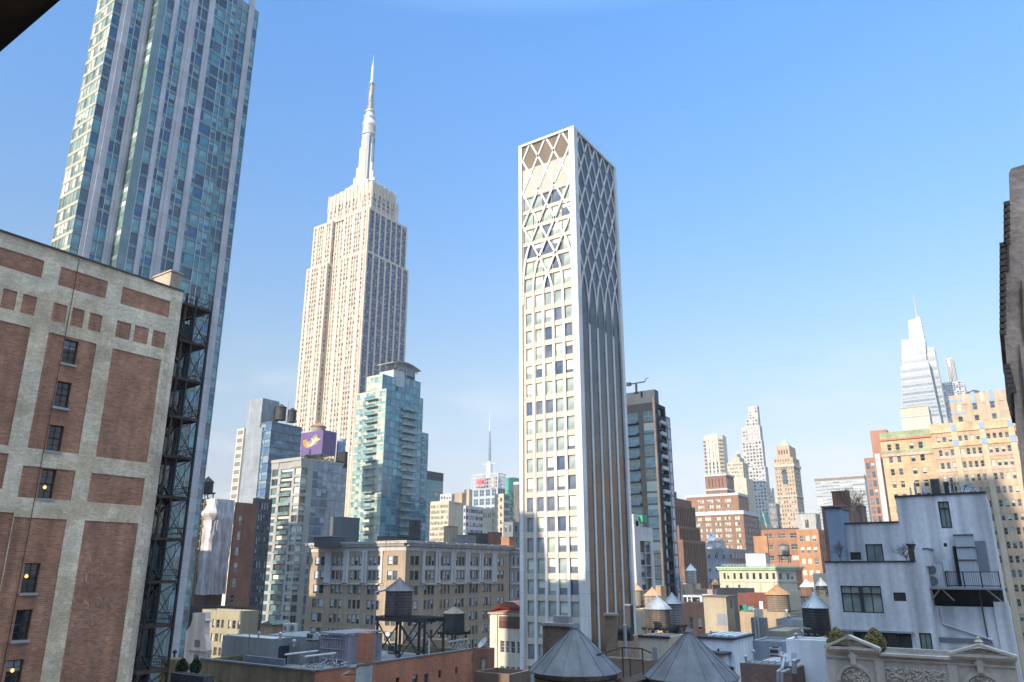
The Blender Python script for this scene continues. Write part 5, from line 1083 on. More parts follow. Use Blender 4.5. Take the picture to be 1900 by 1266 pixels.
# octagonal cream tower
c_ = at(1338, 806, 800); k0 = along(c_, 0, 1303); OW = c_.x - k0
OT = Bld('octagonal_tower', 'pale chamfered tower with bronze balconies and a fluted parapet', 'tower', ((k0 + c_.x) / 2, c_.y, 0)); ch = OW * .2
fo = Face('S', (k0 + ch, c_.y), OW - 2 * ch); pal = M('pale_precast', (.56, .52, .44), .85, .06, .1)
mb = MB(); os_ = ops_of(cols(fo.len, 3, .42, .2, .2), rows(c_.z, 26, 4.2, 3.4, 5), fo, 20); os_ = fo.wall(mb, 0, c_.z, os_, .5); OT.wins(fo, os_, st_far, .3)
pts = [(k0 + ch, c_.y), (c_.x - ch, c_.y), (c_.x, c_.y + ch), (c_.x, c_.y + OW - ch), (c_.x - ch, c_.y + OW), (k0 + ch, c_.y + OW), (k0, c_.y + OW - ch), (k0, c_.y + ch)]
for i in range(1, 8):
    (xa, ya), (xb, yb_) = pts[i], pts[(i + 1) % 8]; mb.poly([(xa, ya, 0), (xb, yb_, 0), (xb, yb_, c_.z), (xa, ya, c_.z)])
mb.poly([(x, y, c_.z) for x, y in pts]); OT.part('wall', mb, pal)
bron = M('balcony_bronze', (.34, .22, .11), .6, .1, .1, .2)
for i in range(24):
    z = c_.z - 7 - 4.2 * i
    for (xa, ya), (xb, yb_) in ((pts[1], pts[2]), (pts[7], pts[0])):
        n2 = Vector((yb_ - ya, xa - xb, 0)).normalized(); a = Vector((xa, ya, z)) + n2 * .1; b2 = Vector((xb, yb_, z)) + n2 * .1; d_ = (b2 - a)
        mb = MB().ext([a + d_ * .12, a + d_ * .88, a + d_ * .88 + Vector((0, 0, 1.7)), a + d_ * .12 + Vector((0, 0, 1.7))], n2 * 1.1); OT.part('balcony', mb, bron)
for i in range(7):
    u = fo.len * i / 6; mb = MB(); fo.box(mb, u - .5, u + .5, c_.z - 30, c_.z + 1.6, -.5, .02); OT.part('fin', mb, pal)
OT.finish()
lan = far('stepped_cream_tower', 'stepped cream tower with a small lantern on top, left of the white pinnacle tower', (1349, 1378, 1388, 857, 700), cream, 9, 5, fin=False)
x0, x1, y0_, y1, z1 = lan.g; mb = MB().box(x0 + 4.5, x1 - 3, y0_ + 1, y1 - 1, z1 - .7, z1 + 5); mb.box(x0 + 8, x1 - 5.5, y0_ + 2, y1 - 2, z1 + 5, z1 + 8.5); mb.lathe(((x0 + x1) / 2 + 1, (y0_ + y1) / 2, z1 + 8.5), [(2.6, 0), (1.2, 2), (.2, 2.6)], 8); lan.part('lantern', mb, cream)
mb = MB().box(x0 - 2.5, x1 + 2.5, y0_ - 1.5, y1 + 6, 0, z1 - 16); lan.part('shoulder', mb, cream); lan.finish()
pw = M('pinnacle_stone', (.47, .43, .39), .85, .06, .08); PT = None
for xl, xc, xr, yt, D, nS in ((1388, 1405, 1408.5, 753, 900, 3), (1384, 1406, 1410, 776, 899, 4), (1376, 1409.5, 1414, 789.5, 898, 6), (1376, 1413.5, 1417.5, 817, 897, 6), (1377, 1419.5, 1425, 865, 896, 7)):
    if PT is None: PT = far('white_pinnacle_tower', 'slim white stepped tower with square windows, tallest of the far group', (xl, xc, xr, yt, D), pw, nS, 3, 4.2, 2.4, .55, par=0, fin=False)
    else: PT = gen('', '', (xl, xc, xr, yt, D), pw, S=dict(n=nS, frac=.55, fl=4.2, wh=2.4, off=1.5, st=st_far, d=.25), E=dict(n=3, frac=.55, fl=4.2, wh=2.4, off=1.5, st=st_far, d=.25), par=0, fin=False, B=PT)
PT.finish()
GP = far('green_pyramid_tower', 'tan brick tower with a pale green pyramid roof and ornate cornice', (1435, 1470.7, 1483, 848, 650), M('gp_brick', (.46, .34, .23), .88, .1, .1), 7, 5, 3.7, 2.0, .42, fin=False, trim=[(6, 8.5, .9, cream), (34, 35.2, .6, cream)])
x0, x1, y0_, y1, z1 = GP.g; c_ = at(1464, 826, 655); a0 = along(c_, 0, 1440); b0 = along(c_, 1, 1476); mb = MB().box(a0, c_.x, c_.y, b0, z1 - 1, c_.z); GP.part('upper_block', mb, M('gp_brick_up', (.48, .34, .22), .88, .1, .1))
mb = MB(); f = Face('S', (a0, c_.y), c_.x - a0)
for i in range(4): u = f.len * (.2 + .2 * i); f.box(mb, u - .5, u + .5, c_.z - 8, c_.z - 4, -.06, .02)
GP.part('upper_windows', mb, glass_dark, kind='stuff')
ap = at(1453, 813, 662); ca, cb = (a0 + c_.x) / 2, (c_.y + b0) / 2; r_ = (c_.x - a0) * .36
mb = MB(); bs = [(ca - r_, cb - r_), (ca + r_, cb - r_), (ca + r_, cb + r_), (ca - r_, cb + r_)]
for i in range(4): j = (i + 1) % 4; mb.poly([(*bs[i], c_.z + .0), (*bs[j], c_.z), (ca + (bs[j][0] - ca) * .45, cb + (bs[j][1] - cb) * .45, c_.z + (ap.z - c_.z) * .72), (ca + (bs[i][0] - ca) * .45, cb + (bs[i][1] - cb) * .45, c_.z + (ap.z - c_.z) * .72)])
for i in range(4): j = (i + 1) % 4; mb.poly([(ca + (bs[i][0] - ca) * .45, cb + (bs[i][1] - cb) * .45, c_.z + (ap.z - c_.z) * .72), (ca + (bs[j][0] - ca) * .45, cb + (bs[j][1] - cb) * .45, c_.z + (ap.z - c_.z) * .72), (ca, cb, ap.z)])
GP.part('pyramid_roof', mb, M('verdigris', (.34, .52, .30), .8, .15, .1)); f = GP.fS
mb = MB(); f.box(mb, f.len * .38, f.len * .62, z1 - 24, z1 - 12, -.1, .02); mb.lathe(tuple(f.p(f.len * .5, z1 - 12, -.02)), [(f.len * .12, 0), (f.len * .11, 1), (.1, 3)], 12); GP.part('arched_window', mb, glass_grey); GP.finish()
far('small_grey_tower', 'small pale tower sliver left of the green pyramid tower', (1424, 1432, 1436, 905, 760), cream, 2, 2)
far('grey_low_block', 'grey block with a few lit windows at the foot of the green pyramid tower', (1427, 1440, 1446, 934, 560), M('glb', (.26, .24, .23), .9), 4, 2, 5, 2)
gr = gen('green_roof_house', 'small pale house with a steep green copper roof among the far towers', (1408, 1422, 1432, 972, 500), cream, par=0, fin=False); x0, x1, y0_, y1, z1 = gr.g
mb = MB(); h_ = at(1420, 951, 500).z; mb.poly([(x0, y0_, z1), (x1, y0_, z1), (x1 - 2, y0_ + 3, h_), (x0 + 1.5, y0_ + 3, h_)]); mb.poly([(x1, y0_, z1), (x1, y1, z1), (x1 - 2, y1 - 1, h_), (x1 - 2, y0_ + 3, h_)]); mb.poly([(x1 - 2, y0_ + 3, h_), (x1 - 2, y1 - 1, h_), (x0 + 1.5, y1 - 1, h_), (x0 + 1.5, y0_ + 3, h_)]); mb.poly([(x0, y1, z1), (x0, y0_, z1), (x0 + 1.5, y0_ + 3, h_), (x0 + 1.5, y1 - 1, h_)]); gr.part('roof', mb, M('verdigris_dark', (.17, .30, .24), .8)); gr.finish()
# wide modern slab
st_w = sty(white_metal, [G('ws_glass', (.16, .19, .21), ior=1.7), G('ws_dark', (.06, .07, .08))], bars=(4, 1), bt=.4, fr=.2, pb=.35)
gen('wide_white_slab', 'wide flat topped white office slab with ribbon windows on the skyline', (1511, 1603, 1611, 880, 900), M('slab_white', (.42, .42, .40), .7, .06, .08), S=dict(n=8, frac=.97, m0=.005, fl=4.1, wh=2.3, off=7, st=st_w, d=.3), E=dict(n=3, frac=.9, fl=4.1, wh=2.3, off=7, st=st_w), trim=[(2.0, 5.2, .05, M('slab_louvre', (.20, .17, .13), .7))])
# red brick with white stair strip
RS = gen('red_brick_stair_tower', 'red brick tower with a white vertical stair strip, left of the ochre building', (1603, 1634, 1668, 848, 330), M('rs_brick', (.36, .19, .13), .9, .1, .1), S=dict(c=[(.08, .30), (.38, .58)], fl=4.0, wh=2.8, off=2.4, st=sty(fr_grey, [glass_grey, G('rs_glass', (.16, .19, .22))], bars='cross', pb=.4)), fin=False)
x0, x1, y0_, y1, z1 = RS.g; mb = MB(); RS.fS.box(mb, RS.fS.len * .68, RS.fS.len * .98, 0, z1 + 1.5, -.35, .02); RS.part('stair_strip', mb, white_st)
c_ = at(1645, 797, 338); mb = MB().box(along(c_, 0, 1614), c_.x, c_.y, c_.y + 14, z1 - 1, c_.z); RS.part('upper_block', mb, M('rs_brick_up', (.38, .19, .13), .9, .1, .1)); RS.finish()
# ---- tapering glass supertall with spire
vg = [G('van_glass_a', (.11, .15, .19), rough=.12, ior=1.8), G('van_glass_b', (.16, .20, .23), rough=.15, ior=1.7)]; vw = M('van_white', (.35, .35, .345), .5, .05, .06)
st_v = sty(white_metal, vg, blind, bars=(5, 1), fr=.4, bt=.3, pb=0, tilt=.002)
VT = Bld('tapering_glass_supertall', 'white tapering glass skyscraper with stepped shards and a needle spire', 'skyscraper', (at(1700, 700, 1100).x, at(1700, 700, 1100).y, 0))
def shard(xa, xb, ya, ytop_l, ytop_r, ybot, dy, dep, n):
    """one tapering slab; picture columns at its foot and head, foot row ybot"""
    p = at((xa + xb) / 2, ybot, 1100 + dy); Y = p.y
    bl_ = onp(xa[0] if isinstance(xa, tuple) else xa, ybot, 1, Y); 
    return bl_
def slab_v(foot, head, ybot, yl, yr, dy, dep, nb):
    Y = at((foot[0] + foot[1]) / 2, ybot, 1100 + dy).y
    A_ = onp(foot[0], ybot, 1, Y); B_ = onp(foot[1], ybot, 1, Y); C_ = onp(head[1], yr, 1, Y); D2 = onp(head[0], yl, 1, Y)
    down = lambda p, q: p + (p - q) * ((p.z) / max(1, (q.z - p.z)))
    A0, B0 = down(A_, D2), down(B_, C_); bk = Vector((0, dep, 0)); mb = MB(); mb.ext([A0, B0, C_, D2], bk); VT.part('shard', mb, vw)
    zb_, zt_ = A_.z, min(C_.z, D2.z)
    for i in range(nb):
        f0 = (i + .25) / nb; f1 = (i + .85) / nb; z0_, z1_ = zb_ + (zt_ - zb_) * f0, zb_ + (zt_ - zb_) * f1
        lx = lambda z: A_.x + (D2.x - A_.x) * (z - A_.z) / (D2.z - A_.z); rxx = lambda z: B_.x + (C_.x - B_.x) * (z - B_.z) / (C_.z - B_.z)
        mb = MB(); mb.ext([(lx(z0_) + .8, Y - .25, z0_), (rxx(z0_) - .8, Y - .25, z0_), (rxx(z1_) - .8, Y - .25, z1_), (lx(z1_) + .8, Y - .25, z1_)], (0, .3, 0)); VT.part('glass_band', mb, vg[i % 2])
        mb = MB(); xe_ = rxx(z0_); xe1 = rxx(z1_); mb.poly([(xe_ + .2, Y + 1, z0_), (xe_ + .2, Y + dep - 1, z0_), (xe1 + .2, Y + dep - 1, z1_), (xe1 + .2, Y + 1, z1_)]); VT.part('glass_band', mb, vg[0])
slab_v((1676, 1746), (1671, 1722), 780, 680, 668, 0, 26, 14)
slab_v((1724, 1759), (1718, 1733), 780, 644, 644, 8, 30, 15)
slab_v((1674, 1721), (1673, 1717), 690, 630, 630, 14, 22, 8)
slab_v((1690, 1723), (1685, 1707), 662, 595, 586.5, 20, 18, 9)
gp_ = onp(1678, 661, 1, at(1700, 690, 1114).y - 1.2); hv = (SUNV + (Vector((0, 0, H)) - gp_).normalized()).normalized(); ax = hv.cross(Vector((0, 0, 1))).normalized(); ay = ax.cross(hv); mb = MB(); mb.ext([gp_ + ax * i * 2 + ay * j * 2.5 for i, j in ((-1, 1), (1, 1), (1, -1), (-1, -1))], -hv * .3); gm_, gt_, gb_ = nodes('glint_mirror_metal'); gb_.inputs['Metallic'].default_value = 1; gb_.inputs['Roughness'].default_value = .12; gb_.inputs['Base Color'].default_value = (.9, .9, .88, 1); VT.part('glint_mirror', mb, gm_)  # mirror facet added, turned to throw a sun glint at the camera
sp = at(1702, 590, 1128); tip = at(1695.5, 545, 1128); mb = MB().tube((sp.x, sp.y, sp.z - 4), (sp.x, sp.y, tip.z), 2.6, 6, r2=.3); VT.part('spire', mb, vw); VT.finish()
far('white_slit_tower', 'narrow pale tower with vertical slits, right of the needle spire tower', (1754, 1768, 1772, 664, 1300), M('slit_stone', (.50, .44, .38), .8, .05, .05), 5, 2, 60, 57, .5, par=0)
far('pale_glass_block', 'pale grey glass block behind the narrow slit tower', (1747, 1788, 1794, 706, 1250), M('pgb', (.40, .40, .41), .6, .06, .06), 8, 2, 4, 2.8, .8)
# ---- ochre terracotta building
och = M('ochre_brick', (.46, .325, .215), .88, .16, .16, fine=1.5); och_l = M('ochre_pier', (.50, .40, .27), .88, .1, .1); tcy = M('terracotta_yellow', (.52, .385, .24), .8, .3, .1, fine=1.1); tcb = P('terracotta_blue', (.24, .33, .46), .7); tcg = M('terracotta_green', (.30, .33, .19), .8, .3, .1, fine=1.2); tcr = P('terracotta_red', (.50, .17, .12), .7); tcp = M('terracotta_pink', (.55, .37, .30), .8, .3, .1, fine=1.4)
Y0 = at(1640, 805, 236).y; oz = lambda px, py: onp(px, py, 1, Y0)
xl, xm, xr = oz(1631, 806).x, oz(1724, 790).x, oz(1905, 770).x + 14; zt_m = oz(1726, 790).z; zt_l = oz(1640, 804).z
ofl = oz(1740, 830).z - oz(1743, 853.7).z
OC = Bld('ochre_terracotta_building', 'ochre brick building with coloured terracotta bands and many paired sash windows', 'building', ((xl + xr) / 2, Y0, 0))
st_o = sty(P('sash_green_grey', (.30, .31, .24), .6), [glass_dark, glass_dark, glass_grey, glass_blue], M('oc_blind', (.50, .48, .38), .6), bars='sash', fr=.10, bt=.09, pb=.45, var=12)
oz8 = lambda v: 1600 + v / 5.273
wz = rows(zt_m - 2.9, 16, ofl, ofl * .52, 1.1)
wz2 = rows(zt_l - 2.6, 16, ofl, ofl * .52, 1.1)
fm = Face('S', (xm, Y0), xr - xm); fl_ = Face('S', (xl, Y0 + .6), xm - xl)
gc = []
for a, b_, n_ in ((665, 890, 4), (935, 1165, 4), (1215, 1455, 4), (1500, 1740, 4)):
    ua, ub = oz(oz8(a), 815).x - xm, oz(oz8(b_), 812).x - xm; gc += [(ua + (ub - ua) * (i + .14) / n_, ua + (ub - ua) * (i + .78) / n_) for i in range(n_)]
mb = MB(); os_ = fm.wall(mb, 0, zt_m, ops_of(gc, wz, fm), .25); shell(mb, xm, xr, Y0, Y0 + 20, 0, zt_m, S=False, par=.9); OC.part('wall', mb, [och, roofgrey]); OC.wins(fm, os_, st_o, .15)
lc = []
for a, b_, n_ in ((225, 385, 2), (440, 620, 2)):
    ua, ub = oz(oz8(a), 820).x - xl, oz(oz8(b_), 815).x - xl; lc += [(ua + (ub - ua) * (i + .12) / n_, ua + (ub - ua) * (i + .62) / n_) for i in range(n_)]
mb = MB(); os_ = fl_.wall(mb, 0, zt_l, ops_of(lc, wz2, fl_), .25); shell(mb, xl, xm, Y0 + .6, Y0 + 20, 0, zt_l, S=False, E=False, par=.9); OC.part('wall', mb, [M('ochre_gold', (.52, .365, .22), .88, .2, .1, joints=(60, ofl / 3, (.34, .20, .09))), roofgrey]); OC.wins(fl_, os_, st_o, .15)
for d0, d1, mt, pr in ((.0, 2.7, tcy, .35), (ofl * 1.0 + 1.6, ofl * 1.0 + 3.3, tcy, .3), (ofl * 2 + 1.9, ofl * 2 + 2.9, tcp, .12), (ofl * 3 + 1.9, ofl * 3 + 2.9, tcp, .12)):
    mb = MB(); fm.box(mb, .02, fm.len - .1, zt_m - d1, zt_m - d0 + (.25 if d0 == 0 else 0), -pr, .02)
    if pr > .25:
        for i in range(58): u = .4 + (fm.len - .8) * i / 57; fm.box(mb, u - .12, u + .12, zt_m - d1 + .1, zt_m - d0 - .1, -pr - .14, -pr + .01)
    OC.part('terracotta_band', mb, mt)
mb = MB(); fl_.box(mb, .05, fl_.len - .02, zt_l - 1.9, zt_l + .2, -.4, .02); OC.part('terracotta_band', mb, tcg); mb = MB(); fl_.box(mb, .05, fl_.len - .02, zt_l - 2.5, zt_l - 1.92, -.55, .02); OC.part('terracotta_band', mb, tcr)
mb = MB(); fl_.box(mb, .05, fl_.len - .02, zt_l - ofl - 2.9, zt_l - ofl - 1.9, -.3, .02); OC.part('terracotta_band', mb, tcg); mb = MB(); fl_.box(mb, .05, fl_.len - .02, zt_l - ofl - 3.7, zt_l - ofl - 2.92, -.3, .02); OC.part('terracotta_band', mb, tcp)
for a in (908, 1188, 1475):
    u = oz(oz8(a), 812).x - xm; mb = MB(); fm.box(mb, u - .75, u + .75, 0, zt_m + .1, -.55, .02); OC.part('pier', mb, och_l)
    for zz in (zt_m - 2.5, zt_m - ofl - 3.2): mb = MB(); fm.box(mb, u - .72, u + .72, zz, zz + 1.9, -.7, -.54); OC.part('blue_plaque', mb, tcb)
for i in range(4, 7):
    mb = MB()
    for u0, u1 in lc: fl_.box(mb, u0 - .3, u1 + .3, zt_l - ofl * i - .5, zt_l - ofl * i - .2, -.12, .02)
    OC.part('brick_course', mb, tcy, kind='stuff')
c_ = at(1722, 753, 246); pa = along(c_, 0, 1670); pe = along(c_, 1, 1737); mb = MB().box(pa, c_.x, c_.y, c_.y + 9, zt_l - 1, c_.z); f = Face('S', (pa, c_.y), c_.x - pa); f.box(mb, -.15, f.len + .15, c_.z - 3.4, c_.z - 3.1, -.15, .02); f.box(mb, -.2, f.len + .2, c_.z, c_.z + .3, -.25, .4); OC.part('white_penthouse', mb, M('penthouse_white', (.48, .45, .39), .8, .06, .06))
mb = MB()
for i in range(9): f.box(mb, f.len * (.06 + .105 * i), f.len * (.06 + .105 * i) + .5, c_.z - 2.6, c_.z - .6, -.1, .02)
OC.part('penthouse_ornament', mb, cream, kind='stuff'); OC.finish()
# the crenellated block behind it
c_ = at(1875, 722, 268); ka = along(c_, 0, 1760); zq = at(1762, 722, 268).z
CB = gen('crenellated_tan_block', 'tan brick block with an ornate crenellated top behind the ochre building', (ka, c_.x + 8, c_.y, c_.y + 20, (zq,)), M('cb_brick', (.44, .34, .24), .88, .1, .1), S=dict(c=[(.07, .125), (.26, .315), (.46, .515), (.66, .715), (.86, .915)], fl=5.0, wh=2.9, off=3.6, nf=4, st=st_o, d=.25), fin=False)
x0, x1, y0_, y1, z1 = CB.g; f = CB.fS
for i in range(8):
    u = f.len * (.18 + .105 * i); mb = MB(); f.box(mb, u - .7, u + .7, z1 - 4, z1 + .35 + .25 * (i % 2), -.3, .3); CB.part('merlon', mb, [tcp, tcb][i % 2])
mb = MB(); f.box(mb, 0, f.len * .17, z1 - 2.6, z1 - 1.7, -.1, .02); f.box(mb, 0, f.len * .17, z1 - 7.6, z1 - 6.9, -.1, .02); CB.part('blue_band', mb, tcb)
mb = MB(); pc = (x0 + f.len * .30, y0_ + 5, z1); w2 = 4.6; ap = (pc[0], pc[1], z1 + 2.4)
bs = [(pc[0] - w2, pc[1] - 4), (pc[0] + w2, pc[1] - 4), (pc[0] + w2, pc[1] + 4), (pc[0] - w2, pc[1] + 4)]
for i in range(4): mb.poly([(*bs[i], z1), (*bs[(i + 1) % 4], z1), ap])
CB.part('hipped_roof', mb, tar); mb = MB().box(x0 + f.len * .72, x0 + f.len * .83, y0_ + .4, y0_ + 4, z1 - .5, z1 + 3.6); CB.part('chimney', mb, M('cb_chimney', (.44, .30, .18), .9)); CB.finish()
# ============================================================ right middle distance, above the horizon
# cream building with green cornice
gcop = M('cornice_copper_green', (.36, .52, .32), .75, .15, .1)
CR = gen('cream_green_cornice_building', 'cream building with a pale green copper cornice and arched bays of sash windows', (1334, 1476, 1487, 1052, 300), M('cream_lit_stone', (.56, .50, .37), .88, .08, .1),
         S=dict(c=[(.055, .085), (.105, .135), (.19, .222), (.275, .31), (.36, .395), (.445, .48), (.53, .565), (.615, .65), (.70, .735), (.785, .82), (.88, .91), (.93, .96)], fl=4.0, wh=2.4, off=2.4, nf=1, st=st_brown, d=.3), E=dict(n=1, frac=.01, fl=90, wh=1, off=1, nf=1, st=st_sash), fin=False, trim=[(-.1, .55, 1.0, gcop), (.56, 1.3, .5, gcop), (5.6, 5.9, .25, cream)])
x0, x1, y0_, y1, z1 = CR.g; f = Face('S', (x0, y0_ - .002), x1 - x0); cs = [(.055, .085), (.105, .135), (.88, .91), (.93, .96)]
for a, b_ in ((.19, .33), (.37, .51), (.55, .69), (.73, .87)): cs += [(a + .005, (a + b_) / 2 - .006), ((a + b_) / 2 + .006, b_ - .005)]
os_ = [(a * f.len, b_ * f.len, z1 - 9.4, z1 - 6.9) for a, b_ in cs]; mb = MB(); os_ = f.wall(mb, z1 - 9.9, z1 - 6.2, os_, .3); CR.part('lower_wall', mb, M('cream_lower', (.57, .51, .38), .88, .08, .1)); CR.wins(f, os_, st_brown, .2)
mb = MB()
for i in range(58): u = f.len * (i + .5) / 58; f.box(mb, u - .22, u + .22, z1 - 1.25, z1 - .6, -.75, .02)
CR.part('dentils', mb, gcop, kind='stuff')
for a in (.17, .35, .53, .71, .885): mb = MB(); f.box(mb, f.len * a - .35, f.len * a + .35, 0, z1 - 6.1, -.3, .02); CR.part('pilaster', mb, cream)
mb = MB().box(x1 - .05, x1 + .06, y0_ + .2, y1, 0, z1 - 1.5); CR.part('brick_side_wall', mb, brick_orange); CR.finish()
r0 = lambda lab, nm, cat, geom, mat, z0, **k: on_roof(nm, lab, cat, geom, mat, z0=z0, **k)
t, g_ = r0('white box penthouse on the cream building with the green cornice', 'roof_penthouse', 'penthouse', (1383, 1420, 1427, 1027, 308), white_st, z1 - .7)
tank('bare grey tank on a thin steel frame above the green cornice', 1456, 1009, 1030, 20, 309, cone=.9, body=M('staves_pale_grey', (.33, .28, .24), .9, .2, .3), roof=tar, legs=3.2, flat=True)
t = thing('roof_railing', 'white railing with pots along the green cornice roof', 'railing', (x0 + 10, y0_ + 1, z1)); mb = MB()
for zz in (.55, 1.1): mb.tube((x0 + 1, y0_ + .8, z1 + zz), (x1 - 1, y0_ + .8, z1 + zz), .05)
mb.build('rails', white_metal, t); mb = MB()
for i in range(24): x = x0 + 1 + (x1 - x0 - 2) * i / 23; mb.tube((x, y0_ + .8, z1 - .7), (x, y0_ + .8, z1 + 1.1), .05)
tag(mb.build('posts', white_metal, t), kind='stuff')
# grey building with satellite dishes
DB = gen('grey_dish_building', 'grey stone building with satellite dishes on its roof, behind the green cornice', (1306, 1351, 1398, 1018, 390), M('db_grey', (.30, .31, .33), .85, .1, .12), S=dict(n=3, frac=.34, pair=2, fl=6.8, wh=3.2, off=1.6, st=st_sash), E=dict(n=8, frac=.5, fl=6.8, wh=3.0, off=1.6, st=st_sash), trim=[(4.8, 5.2, .3, grey_st)])
zq = DB.g[4]
def dish(label, px, py, D, r, z0, mat=white_metal, az=-.4):
    c = at(px, py, D); t = thing('satellite_dish', label, 'satellite dish', (c.x, c.y, z0), 'rooftop satellite dishes'); mb = MB(); prof = []
    n = 16; ax_ = Vector((math.sin(az) * .75, -math.cos(az) * .75, .62)).normalized(); ux = ax_.orthogonal().normalized(); uy = ax_.cross(ux)
    rg = [(0., 0.), (.45, .04), (.8, .15), (1., .26)]; k = []
    for q, d in rg:
        k.append([tuple(c + (ux * math.cos(2 * math.pi * i / n) + uy * math.sin(2 * math.pi * i / n)) * r * q + ax_ * r * d) for i in range(n)])
    for a in range(3):
        for i in range(n): j = (i + 1) % n; mb.poly([k[a][i], k[a][j], k[a + 1][j], k[a + 1][i]]); mb.poly([Vector(k[a + 1][i]) - ax_ * .06, Vector(k[a + 1][j]) - ax_ * .06, Vector(k[a][j]) - ax_ * .06, Vector(k[a][i]) - ax_ * .06])
    mb.build('reflector', mat, t); mb = MB()
    for i in (0, 5, 11): mb.tube(k[3][i], c + ax_ * r * .85, .03 * max(1, r))
    mb.lathe(c + ax_ * r * .82, [(.08 * r, 0), (.08 * r, .12 * r)], 6); mb.build('feed_arm', steel_dark, t)
    MB().tube((c.x, c.y, z0), c - ax_ * .05, .07 * max(1, r * .8), 8).build('mast', galv, t); return t
dish('grey satellite dish, left of the two facing out from the grey stone building', 1318, 1011, 392, 2.3, zq, P('dish_grey', (.24, .25, .27), .5)); dish('grey satellite dish, right of the two facing out from the grey stone building', 1336, 1010, 392, 2.6, zq, P('dish_grey2', (.26, .27, .29), .5)); dish('white satellite dish tilted to the sun behind the two grey ones', 1321, 999, 400, 2.6, zq, white_metal, az=.2)
t, g_ = r0('white roof shed under the satellite dishes', 'roof_shed', 'shed', (1312, 1330, 1346, 1004, 402), white_st, zq - .8)
# orange brick building
st_ob = sty(fr_white, [glass_dark, glass_warm, glass_grey], M('ob_blind', (.60, .54, .42), .6), bars='six', fr=.12, bt=.07, pb=.4, bf=(.5, .9, 1.))
obm = M('ob_brick', (.43, .215, .105), .9, .14, .12)
OB = gen('orange_brick_building', 'orange brick building with steel sash windows and a grey plant room on top', (1477, 1518, 1545, 982, 375), obm, S=dict(c=[(.12, .30), (.40, .58), (.70, .88)], fl=5.6, wh=3.0, off=3, st=st_ob, d=.3), E=dict(n=5, frac=.3, fl=5.6, wh=2.3, off=2.2, st=st_sash), fin=False)
x0, x1, y0_, y1, z1 = OB.g
OB = gen('', '', (along(Vector((x0, y0_ + 4, z1)), 0, 1411.6), x0 - .02, y0_ + 5, y0_ + 26, (at(1440, 979, 380).z,)), M('ob_brick2', (.34, .165, .095), .9, .14, .12), S=dict(c=[(.06, .30), (.42, .66), (.76, .98)], fl=5.6, wh=2.6, off=2.4, st=st_ob, d=.3), B=OB, fin=False, trim=[(-.1, .25, .1, dark_st)])
OB = gen('', '', (along(Vector((x0, y0_ + 3, z1)), 0, 1396), OB.g[0] + 3, y0_ + 4, y0_ + 26, (at(1405, 992, 378).z,)), obm, S=None, B=OB, fin=False)
t, g_ = r0('pale grey louvred plant room on the orange brick building', 'plant_room', 'plant room', (1478, 1512, 1522, 953, 381), M('plant_grey', (.40, .39, .36), .8, .1, .1), z1 - .7); f = Face('S', (g_[0], g_[2]), g_[1] - g_[0]); mb = MB(); f.box(mb, f.len * .42, f.len * .62, g_[4] - 7, g_[4] - 3, -.05, .02); mb.build('door', fr_dark, t)
mb = MB()
for i in range(7):
    x = g_[0] - .4 + (g_[1] - g_[0] + .8) * i / 6; mb.tube((x, g_[2] - .4, g_[4] - 5), (x, g_[2] - .4, g_[4] + .8), .07)
mb.tube((g_[0] - .4, g_[2] - .4, g_[4] + .8), (g_[1] + .4, g_[2] - .4, g_[4] + .8), .07); tag(mb.build('pipe_frame', white_metal, t), kind='stuff')
OB.finish()
lo_ = gen('low_orange_annex', 'small sunlit annex with a pale sloped roof below the orange brick building', (1508, 1526, 1540, 1064, 240), cream, par=.2)
# brick boxes by the wide white slab
t, g_ = r0('red brick bulkhead standing before the wide white slab', 'brick_bulkhead', 'bulkhead', (1543, 1572, 1577, 912, 130), brick_red, 52); r0('long low brick parapet block with roof clutter before the white slab', 'brick_bulkhead', 'bulkhead', (1524, 1598, 1607, 938, 128), M('brick_dull', (.23, .13, .10), .9, .2, .1), 0)
def bare_tree(label, px, py_base, py_top, D, spread, r, name='bare_tree', group=None, z0=None):
    b0 = at(px, py_base, D); top = at(px, py_top, D).z; h = top - b0.z; t = thing(name, label, 'tree', b0, group); mb = MB(); tw = MB()
    def br(p, d, l, rad, lev):
        q = p + d * l; (mb if lev < 2 else tw).tube(p, q, rad, 5, r2=rad * .65)
        if lev >= 5 or l < .12: return
        for i in range(r.choice((2, 3, 3)) if lev else 6):
            nd = (d + Vector((r.uniform(-1, 1), r.uniform(-1, 1), r.uniform(-.35, .75))) * spread).normalized(); br(q - d * l * r.uniform(0, .35), nd, l * r.uniform(.66, .92), rad * .6, lev + 1)
    br(b0, Vector((0, 0, 1)), h * .30, h * .024, 0); mb.build('trunk', bark, t); tw.build('branches', bark, t); return t
bare_tree('bare winter tree reddish against the sky, left one above the stepped terrace', 1583, 972, 898, 92, .75, random.Random(8), group='bare trees on the high terrace'); bare_tree('bare winter tree against the white slab, right one above the stepped terrace', 1600, 972, 908, 95, .75, random.Random(9), group='bare trees on the high terrace')
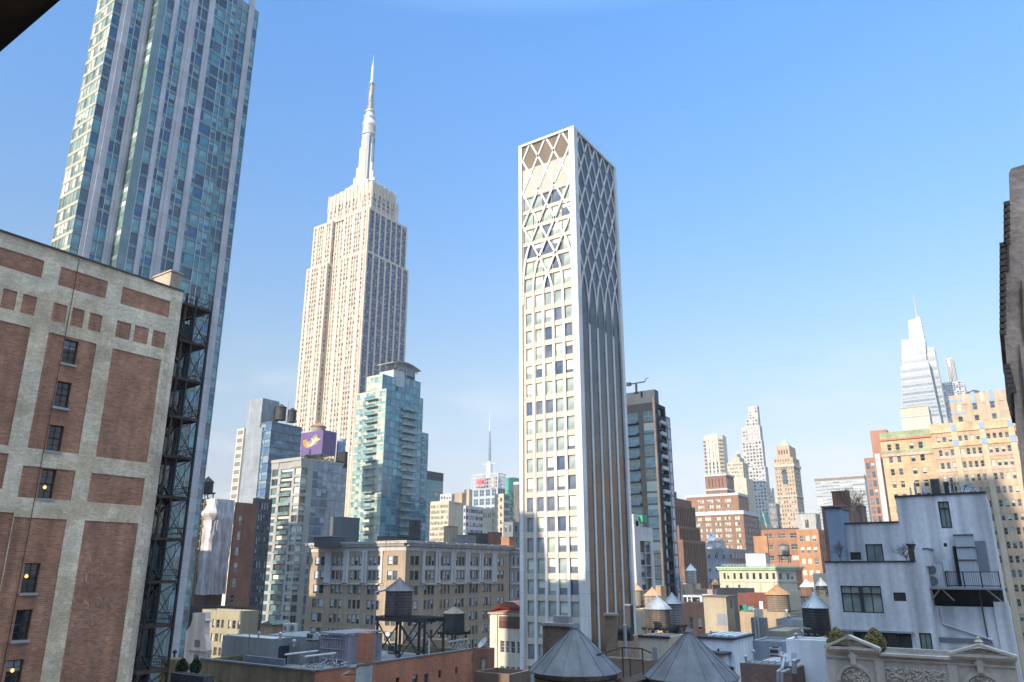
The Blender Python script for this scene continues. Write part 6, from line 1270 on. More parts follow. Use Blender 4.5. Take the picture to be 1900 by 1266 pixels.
# ============================================================ rooftops between the lattice tower and the grey house
cream_lit = M('roof_cream_wall', (.54, .44, .30), .88, .12, .12)
gen('cream_roof_block', 'sunlit cream roof block carrying a tall pale tank', (1228, 1278, 1300, 1084, 236), cream_lit, S=dict(n=3, frac=.12, fl=5, wh=2.2, off=1.6, nf=1, st=st_sash), depth=12)
tank('tall pale tank with a white cone standing alone on the cream roof block', 1284, 1047, 1084, 19, 240, cone=2.0, body=M('staves_white', (.50, .47, .42), .9, .1, .3), roof=white_metal)
t = thing('roof_pergola', 'white slatted screen on the cream roof block left of the tall pale tank', 'screen', at(1255, 1083, 238)); mb = MB(); p0 = at(1235, 1083, 238); p1 = at(1275, 1083, 238); zt_ = at(1255, 1071, 238).z
for i in range(12): x = p0.x + (p1.x - p0.x) * i / 11; mb.box(x - .08, x + .08, p0.y - .08, p0.y + .08, p0.z - .4, zt_)
for i in range(4): z = p0.z + (zt_ - p0.z) * i / 3; mb.box(p0.x, p1.x, p0.y - .06, p0.y + .06, z - .14, z + .14)
mb.build('slats', white_metal, t)
gen('pink_brick_roof_block', 'low pinkish block with dark openings right of the tall pale tank', (1288, 1325, 1345, 1094, 228), M('pink_block', (.46, .33, .26), .88, .14, .12), depth=10)
tank('small tank with an orange cone in front of the grey dish building', 1329, 1076, 1098, 17, 232, cone=1.4, roof=copper_roof, body=M('staves_brick', (.34, .20, .13), .9, .2, .2))
gen('pale_roof_wall', 'row of low white roof screens with dark gaps left of the tan stair block', (1264, 1303, 1330, 1105, 205), white_st, S=dict(c=[(.1, .26), (.32, .46), (.52, .88)], fl=5, wh=2.0, off=.5, nf=1, st=sty(fr_dark, [glass_dark], bars='vert', pb=0)), depth=9)
gen('cream_roof_block', 'pale cream wall glowing in sun behind the nearest pair of silver coned tanks', (1172, 1193, 1206, 1130, 168), cream_lit, depth=6)
gen('tan_roof_block', 'ochre wall between the orange coned tanks and the dark tower foot', (1190, 1226, 1236, 1087, 205), M('ochre_roof_wall', (.44, .29, .16), .88, .14, .12), depth=8)
tank('pale staved tank with an orange cone, partly behind the lattice tower corner', 1181, 1083, 1124, 25, 180, cone=1.5, roof=ply_roof, body=M('staves_straw', (.38, .30, .20), .9, .2, .3), legs=4)
tank('squat tank with a wide orange cone between the straw tank and silver cones', 1212, 1091, 1126, 31, 176, cone=1.7, roof=ply_roof, body=M('staves_straw2', (.40, .33, .24), .9, .2, .3), legs=4)
gen('pink_brick_house', 'sunlit pink brick wall with two white windows right of the silver coned tanks', (1262, 1304, 1318, 1119, 165), M('pink_brick', (.42, .22, .14), .9, .16, .12), S=dict(c=[(.36, .52), (.74, .90)], fl=6, wh=2.6, off=2.9, nf=1, st=sty(fr_white, [glass_grey, glass_dark], blind_cream, pb=.6)), depth=10)
tank('pale mauve tank with a silver cone, behind the larger darker tank', 1250, 1101, 1159, 37, 150, cone=1.9, body=M('staves_mauve', (.30, .25, .24), .9, .2, .3), roof=galv, legs=2.5)
tank('grey weathered tank with a bright silver cone on a dark steel platform', 1222.5, 1106, 1163, 47, 125, cone=2.0, body=wood_tank, roof=galv, legs=1.9)
TBk = gen('tan_stair_house', 'tan stuccoed stair house with a grey door under the silver coned tanks', (1183, 1240, 1272, 1183, 108), M('tan_stucco', (.46, .37, .27), .9, .1, .14), par=.15, fin=False, z0=20)
x0, x1, y0_, y1, z1 = TBk.g; f = TBk.fS; mb = MB(); f.box(mb, f.len * .47, f.len * .62, z1 - 4.2, z1 - 1.4, -.06, .02); TBk.part('door', mb, fr_grey); mb = MB(); f.box(mb, -.2, f.len + .2, z1 - .2, z1 + .12, -.16, .3); TBk.part('coping', mb, steel_dark); TBk.finish()
t = thing('steel_tank_stand', 'dark steel beam platform spanning beneath the silver coned tanks', 'tank stand', at(1235, 1172, 118)); a = at(1184, 1166, 112); b_ = at(1276, 1160, 128); zt_ = at(1222.5, 1163, 125).z - .5
mb = MB()
for yy in (a.y, a.y + 3.5, a.y + 7): mb.box(a.x, b_.x, yy, yy + .25, zt_ - .5, zt_)
for i in range(7): x = a.x + (b_.x - a.x) * i / 6; mb.box(x, x + .2, a.y + .25, a.y + 7, zt_ - .3, zt_ - .02)
mb.build('beams', steel_dark, t)
for i in range(3):
    x = a.x + (b_.x - a.x - .3) * i / 2; MB().box(x, x + .25, a.y + .26, a.y + .5, zt_ - 3, zt_ - .52).build('leg', steel_dark, t)
r0('black metal roof cabinet beside the lattice tower foot', 'roof_cabinet', 'cabinet', (1159, 1169, 1175, 1124, 116), steel_dark, 30)
t = thing('roof_boiler', 'dark barrel shaped tank lying on the brick ledge right of the brown chimney', 'tank', at(1163, 1172, 84)); p0 = at(1145, 1170, 84); p1 = at(1181, 1170, 84); MB().tube((p0.x, p0.y, p0.z), (p1.x, p0.y, p0.z), .52, 14).build('drum', M('boiler_dark', (.05, .045, .045), .7, .2, .1), t)
MB().box(p0.x, p1.x, p0.y - .3, p0.y + .5, p0.z - 1.0, p0.z - .5).build('cradle', steel_dark, t)
gen('brick_ledge', 'sunlit brick ledge below the dark barrel tank', (1140, 1172, 1184, 1180, 86), M('ledge_brick', (.40, .27, .17), .9, .16, .12, brick=(.5, .2, (.3, .26, .2))), depth=6, par=.2)
t = thing('flue_pipe', 'straight silver flue pipe rising right of the brown chimney', 'pipe', at(1162, 1225, 62)); q = at(1162, 1225, 62); mb = MB().tube((q.x, q.y, q.z - 2), (q.x, q.y, at(1162, 1161, 62).z), .13, 12); mb.build('pipe', galv, t); MB().lathe((q.x, q.y, at(1162, 1163, 62).z), [(.16, 0), (.16, .12), (.13, .14)], 12).build('collar', galv, t)
CHb = M('chimney_brick', (.22, .15, .11), .9, .2, .15, brick=(.45, .16, (.2, .17, .14)), brickmix=.6)
t, g_ = r0('tall narrow brown brick chimney right of the nearest tank cone', 'brick_chimney', 'chimney', (1123, 1138, 1145, 1143, 62), CHb, 25, cap=P('chimney_cap', (.36, .28, .2), .8))
gen('ledge_roof', 'cluttered brown roof ledge behind the near tanks', (1085, 1205, 1215, 1226, 58), M('ledge_brown', (.20, .145, .11), .9, .2, .1), depth=9, par=.3)
# tan stair block, brick house, brown tank
TS = gen('tan_bulkhead_block', 'plain tan stair block with a pale patch, centre of the rooftops', (1305, 1347, 1361, 1108, 148), M('tan_bulk', (.40, .34, .25), .9, .1, .14), par=0, fin=False, z0=0)
x0, x1, y0_, y1, z1 = TS.g; f = TS.fS; mb = MB(); f.box(mb, f.len * .55, f.len * .98, z1 - 5.2, z1 - 3.1, -.02, .02); TS.part('pale_patch', mb, grey_st); mb = MB(); mb.box(x0 - .2, x1 + .5, y0_ - .3, y1 + .3, z1, z1 + .22); TS.part('coping', mb, P('coping_brown', (.16, .12, .10), .8)); mb = MB(); TS.fE.box(mb, TS.fE.len * .5, TS.fE.len * .75, z1 - 2.2, z1 - .6, -.03, .02); TS.part('window', mb, glass_dark); TS.finish()
BR = gen('dark_red_brick_house', 'dark red brick roof house with a white door, left of the brown tank', (1368, 1423, 1436, 1101, 158), M('brick_dark_red', (.17, .065, .048), .9, .2, .12), fin=False, depth=9, z0=0); f = BR.fS; z1 = BR.g[4]; mb = MB(); f.box(mb, f.len * .72, f.len * .84, z1 - 4.6, z1 - 1.6, -.06, .02); BR.part('door', mb, white_metal); BR.finish()
t = thing('green_crates', 'green and teal roof crates before the dark red brick house', 'crates', at(1385, 1132, 153)); p0 = at(1373, 1134, 153); p1 = at(1404, 1134, 153); mb = MB().box(p0.x, p0.x + 1.5, p0.y, p0.y + 1, p0.z, p0.z + 1.2); mb.build('crate', P('crate_green', (.03, .22, .14), .6), t); MB().box(p0.x + 1.6, p1.x, p0.y, p0.y + 1, p0.z, p0.z + .9).build('crate', P('crate_teal', (.12, .26, .26), .6), t)
gen('cluttered_roof_block', 'low brown roof with vents behind the dark red brick house', (1330, 1386, 1400, 1092, 182), M('brown_block', (.22, .17, .14), .9, .2, .1), depth=10)
gen('pale_roof_wall', 'long low pale wall left of the silver coned dark tank', (1456, 1500, 1530, 1098, 200), cream_lit, depth=10)
gen('tan_roof_wall', 'tan brick wall below the brown tank', (1372, 1470, 1500, 1138, 140), M('tan_wall', (.36, .27, .18), .9, .14, .12), depth=9)
tank('large brown staved tank with a rust orange cone in the middle of the rooftops', 1446, 1086, 1135, 42, 145, cone=1.7, body=M('staves_brown', (.26, .20, .15), .9, .2, .35), roof=copper_roof)
tank('small brick coloured tank with a white cone left of the dark silver coned one', 1499, 1076, 1106, 23, 190, cone=1.7, body=M('staves_rust', (.30, .16, .10), .9, .2, .3), roof=white_metal, legs=2); tank('small tank with a silver cone half hidden by the grey house edge', 1525, 1073, 1092, 20, 200, cone=1.9, body=brick_red, roof=galv, legs=2)
RC = gen('ribbed_grey_chimney', 'grey chimney block with pale vertical ribs and a stepped cap', (1393, 1419, 1424, 1147, 112), M('ribbed_grey', (.20, .19, .18), .9, .12, .14), par=0, fin=False, z0=0); x0, x1, y0_, y1, z1 = RC.g; f = RC.fS
for a in (.24, .46): mb = MB(); f.box(mb, f.len * a, f.len * (a + .13), 0, z1 + .2, -.12, .02); RC.part('rib', mb, M('rib_pale', (.36, .35, .33), .9))
mb = MB().box(x0 + .5, x1 - .5, y0_ + .2, y1 - .2, z1 + .001, z1 + 1.2); RC.part('cap', mb, cream_lit); RC.finish()
gen('sloped_tan_roof', 'tan gravel roof sloping down right of the ribbed chimney', (1408, 1460, 1500, 1172, 116), M('tan_gravel', (.27, .235, .18), .95, .2, .05), roof=M('tan_gravel_roof', (.27, .235, .18), .95, .2, .05), depth=16, par=.25)
gen('grey_flat_roof', 'grey flat roof with pipes left of the silver coned dark tank', (1440, 1488, 1520, 1150, 128), concrete, depth=14, par=.3)
# white house with black roof
whw = M('white_stucco', (.78, .78, .79), .85, .06, .12)
WH = gen('white_roof_house', 'small white roof house with a black flat roof and skylight strips', (1290, 1361, 1397, 1188, 88), whw, S=dict(c=[(.56, .62)], fl=3, wh=.9, off=1.0, nf=1, st=st_sash), fin=False, par=0, roof=tar, depth=None); x0, x1, y0_, y1, z1 = WH.g
mb = MB().box(x0 - .2, x1 + .2, y0_ - .2, y1 + .2, z1 + .002, z1 + .22); WH.part('roof', mb, M('roof_black', (.055, .052, .055), .85, .2, .1))
for i in range(4): mb = MB().box(x0 + 1.2 + i * .9, x0 + 1.75 + i * .9, y0_ + .8, y1 - .8, z1 + .22, z1 + .4); WH.part('skylight', mb, white_metal)
f = WH.fS; mb = MB(); f.box(mb, f.len * .72, f.len * .95, z1 - 4.3, z1 - 2.9, -.05, .02); WH.part('window', mb, glass_dark); mb = MB(); f.box(mb, f.len * .70, f.len * .97, z1 - 2.85, z1 - 2.7, -.2, .02); WH.part('window_shade', mb, white_metal)
mb = MB().box(x0 + 1.5, x0 + 3.9, y0_ - 1.8, y0_ - .01, 0, z1 - 1.5); WH.part('porch', mb, whw); mb = MB().box(x0 + 1.2, x0 + 4.2, y0_ - 2.1, y0_ - .02, z1 - 1.49, z1 - 1.25); WH.part('porch_roof', mb, tar); WH.finish()
# silver terrace with ducts, white box with the dark tank
sil = M('silver_roof', (.36, .36, .40), .6, .22, .12, fine=.8)
ST = gen('silver_terrace_roof', 'silver coated flat roof with a skylight between the white house and white box', (1375, 1470, 1535, 1244, 70), brick_brown, roof=sil, par=.001, fin=False, depth=14); x0, x1, y0_, y1, z1 = ST.g
mb = MB(); mb.box(x0, x1, y0_ - .25, y0_ - .001, 0, z1 + .35); ST.part('parapet', mb, M('parapet_brown', (.19, .115, .09), .9, .2, .12, brick=(.5, .18, (.2, .16, .13))))
sk = at(1424, 1226, 73); mb = MB(); mb.box(sk.x - 1.7, sk.x + 1.7, sk.y - .9, sk.y + .9, z1 + .003, z1 + .35); mb.build('curb', galv, ST.root); mb = MB()
for i in range(6): x = sk.x - 1.6 + i * .62; mb.bar((x, sk.y - .85, z1 + .4), (x + .3, sk.y + .85, z1 + .4), .07)
mb.build('skylight_bars', fr_grey, ST.root); ST.finish()
gen('blue_grey_wall', 'plain blue grey wall behind the silver terrace', (1396, 1452, 1475, 1191, 92), M('bluegrey_wall', (.27, .29, .34), .88, .08, .12), depth=5, par=.2)
WX = gen('white_box_house', 'plain white stucco box with a silver roof carrying the dark tank', (1458, 1548, 1562, 1190, 72), M('white_stucco2', (.80, .79, .79), .85, .05, .12), roof=sil, par=.12, depth=13); x0, x1, y0_, y1, z1 = WX.g
f = WX.fS; mb = MB(); f.box(mb, f.len * .08, f.len * .2, z1 - 3.0, z1 - 1.2, -.03, .02); WX.part('blind_door', mb, P('door_offwhite', (.50, .50, .52), .7))
tank('big blackened tank with a silver cone beside the grey house', 1517, 1102, 1170, 48, 79, cone=1.35, body=wood_dark, roof=galv, legs=1.4, seg=20)
def duct(label, pts, r, name='steam_pipe'):
    P_ = [Vector(p) for p in pts]; t = thing(name, label, 'pipe', P_[0]); mb = MB()
    for a, b_ in zip(P_, P_[1:]): mb.tube(a, b_, r, 12)
    for q in P_[1:-1]: mb.lathe((q.x, q.y, q.z), [(r * .5, -r), (r * 1.06, -r * .5), (r * 1.06, r * .5), (r * .5, r)], 12)
    mb.build('pipe', galv, t); mb = MB().lathe((P_[-1].x, P_[-1].y, P_[-1].z), [(r * 1.15, -.1), (r * 1.3, .0), (r * 1.15, .1)], 12); mb.build('collar', galv, t); return t
p = lambda px, py, D: at(px, py, D)
duct('silver pipe bending over the brown parapet, left of two', (p(1444, 1300, 62), p(1444, 1247, 62), p(1452, 1240, 63), p(1456, 1220, 63.5), p(1448, 1216, 64)), .13); duct('silver pipe bending over the brown parapet, right of two', (p(1451, 1300, 61.5), p(1451, 1248, 61.5), p(1464, 1243, 62)), .11)
duct('stubby grey vent with a hooded top before the white box', (p(1474, 1250, 65), p(1474, 1228, 65), p(1480, 1225, 65)), .2, 'roof_vent')
# ============================================================ the two nearest tanks and what stands between them
nt_roof = M('near_tank_roof', (.135, .137, .15), .62, .18, .22, metal=.1, spec=.4, scale=1.1, fine=5); nt_wood = M('near_tank_staves', (.20, .165, .135), .9, .25, .4, scale=1.2, fine=8)
tank('nearest water tank with a grey panelled cone, left of the front pair', 1072, 1165, 1430, 163, 38, cone=1.95, body=nt_wood, roof=nt_roof, seg=14, big=True, group=None)
tank('nearest water tank with a grey panelled cone, right of the front pair', 1295, 1173, 1440, 164, 37, cone=1.98, body=nt_wood, roof=nt_roof, seg=14, big=True, group=None)
t, g_ = r0('wide brown brick chimney stack with a concrete cap behind the left tank cone', 'brick_chimney', 'chimney', (1007, 1058, 1069, 1163, 50), M('chimney_near', (.17, .12, .09), .9, .2, .15, brick=(.24, .09, (.22, .19, .16)), brickmix=.7), 25, cap=concrete)
MB().box(g_[0] + .75, g_[1] - .2, g_[2] + .15, g_[3] - .2, g_[4] + .18, g_[4] + .62).build('cap_block', concrete, t)
t = thing('catwalk_railing', 'rusty pipe railing round the ladder head between the two front tanks', 'railing', at(1170, 1240, 38)); mb = MB(); q = [at(1108, 1215, 37), at(1155, 1201.5, 38.5), at(1192, 1204, 39.5), at(1209, 1212, 38.5)]
for a, b_ in zip(q, q[1:]): mb.tube(a, b_, .035, 7)
for a, pb_ in ((q[1], 1262), (q[2], 1256)): mb.tube(a, Vector((a.x, a.y, a.z - 1.5)), .035, 7)
a = q[1].lerp(q[2], .35); mb.tube((a.x, a.y, a.z - .5), (a.x, a.y, a.z - 1.5), .03, 7); mb.tube(q[1] - Vector((0, 0, .55)), q[2] - Vector((0, 0, .55)), .03, 7); mb.build('pipes', steel_rust, t)
t = thing('walkway_deck', 'rusted catwalk deck between the front tanks', 'walkway', at(1175, 1262, 38)); a = at(1150, 1262, 37.5); b_ = at(1200, 1262, 39.5); MB().box(a.x - .3, b_.x + .6, a.y - .6, b_.y + 1.2, a.z - .3, a.z - .02).build('deck', steel_rust, t)
# ============================================================ low block with the orange brick side, lower left of centre
c0 = at(585, 1247, 78); ox0 = along(c0, 0, 372); oy1 = along(c0, 1, 876)
obw = M('orange_painted_brick', (.44, .17, .095), .9, .16, .14, brick=(.5, .18, (.36, .16, .10)), brickmix=.35)
olive = M('olive_wall', (.19, .145, .09), .92, .25, .2)
LB = Bld('orange_sided_block', 'long low block with an orange painted brick side wall and a dark olive front', 'building', ((ox0 + c0.x) / 2, c0.y, 0))
fS = Face('S', (ox0, c0.y), c0.x - ox0); fE = Face('E', (c0.x, c0.y), oy1 - c0.y); zL = c0.z
mb = MB(); so_ = fS.wall(mb, 0, zL, [(fS.len * a, fS.len * b_, zL - 3.6, zL - 2.0) for a, b_ in ((.13, .17), (.20, .24), (.50, .56), (.62, .68))], .3); LB.part('front_wall', mb, olive); LB.wins(fS, so_, st_brown, .2)
eo = []
for pa, pb_, ya, yb_ in ((735, 741, 1258, 1275), (766, 775, 1253, 1270), (787, 795, 1251, 1268), (814, 819, 1244, 1258), (845, 849, 1238, 1251)):
    a = onp(pa, ya, 0, c0.x); b_ = onp(pb_, yb_, 0, c0.x); eo.append((a.y - c0.y, b_.y - c0.y, b_.z, a.z))
mb = MB(); eo = fE.wall(mb, 0, zL, eo, .3); LB.part('side_wall', mb, obw); LB.wins(fE, eo, st_brown, .2)
mb = MB(); shell(mb, ox0, c0.x, c0.y, oy1, 0, zL, S=False, E=False, par=.9, mroof=1); LB.part('roof', mb, [olive, roofgrey])
a = onp(661, 1240, 0, c0.x); b_ = onp(691, 1240, 0, c0.x); mb = MB(); fE.box(mb, a.y - c0.y, b_.y - c0.y, 20, zL - .15, -.04, .02); LB.part('plaster_patch', mb, M('plaster_patch', (.42, .40, .38), .9, .2, .15))
a = onp(677, 1240, 0, c0.x); b_ = onp(692, 1240, 0, c0.x); zc_ = onp(684, 1175, 0, c0.x).z; mb = MB().box(c0.x - 1.2, c0.x + .03, a.y, b_.y, zL - .1, zc_); LB.part('orange_pier', mb, obw)
mb = MB(); fE.box(mb, 0, fE.len, zL, zL + .15, -.08, .4); fS.box(mb, 0, fS.len + .08, zL + .002, zL + .16, -.08, .4); LB.part('coping', mb, P('coping_lead', (.15, .16, .17), .7)); LB.finish()
zR = zL - .9
GPn = gen('grey_roof_penthouse', 'blue grey roof penthouse with a silver roof and dark doorway', (414, 507, 546, 1186, 90), M('bluegrey_stucco', (.20, .215, .215), .9, .1, .12), roof=M('silver_roof_pale', (.46, .43, .42), .7, .2, .1, fine=.9), par=.05, z0=zR, fin=False, depth=None)
x0, x1, y0_, y1, z1 = GPn.g; f = GPn.fE; mb = MB(); f.box(mb, f.len * .3, f.len * .8, zR, zR + 2.1, -.05, .02); GPn.part('doorway', mb, glass_dark)
mb = MB().box(x1 - 5, x1 + 1.8, y1 + .01, y1 + 6, zR, z1 + .1); GPn.part('rear_wing', mb, M('bluegrey_wing', (.22, .235, .235), .9, .1, .12)); mb = MB().tube(at(463, 1176, 90), at(462, 1216, 88), .05); GPn.part('drainpipe', mb, steel_dark); GPn.finish()
t = thing('roof_upstand', 'slate blue metal upstand along the olive roof edge', 'parapet', (ox0 + 4, c0.y + 1, zR)); a = at(392, 1222, 82); b_ = at(492, 1236, 80); MB().box(a.x, b_.x, c0.y + .8, c0.y + 1.1, zR, zL + .75).build('upstand', M('slate_metal', (.15, .17, .21), .6, .1, .1), t)
# glazed scaffold enclosure and pipes
t = thing('scaffold_enclosure', 'mauve grey scaffold enclosure of sheets and poles left of the orange pier', 'scaffold', at(636, 1200, 92)); a = at(596, 1176, 92); b_ = at(676, 1176, 92); zt_ = a.z; xa, xb = a.x, b_.x; ya = a.y
mb = MB()
for i in range(11): x = xa + (xb - xa) * i / 10; mb.box(x + .06, x + (xb - xa) / 10 - .06, ya + .02, ya + .05, zR, zt_ - .1)
mb.box(xb - .05, xb, ya + .1, ya + 6, zR, zt_ - .1)
mb.build('sheeting', M('mauve_sheet', (.19, .17, .20), .5, .3, .4, spec=.5), t); mb = MB()
for i in range(11): x = xa + (xb - xa) * i / 10; mb.tube((x, ya, zR), (x, ya, zt_ + .2), .05)
for k in range(3): z = zR + (zt_ - zR) * (k + .6) / 3; mb.tube((xa, ya - .06, z), (xb, ya - .06, z), .05)
tag(mb.build('poles', P('pole_mauve', (.30, .28, .33), .5), t), kind='stuff'); MB().box(xa - .2, xb + .1, ya - .2, ya + 6, zt_ + .02, zt_ + .2).build('roof', M('sheet_roof', (.24, .22, .24), .8, .2, .1), t)
for lab, pa, pb_, D in (('white roof pipe, upper of two sloping across the grey roof', (529, 1215), (590, 1208), 84), ('white roof pipe, lower of two sloping across the grey roof', (565, 1219), (623, 1212), 82)):
    a, b_ = at(*pa, D), at(*pb_, D + 3); t = thing('roof_pipe', lab, 'pipe', a); MB().tube(a, b_, .11, 10).build('pipe', P('pipe_white', (.55, .54, .53), .6), t); mb = MB()
    for q in (.1, .5, .9): c_ = a.lerp(b_, q); mb.tube((c_.x, c_.y, zR), (c_.x, c_.y, c_.z), .04)
    mb.build('stand', galv, t)
t = thing('roof_clutter', 'heap of cables, tarpaulin and rusty ironwork at the orange roof corner', 'clutter', at(600, 1236, 80)); mb = MB(); rr_ = random.Random(4)
for i in range(90):
    q = at(rr_.uniform(560, 668), rr_.uniform(1222, 1240), 80 + rr_.uniform(0, 6)); q.z = zR + rr_.uniform(.1, 1.0); d = Vector((rr_.uniform(-1, 1), rr_.uniform(-1, 1), rr_.uniform(-.4, .7))) * rr_.uniform(.3, 1.2); mb.tube(q, q + d, rr_.uniform(.02, .07), 5, rr_.randrange(3))
tag(mb.build('scrap', [steel_rust, galv, P('cable_white', (.5, .5, .52), .6)], t), kind='stuff')
# brown tank on its steel trestle
t = tank('brown staved tank with a pointed tin roof and purple paint, on a black trestle', 739, 1074, 1142, 51, 100, cone=1.5, body=M('staves_brown_dark', (.145, .115, .105), .9, .25, .4), roof=tin_roof)
qc = proj(t.location); tz = t.location.z; tx, ty = t.location.x, t.location.y; rT = 25.5 / (FP / qc[2])
mb = MB(); prev = None
for i in range(15):
    s_ = i / 14; a = -1.05 + .16 * math.sin(s_ * 11) - .05 * s_; z = tz + .5 + 2.1 * s_; q = Vector((tx + (rT + .03) * math.cos(a), ty + (rT + .03) * math.sin(a), z))
    if prev is not None: mb.bar(prev, q, .14, ht=.03)
    prev = q
mb.build('purple_paint_mark', P('paint_purple', (.20, .13, .36), .6), t)
t = thing('tank_trestle', 'black steel trestle with crossed braces under the brown purple marked tank', 'tank stand', (tx + 2, ty, zR)); a = at(690, 1146, 99); b_ = at(802, 1147, 101)
xa, xb, ya, yb_ = tx - rT * 1.15, tx + 6.4, ty - rT * 1.1, ty + rT * 1.1
mb = MB()
for yy in (ya, ty - .12, yb_ - .25): mb.box(xa, xb, yy, yy + .25, tz - .62, tz - .14)
for i in range(12): x = xa + (xb - xa - .2) * i / 11; mb.box(x, x + .18, ya + .02, yb_ - .02, tz - .13, tz - .02)
mb.build('deck', steel_dark, t)
for x in (xa + .1, xa + (xb - xa) * .48, xb - .35):
    for yy in (ya + .02, yb_ - .26): MB().box(x, x + .24, yy, yy + .24, zR - .5, tz - .63).build('leg', steel_dark, t)
for yy in (ya + .1, yb_ - .1):
    for x, x2 in ((xa + .2, xa + (xb - xa) * .48), (xa + (xb - xa) * .48, xb - .25)):
        for p0, p1 in (((x, zR), (x2, tz - .7)), ((x2, zR), (x, tz - .7))): MB().bar((p0[0], yy, p0[1]), (p1[0], yy, p1[1]), .12).build('brace', steel_dark, t)
mb = MB().tube((xa - .15, ya - .1, zR), (xa - .15, ya - .1, tz + 2.9), .12, 10).tube((xa - .15, ya - .1, tz + 2.9), (tx - rT * .6, ty, tz + 3.35), .12, 10); mb.build('riser_pipe', galv, t)
tank('dark plain tank with a low roof right of the trestle, before the corniced block', 842, 1127, 1172, 41, 140, cone=1.1, body=wood_dark, roof=M('low_roof_tan', (.30, .23, .17), .9), legs=3, flat=True)
gen('tan_roof_house', 'tan roof house with one dark window under the trestle', (764, 822, 832, 1188, 106), M('tan_house', (.34, .25, .16), .9, .12, .14), z0=zR - 4, S=dict(c=[(.62, .76)], fl=4, wh=1.6, off=.8, nf=1, st=st_sash), depth=7, par=.3, roof=roofpale)
gen('russet_roof_house', 'russet roof house with a white door at the right end of the orange wall', (877, 905, 918, 1204, 106), M('russet', (.27, .12, .075), .9, .16, .14), S=dict(c=[(.55, .85)], fl=5, wh=2.6, off=1.2, nf=1, st=sty(fr_grey, [glass_dark, glass_grey], pb=.2)), depth=5, par=.3)
gen('brown_low_roof', 'low brown roof with a parapet right of the russet roof house', (880, 945, 985, 1252, 96), M('lowbrown', (.17, .115, .08), .9, .2, .12), depth=12, par=.6)
dish('white satellite dish on the russet roof house', 897, 1194, 108, .85, at(897, 1204, 108).z, P('dish_white', (.48, .46, .46), .6))
t = thing('roof_truss', 'pale steel truss beam lying across the roof right of the trestle', 'beam', at(846, 1190, 112)); mb = MB(); a = at(828, 1192, 110); b_ = at(868, 1186, 116); mb.bar(a, b_, .22)
for i in range(6): p0 = a.lerp(b_, i / 6); p1 = a.lerp(b_, (i + 1) / 6); mb.tube(p0, (p1.x, p1.y, p1.z - 1.5), .05); mb.tube((p0.x, p0.y, p0.z - 1.5), p1, .05)
mb.build('truss', P('truss_pale', (.42, .38, .36), .6), t)
t = thing('white_vent_pipe', 'thin white pipe standing on the orange wall coping', 'pipe', at(796, 1214, 94)); q = at(796, 1216, 93); MB().tube(q, (q.x, q.y, at(796, 1186, 93).z), .09, 8).build('pipe', P('pipe_white2', (.5, .5, .5), .6), t)
# cream building with red hipped roof
CRf = gen('red_roofed_cream_building', 'cream terracotta building with a red hipped roof and green eaves', (911, 972, 980, 1141, 180), M('cream_terracotta', (.60, .53, .42), .85, .1, .14), S=dict(c=[(.30, .42), (.46, .58), (.62, .74), (.80, .92)], fl=5.6, wh=2.6, off=6.0, st=sty(fr_white, [glass_grey, glass_dark], blind_cream, bars='six', pb=.4), d=.4), fin=False, depth=12, par=0)
x0, x1, y0_, y1, z1 = CRf.g; mb = MB(); e = .6; zz = z1 + 3.0
mb.poly([(x0 - e, y0_ - e, z1 + .25), (x1 + e, y0_ - e, z1 + .25), (x1 - 1, y0_ + 5, zz), (x0 + 6, y0_ + 5, zz)]); mb.poly([(x0 - e, y1 + e, z1 + .25), (x0 - e, y0_ - e, z1 + .25), (x0 + 6, y0_ + 5, zz), (x0 + 6, y1 - 5, zz)]); mb.poly([(x1 + e, y0_ - e, z1 + .25), (x1 + e, y1 + e, z1 + .25), (x1 - 1, y1 - 5, zz), (x1 - 1, y0_ + 5, zz)]); mb.poly([(x1 + e, y1 + e, z1 + .25), (x0 - e, y1 + e, z1 + .25), (x0 + 6, y1 - 5, zz), (x1 - 1, y1 - 5, zz)]); mb.poly([(x0 + 6, y0_ + 5, zz), (x1 - 1, y0_ + 5, zz), (x1 - 1, y1 - 5, zz), (x0 + 6, y1 - 5, zz)])
CRf.part('hipped_roof', mb, M('red_tile', (.52, .24, .20), .8, .1, .1)); mb = MB().box(x0 - e, x1 + e, y0_ - e, y1 + e, z1 + .002, z1 + .245); CRf.part('eaves', mb, gcop)
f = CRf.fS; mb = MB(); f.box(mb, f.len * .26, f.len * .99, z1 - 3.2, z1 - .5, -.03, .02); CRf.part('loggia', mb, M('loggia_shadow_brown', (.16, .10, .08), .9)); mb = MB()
for i in range(30): u = f.len * (.27 + .71 * i / 29); f.box(mb, u - .04, u + .04, z1 - 3.2, z1 - 1.4, -.16, -.08)
f.box(mb, f.len * .26, f.len * .99, z1 - 1.45, z1 - 1.35, -.18, -.06); CRf.part('railing', mb, P('rail_rust', (.30, .14, .10), .7), kind='stuff'); mb = MB(); f.box(mb, 0, f.len * .22, 0, z1 - .3, -.35, .02); f.box(mb, f.len * .05, f.len * .17, z1 - 6.4, z1 - 4.6, -.5, -.34); CRf.part('corner_pier', mb, M('cream_terracotta2', (.62, .55, .44), .85, .1, .14)); CRf.finish()
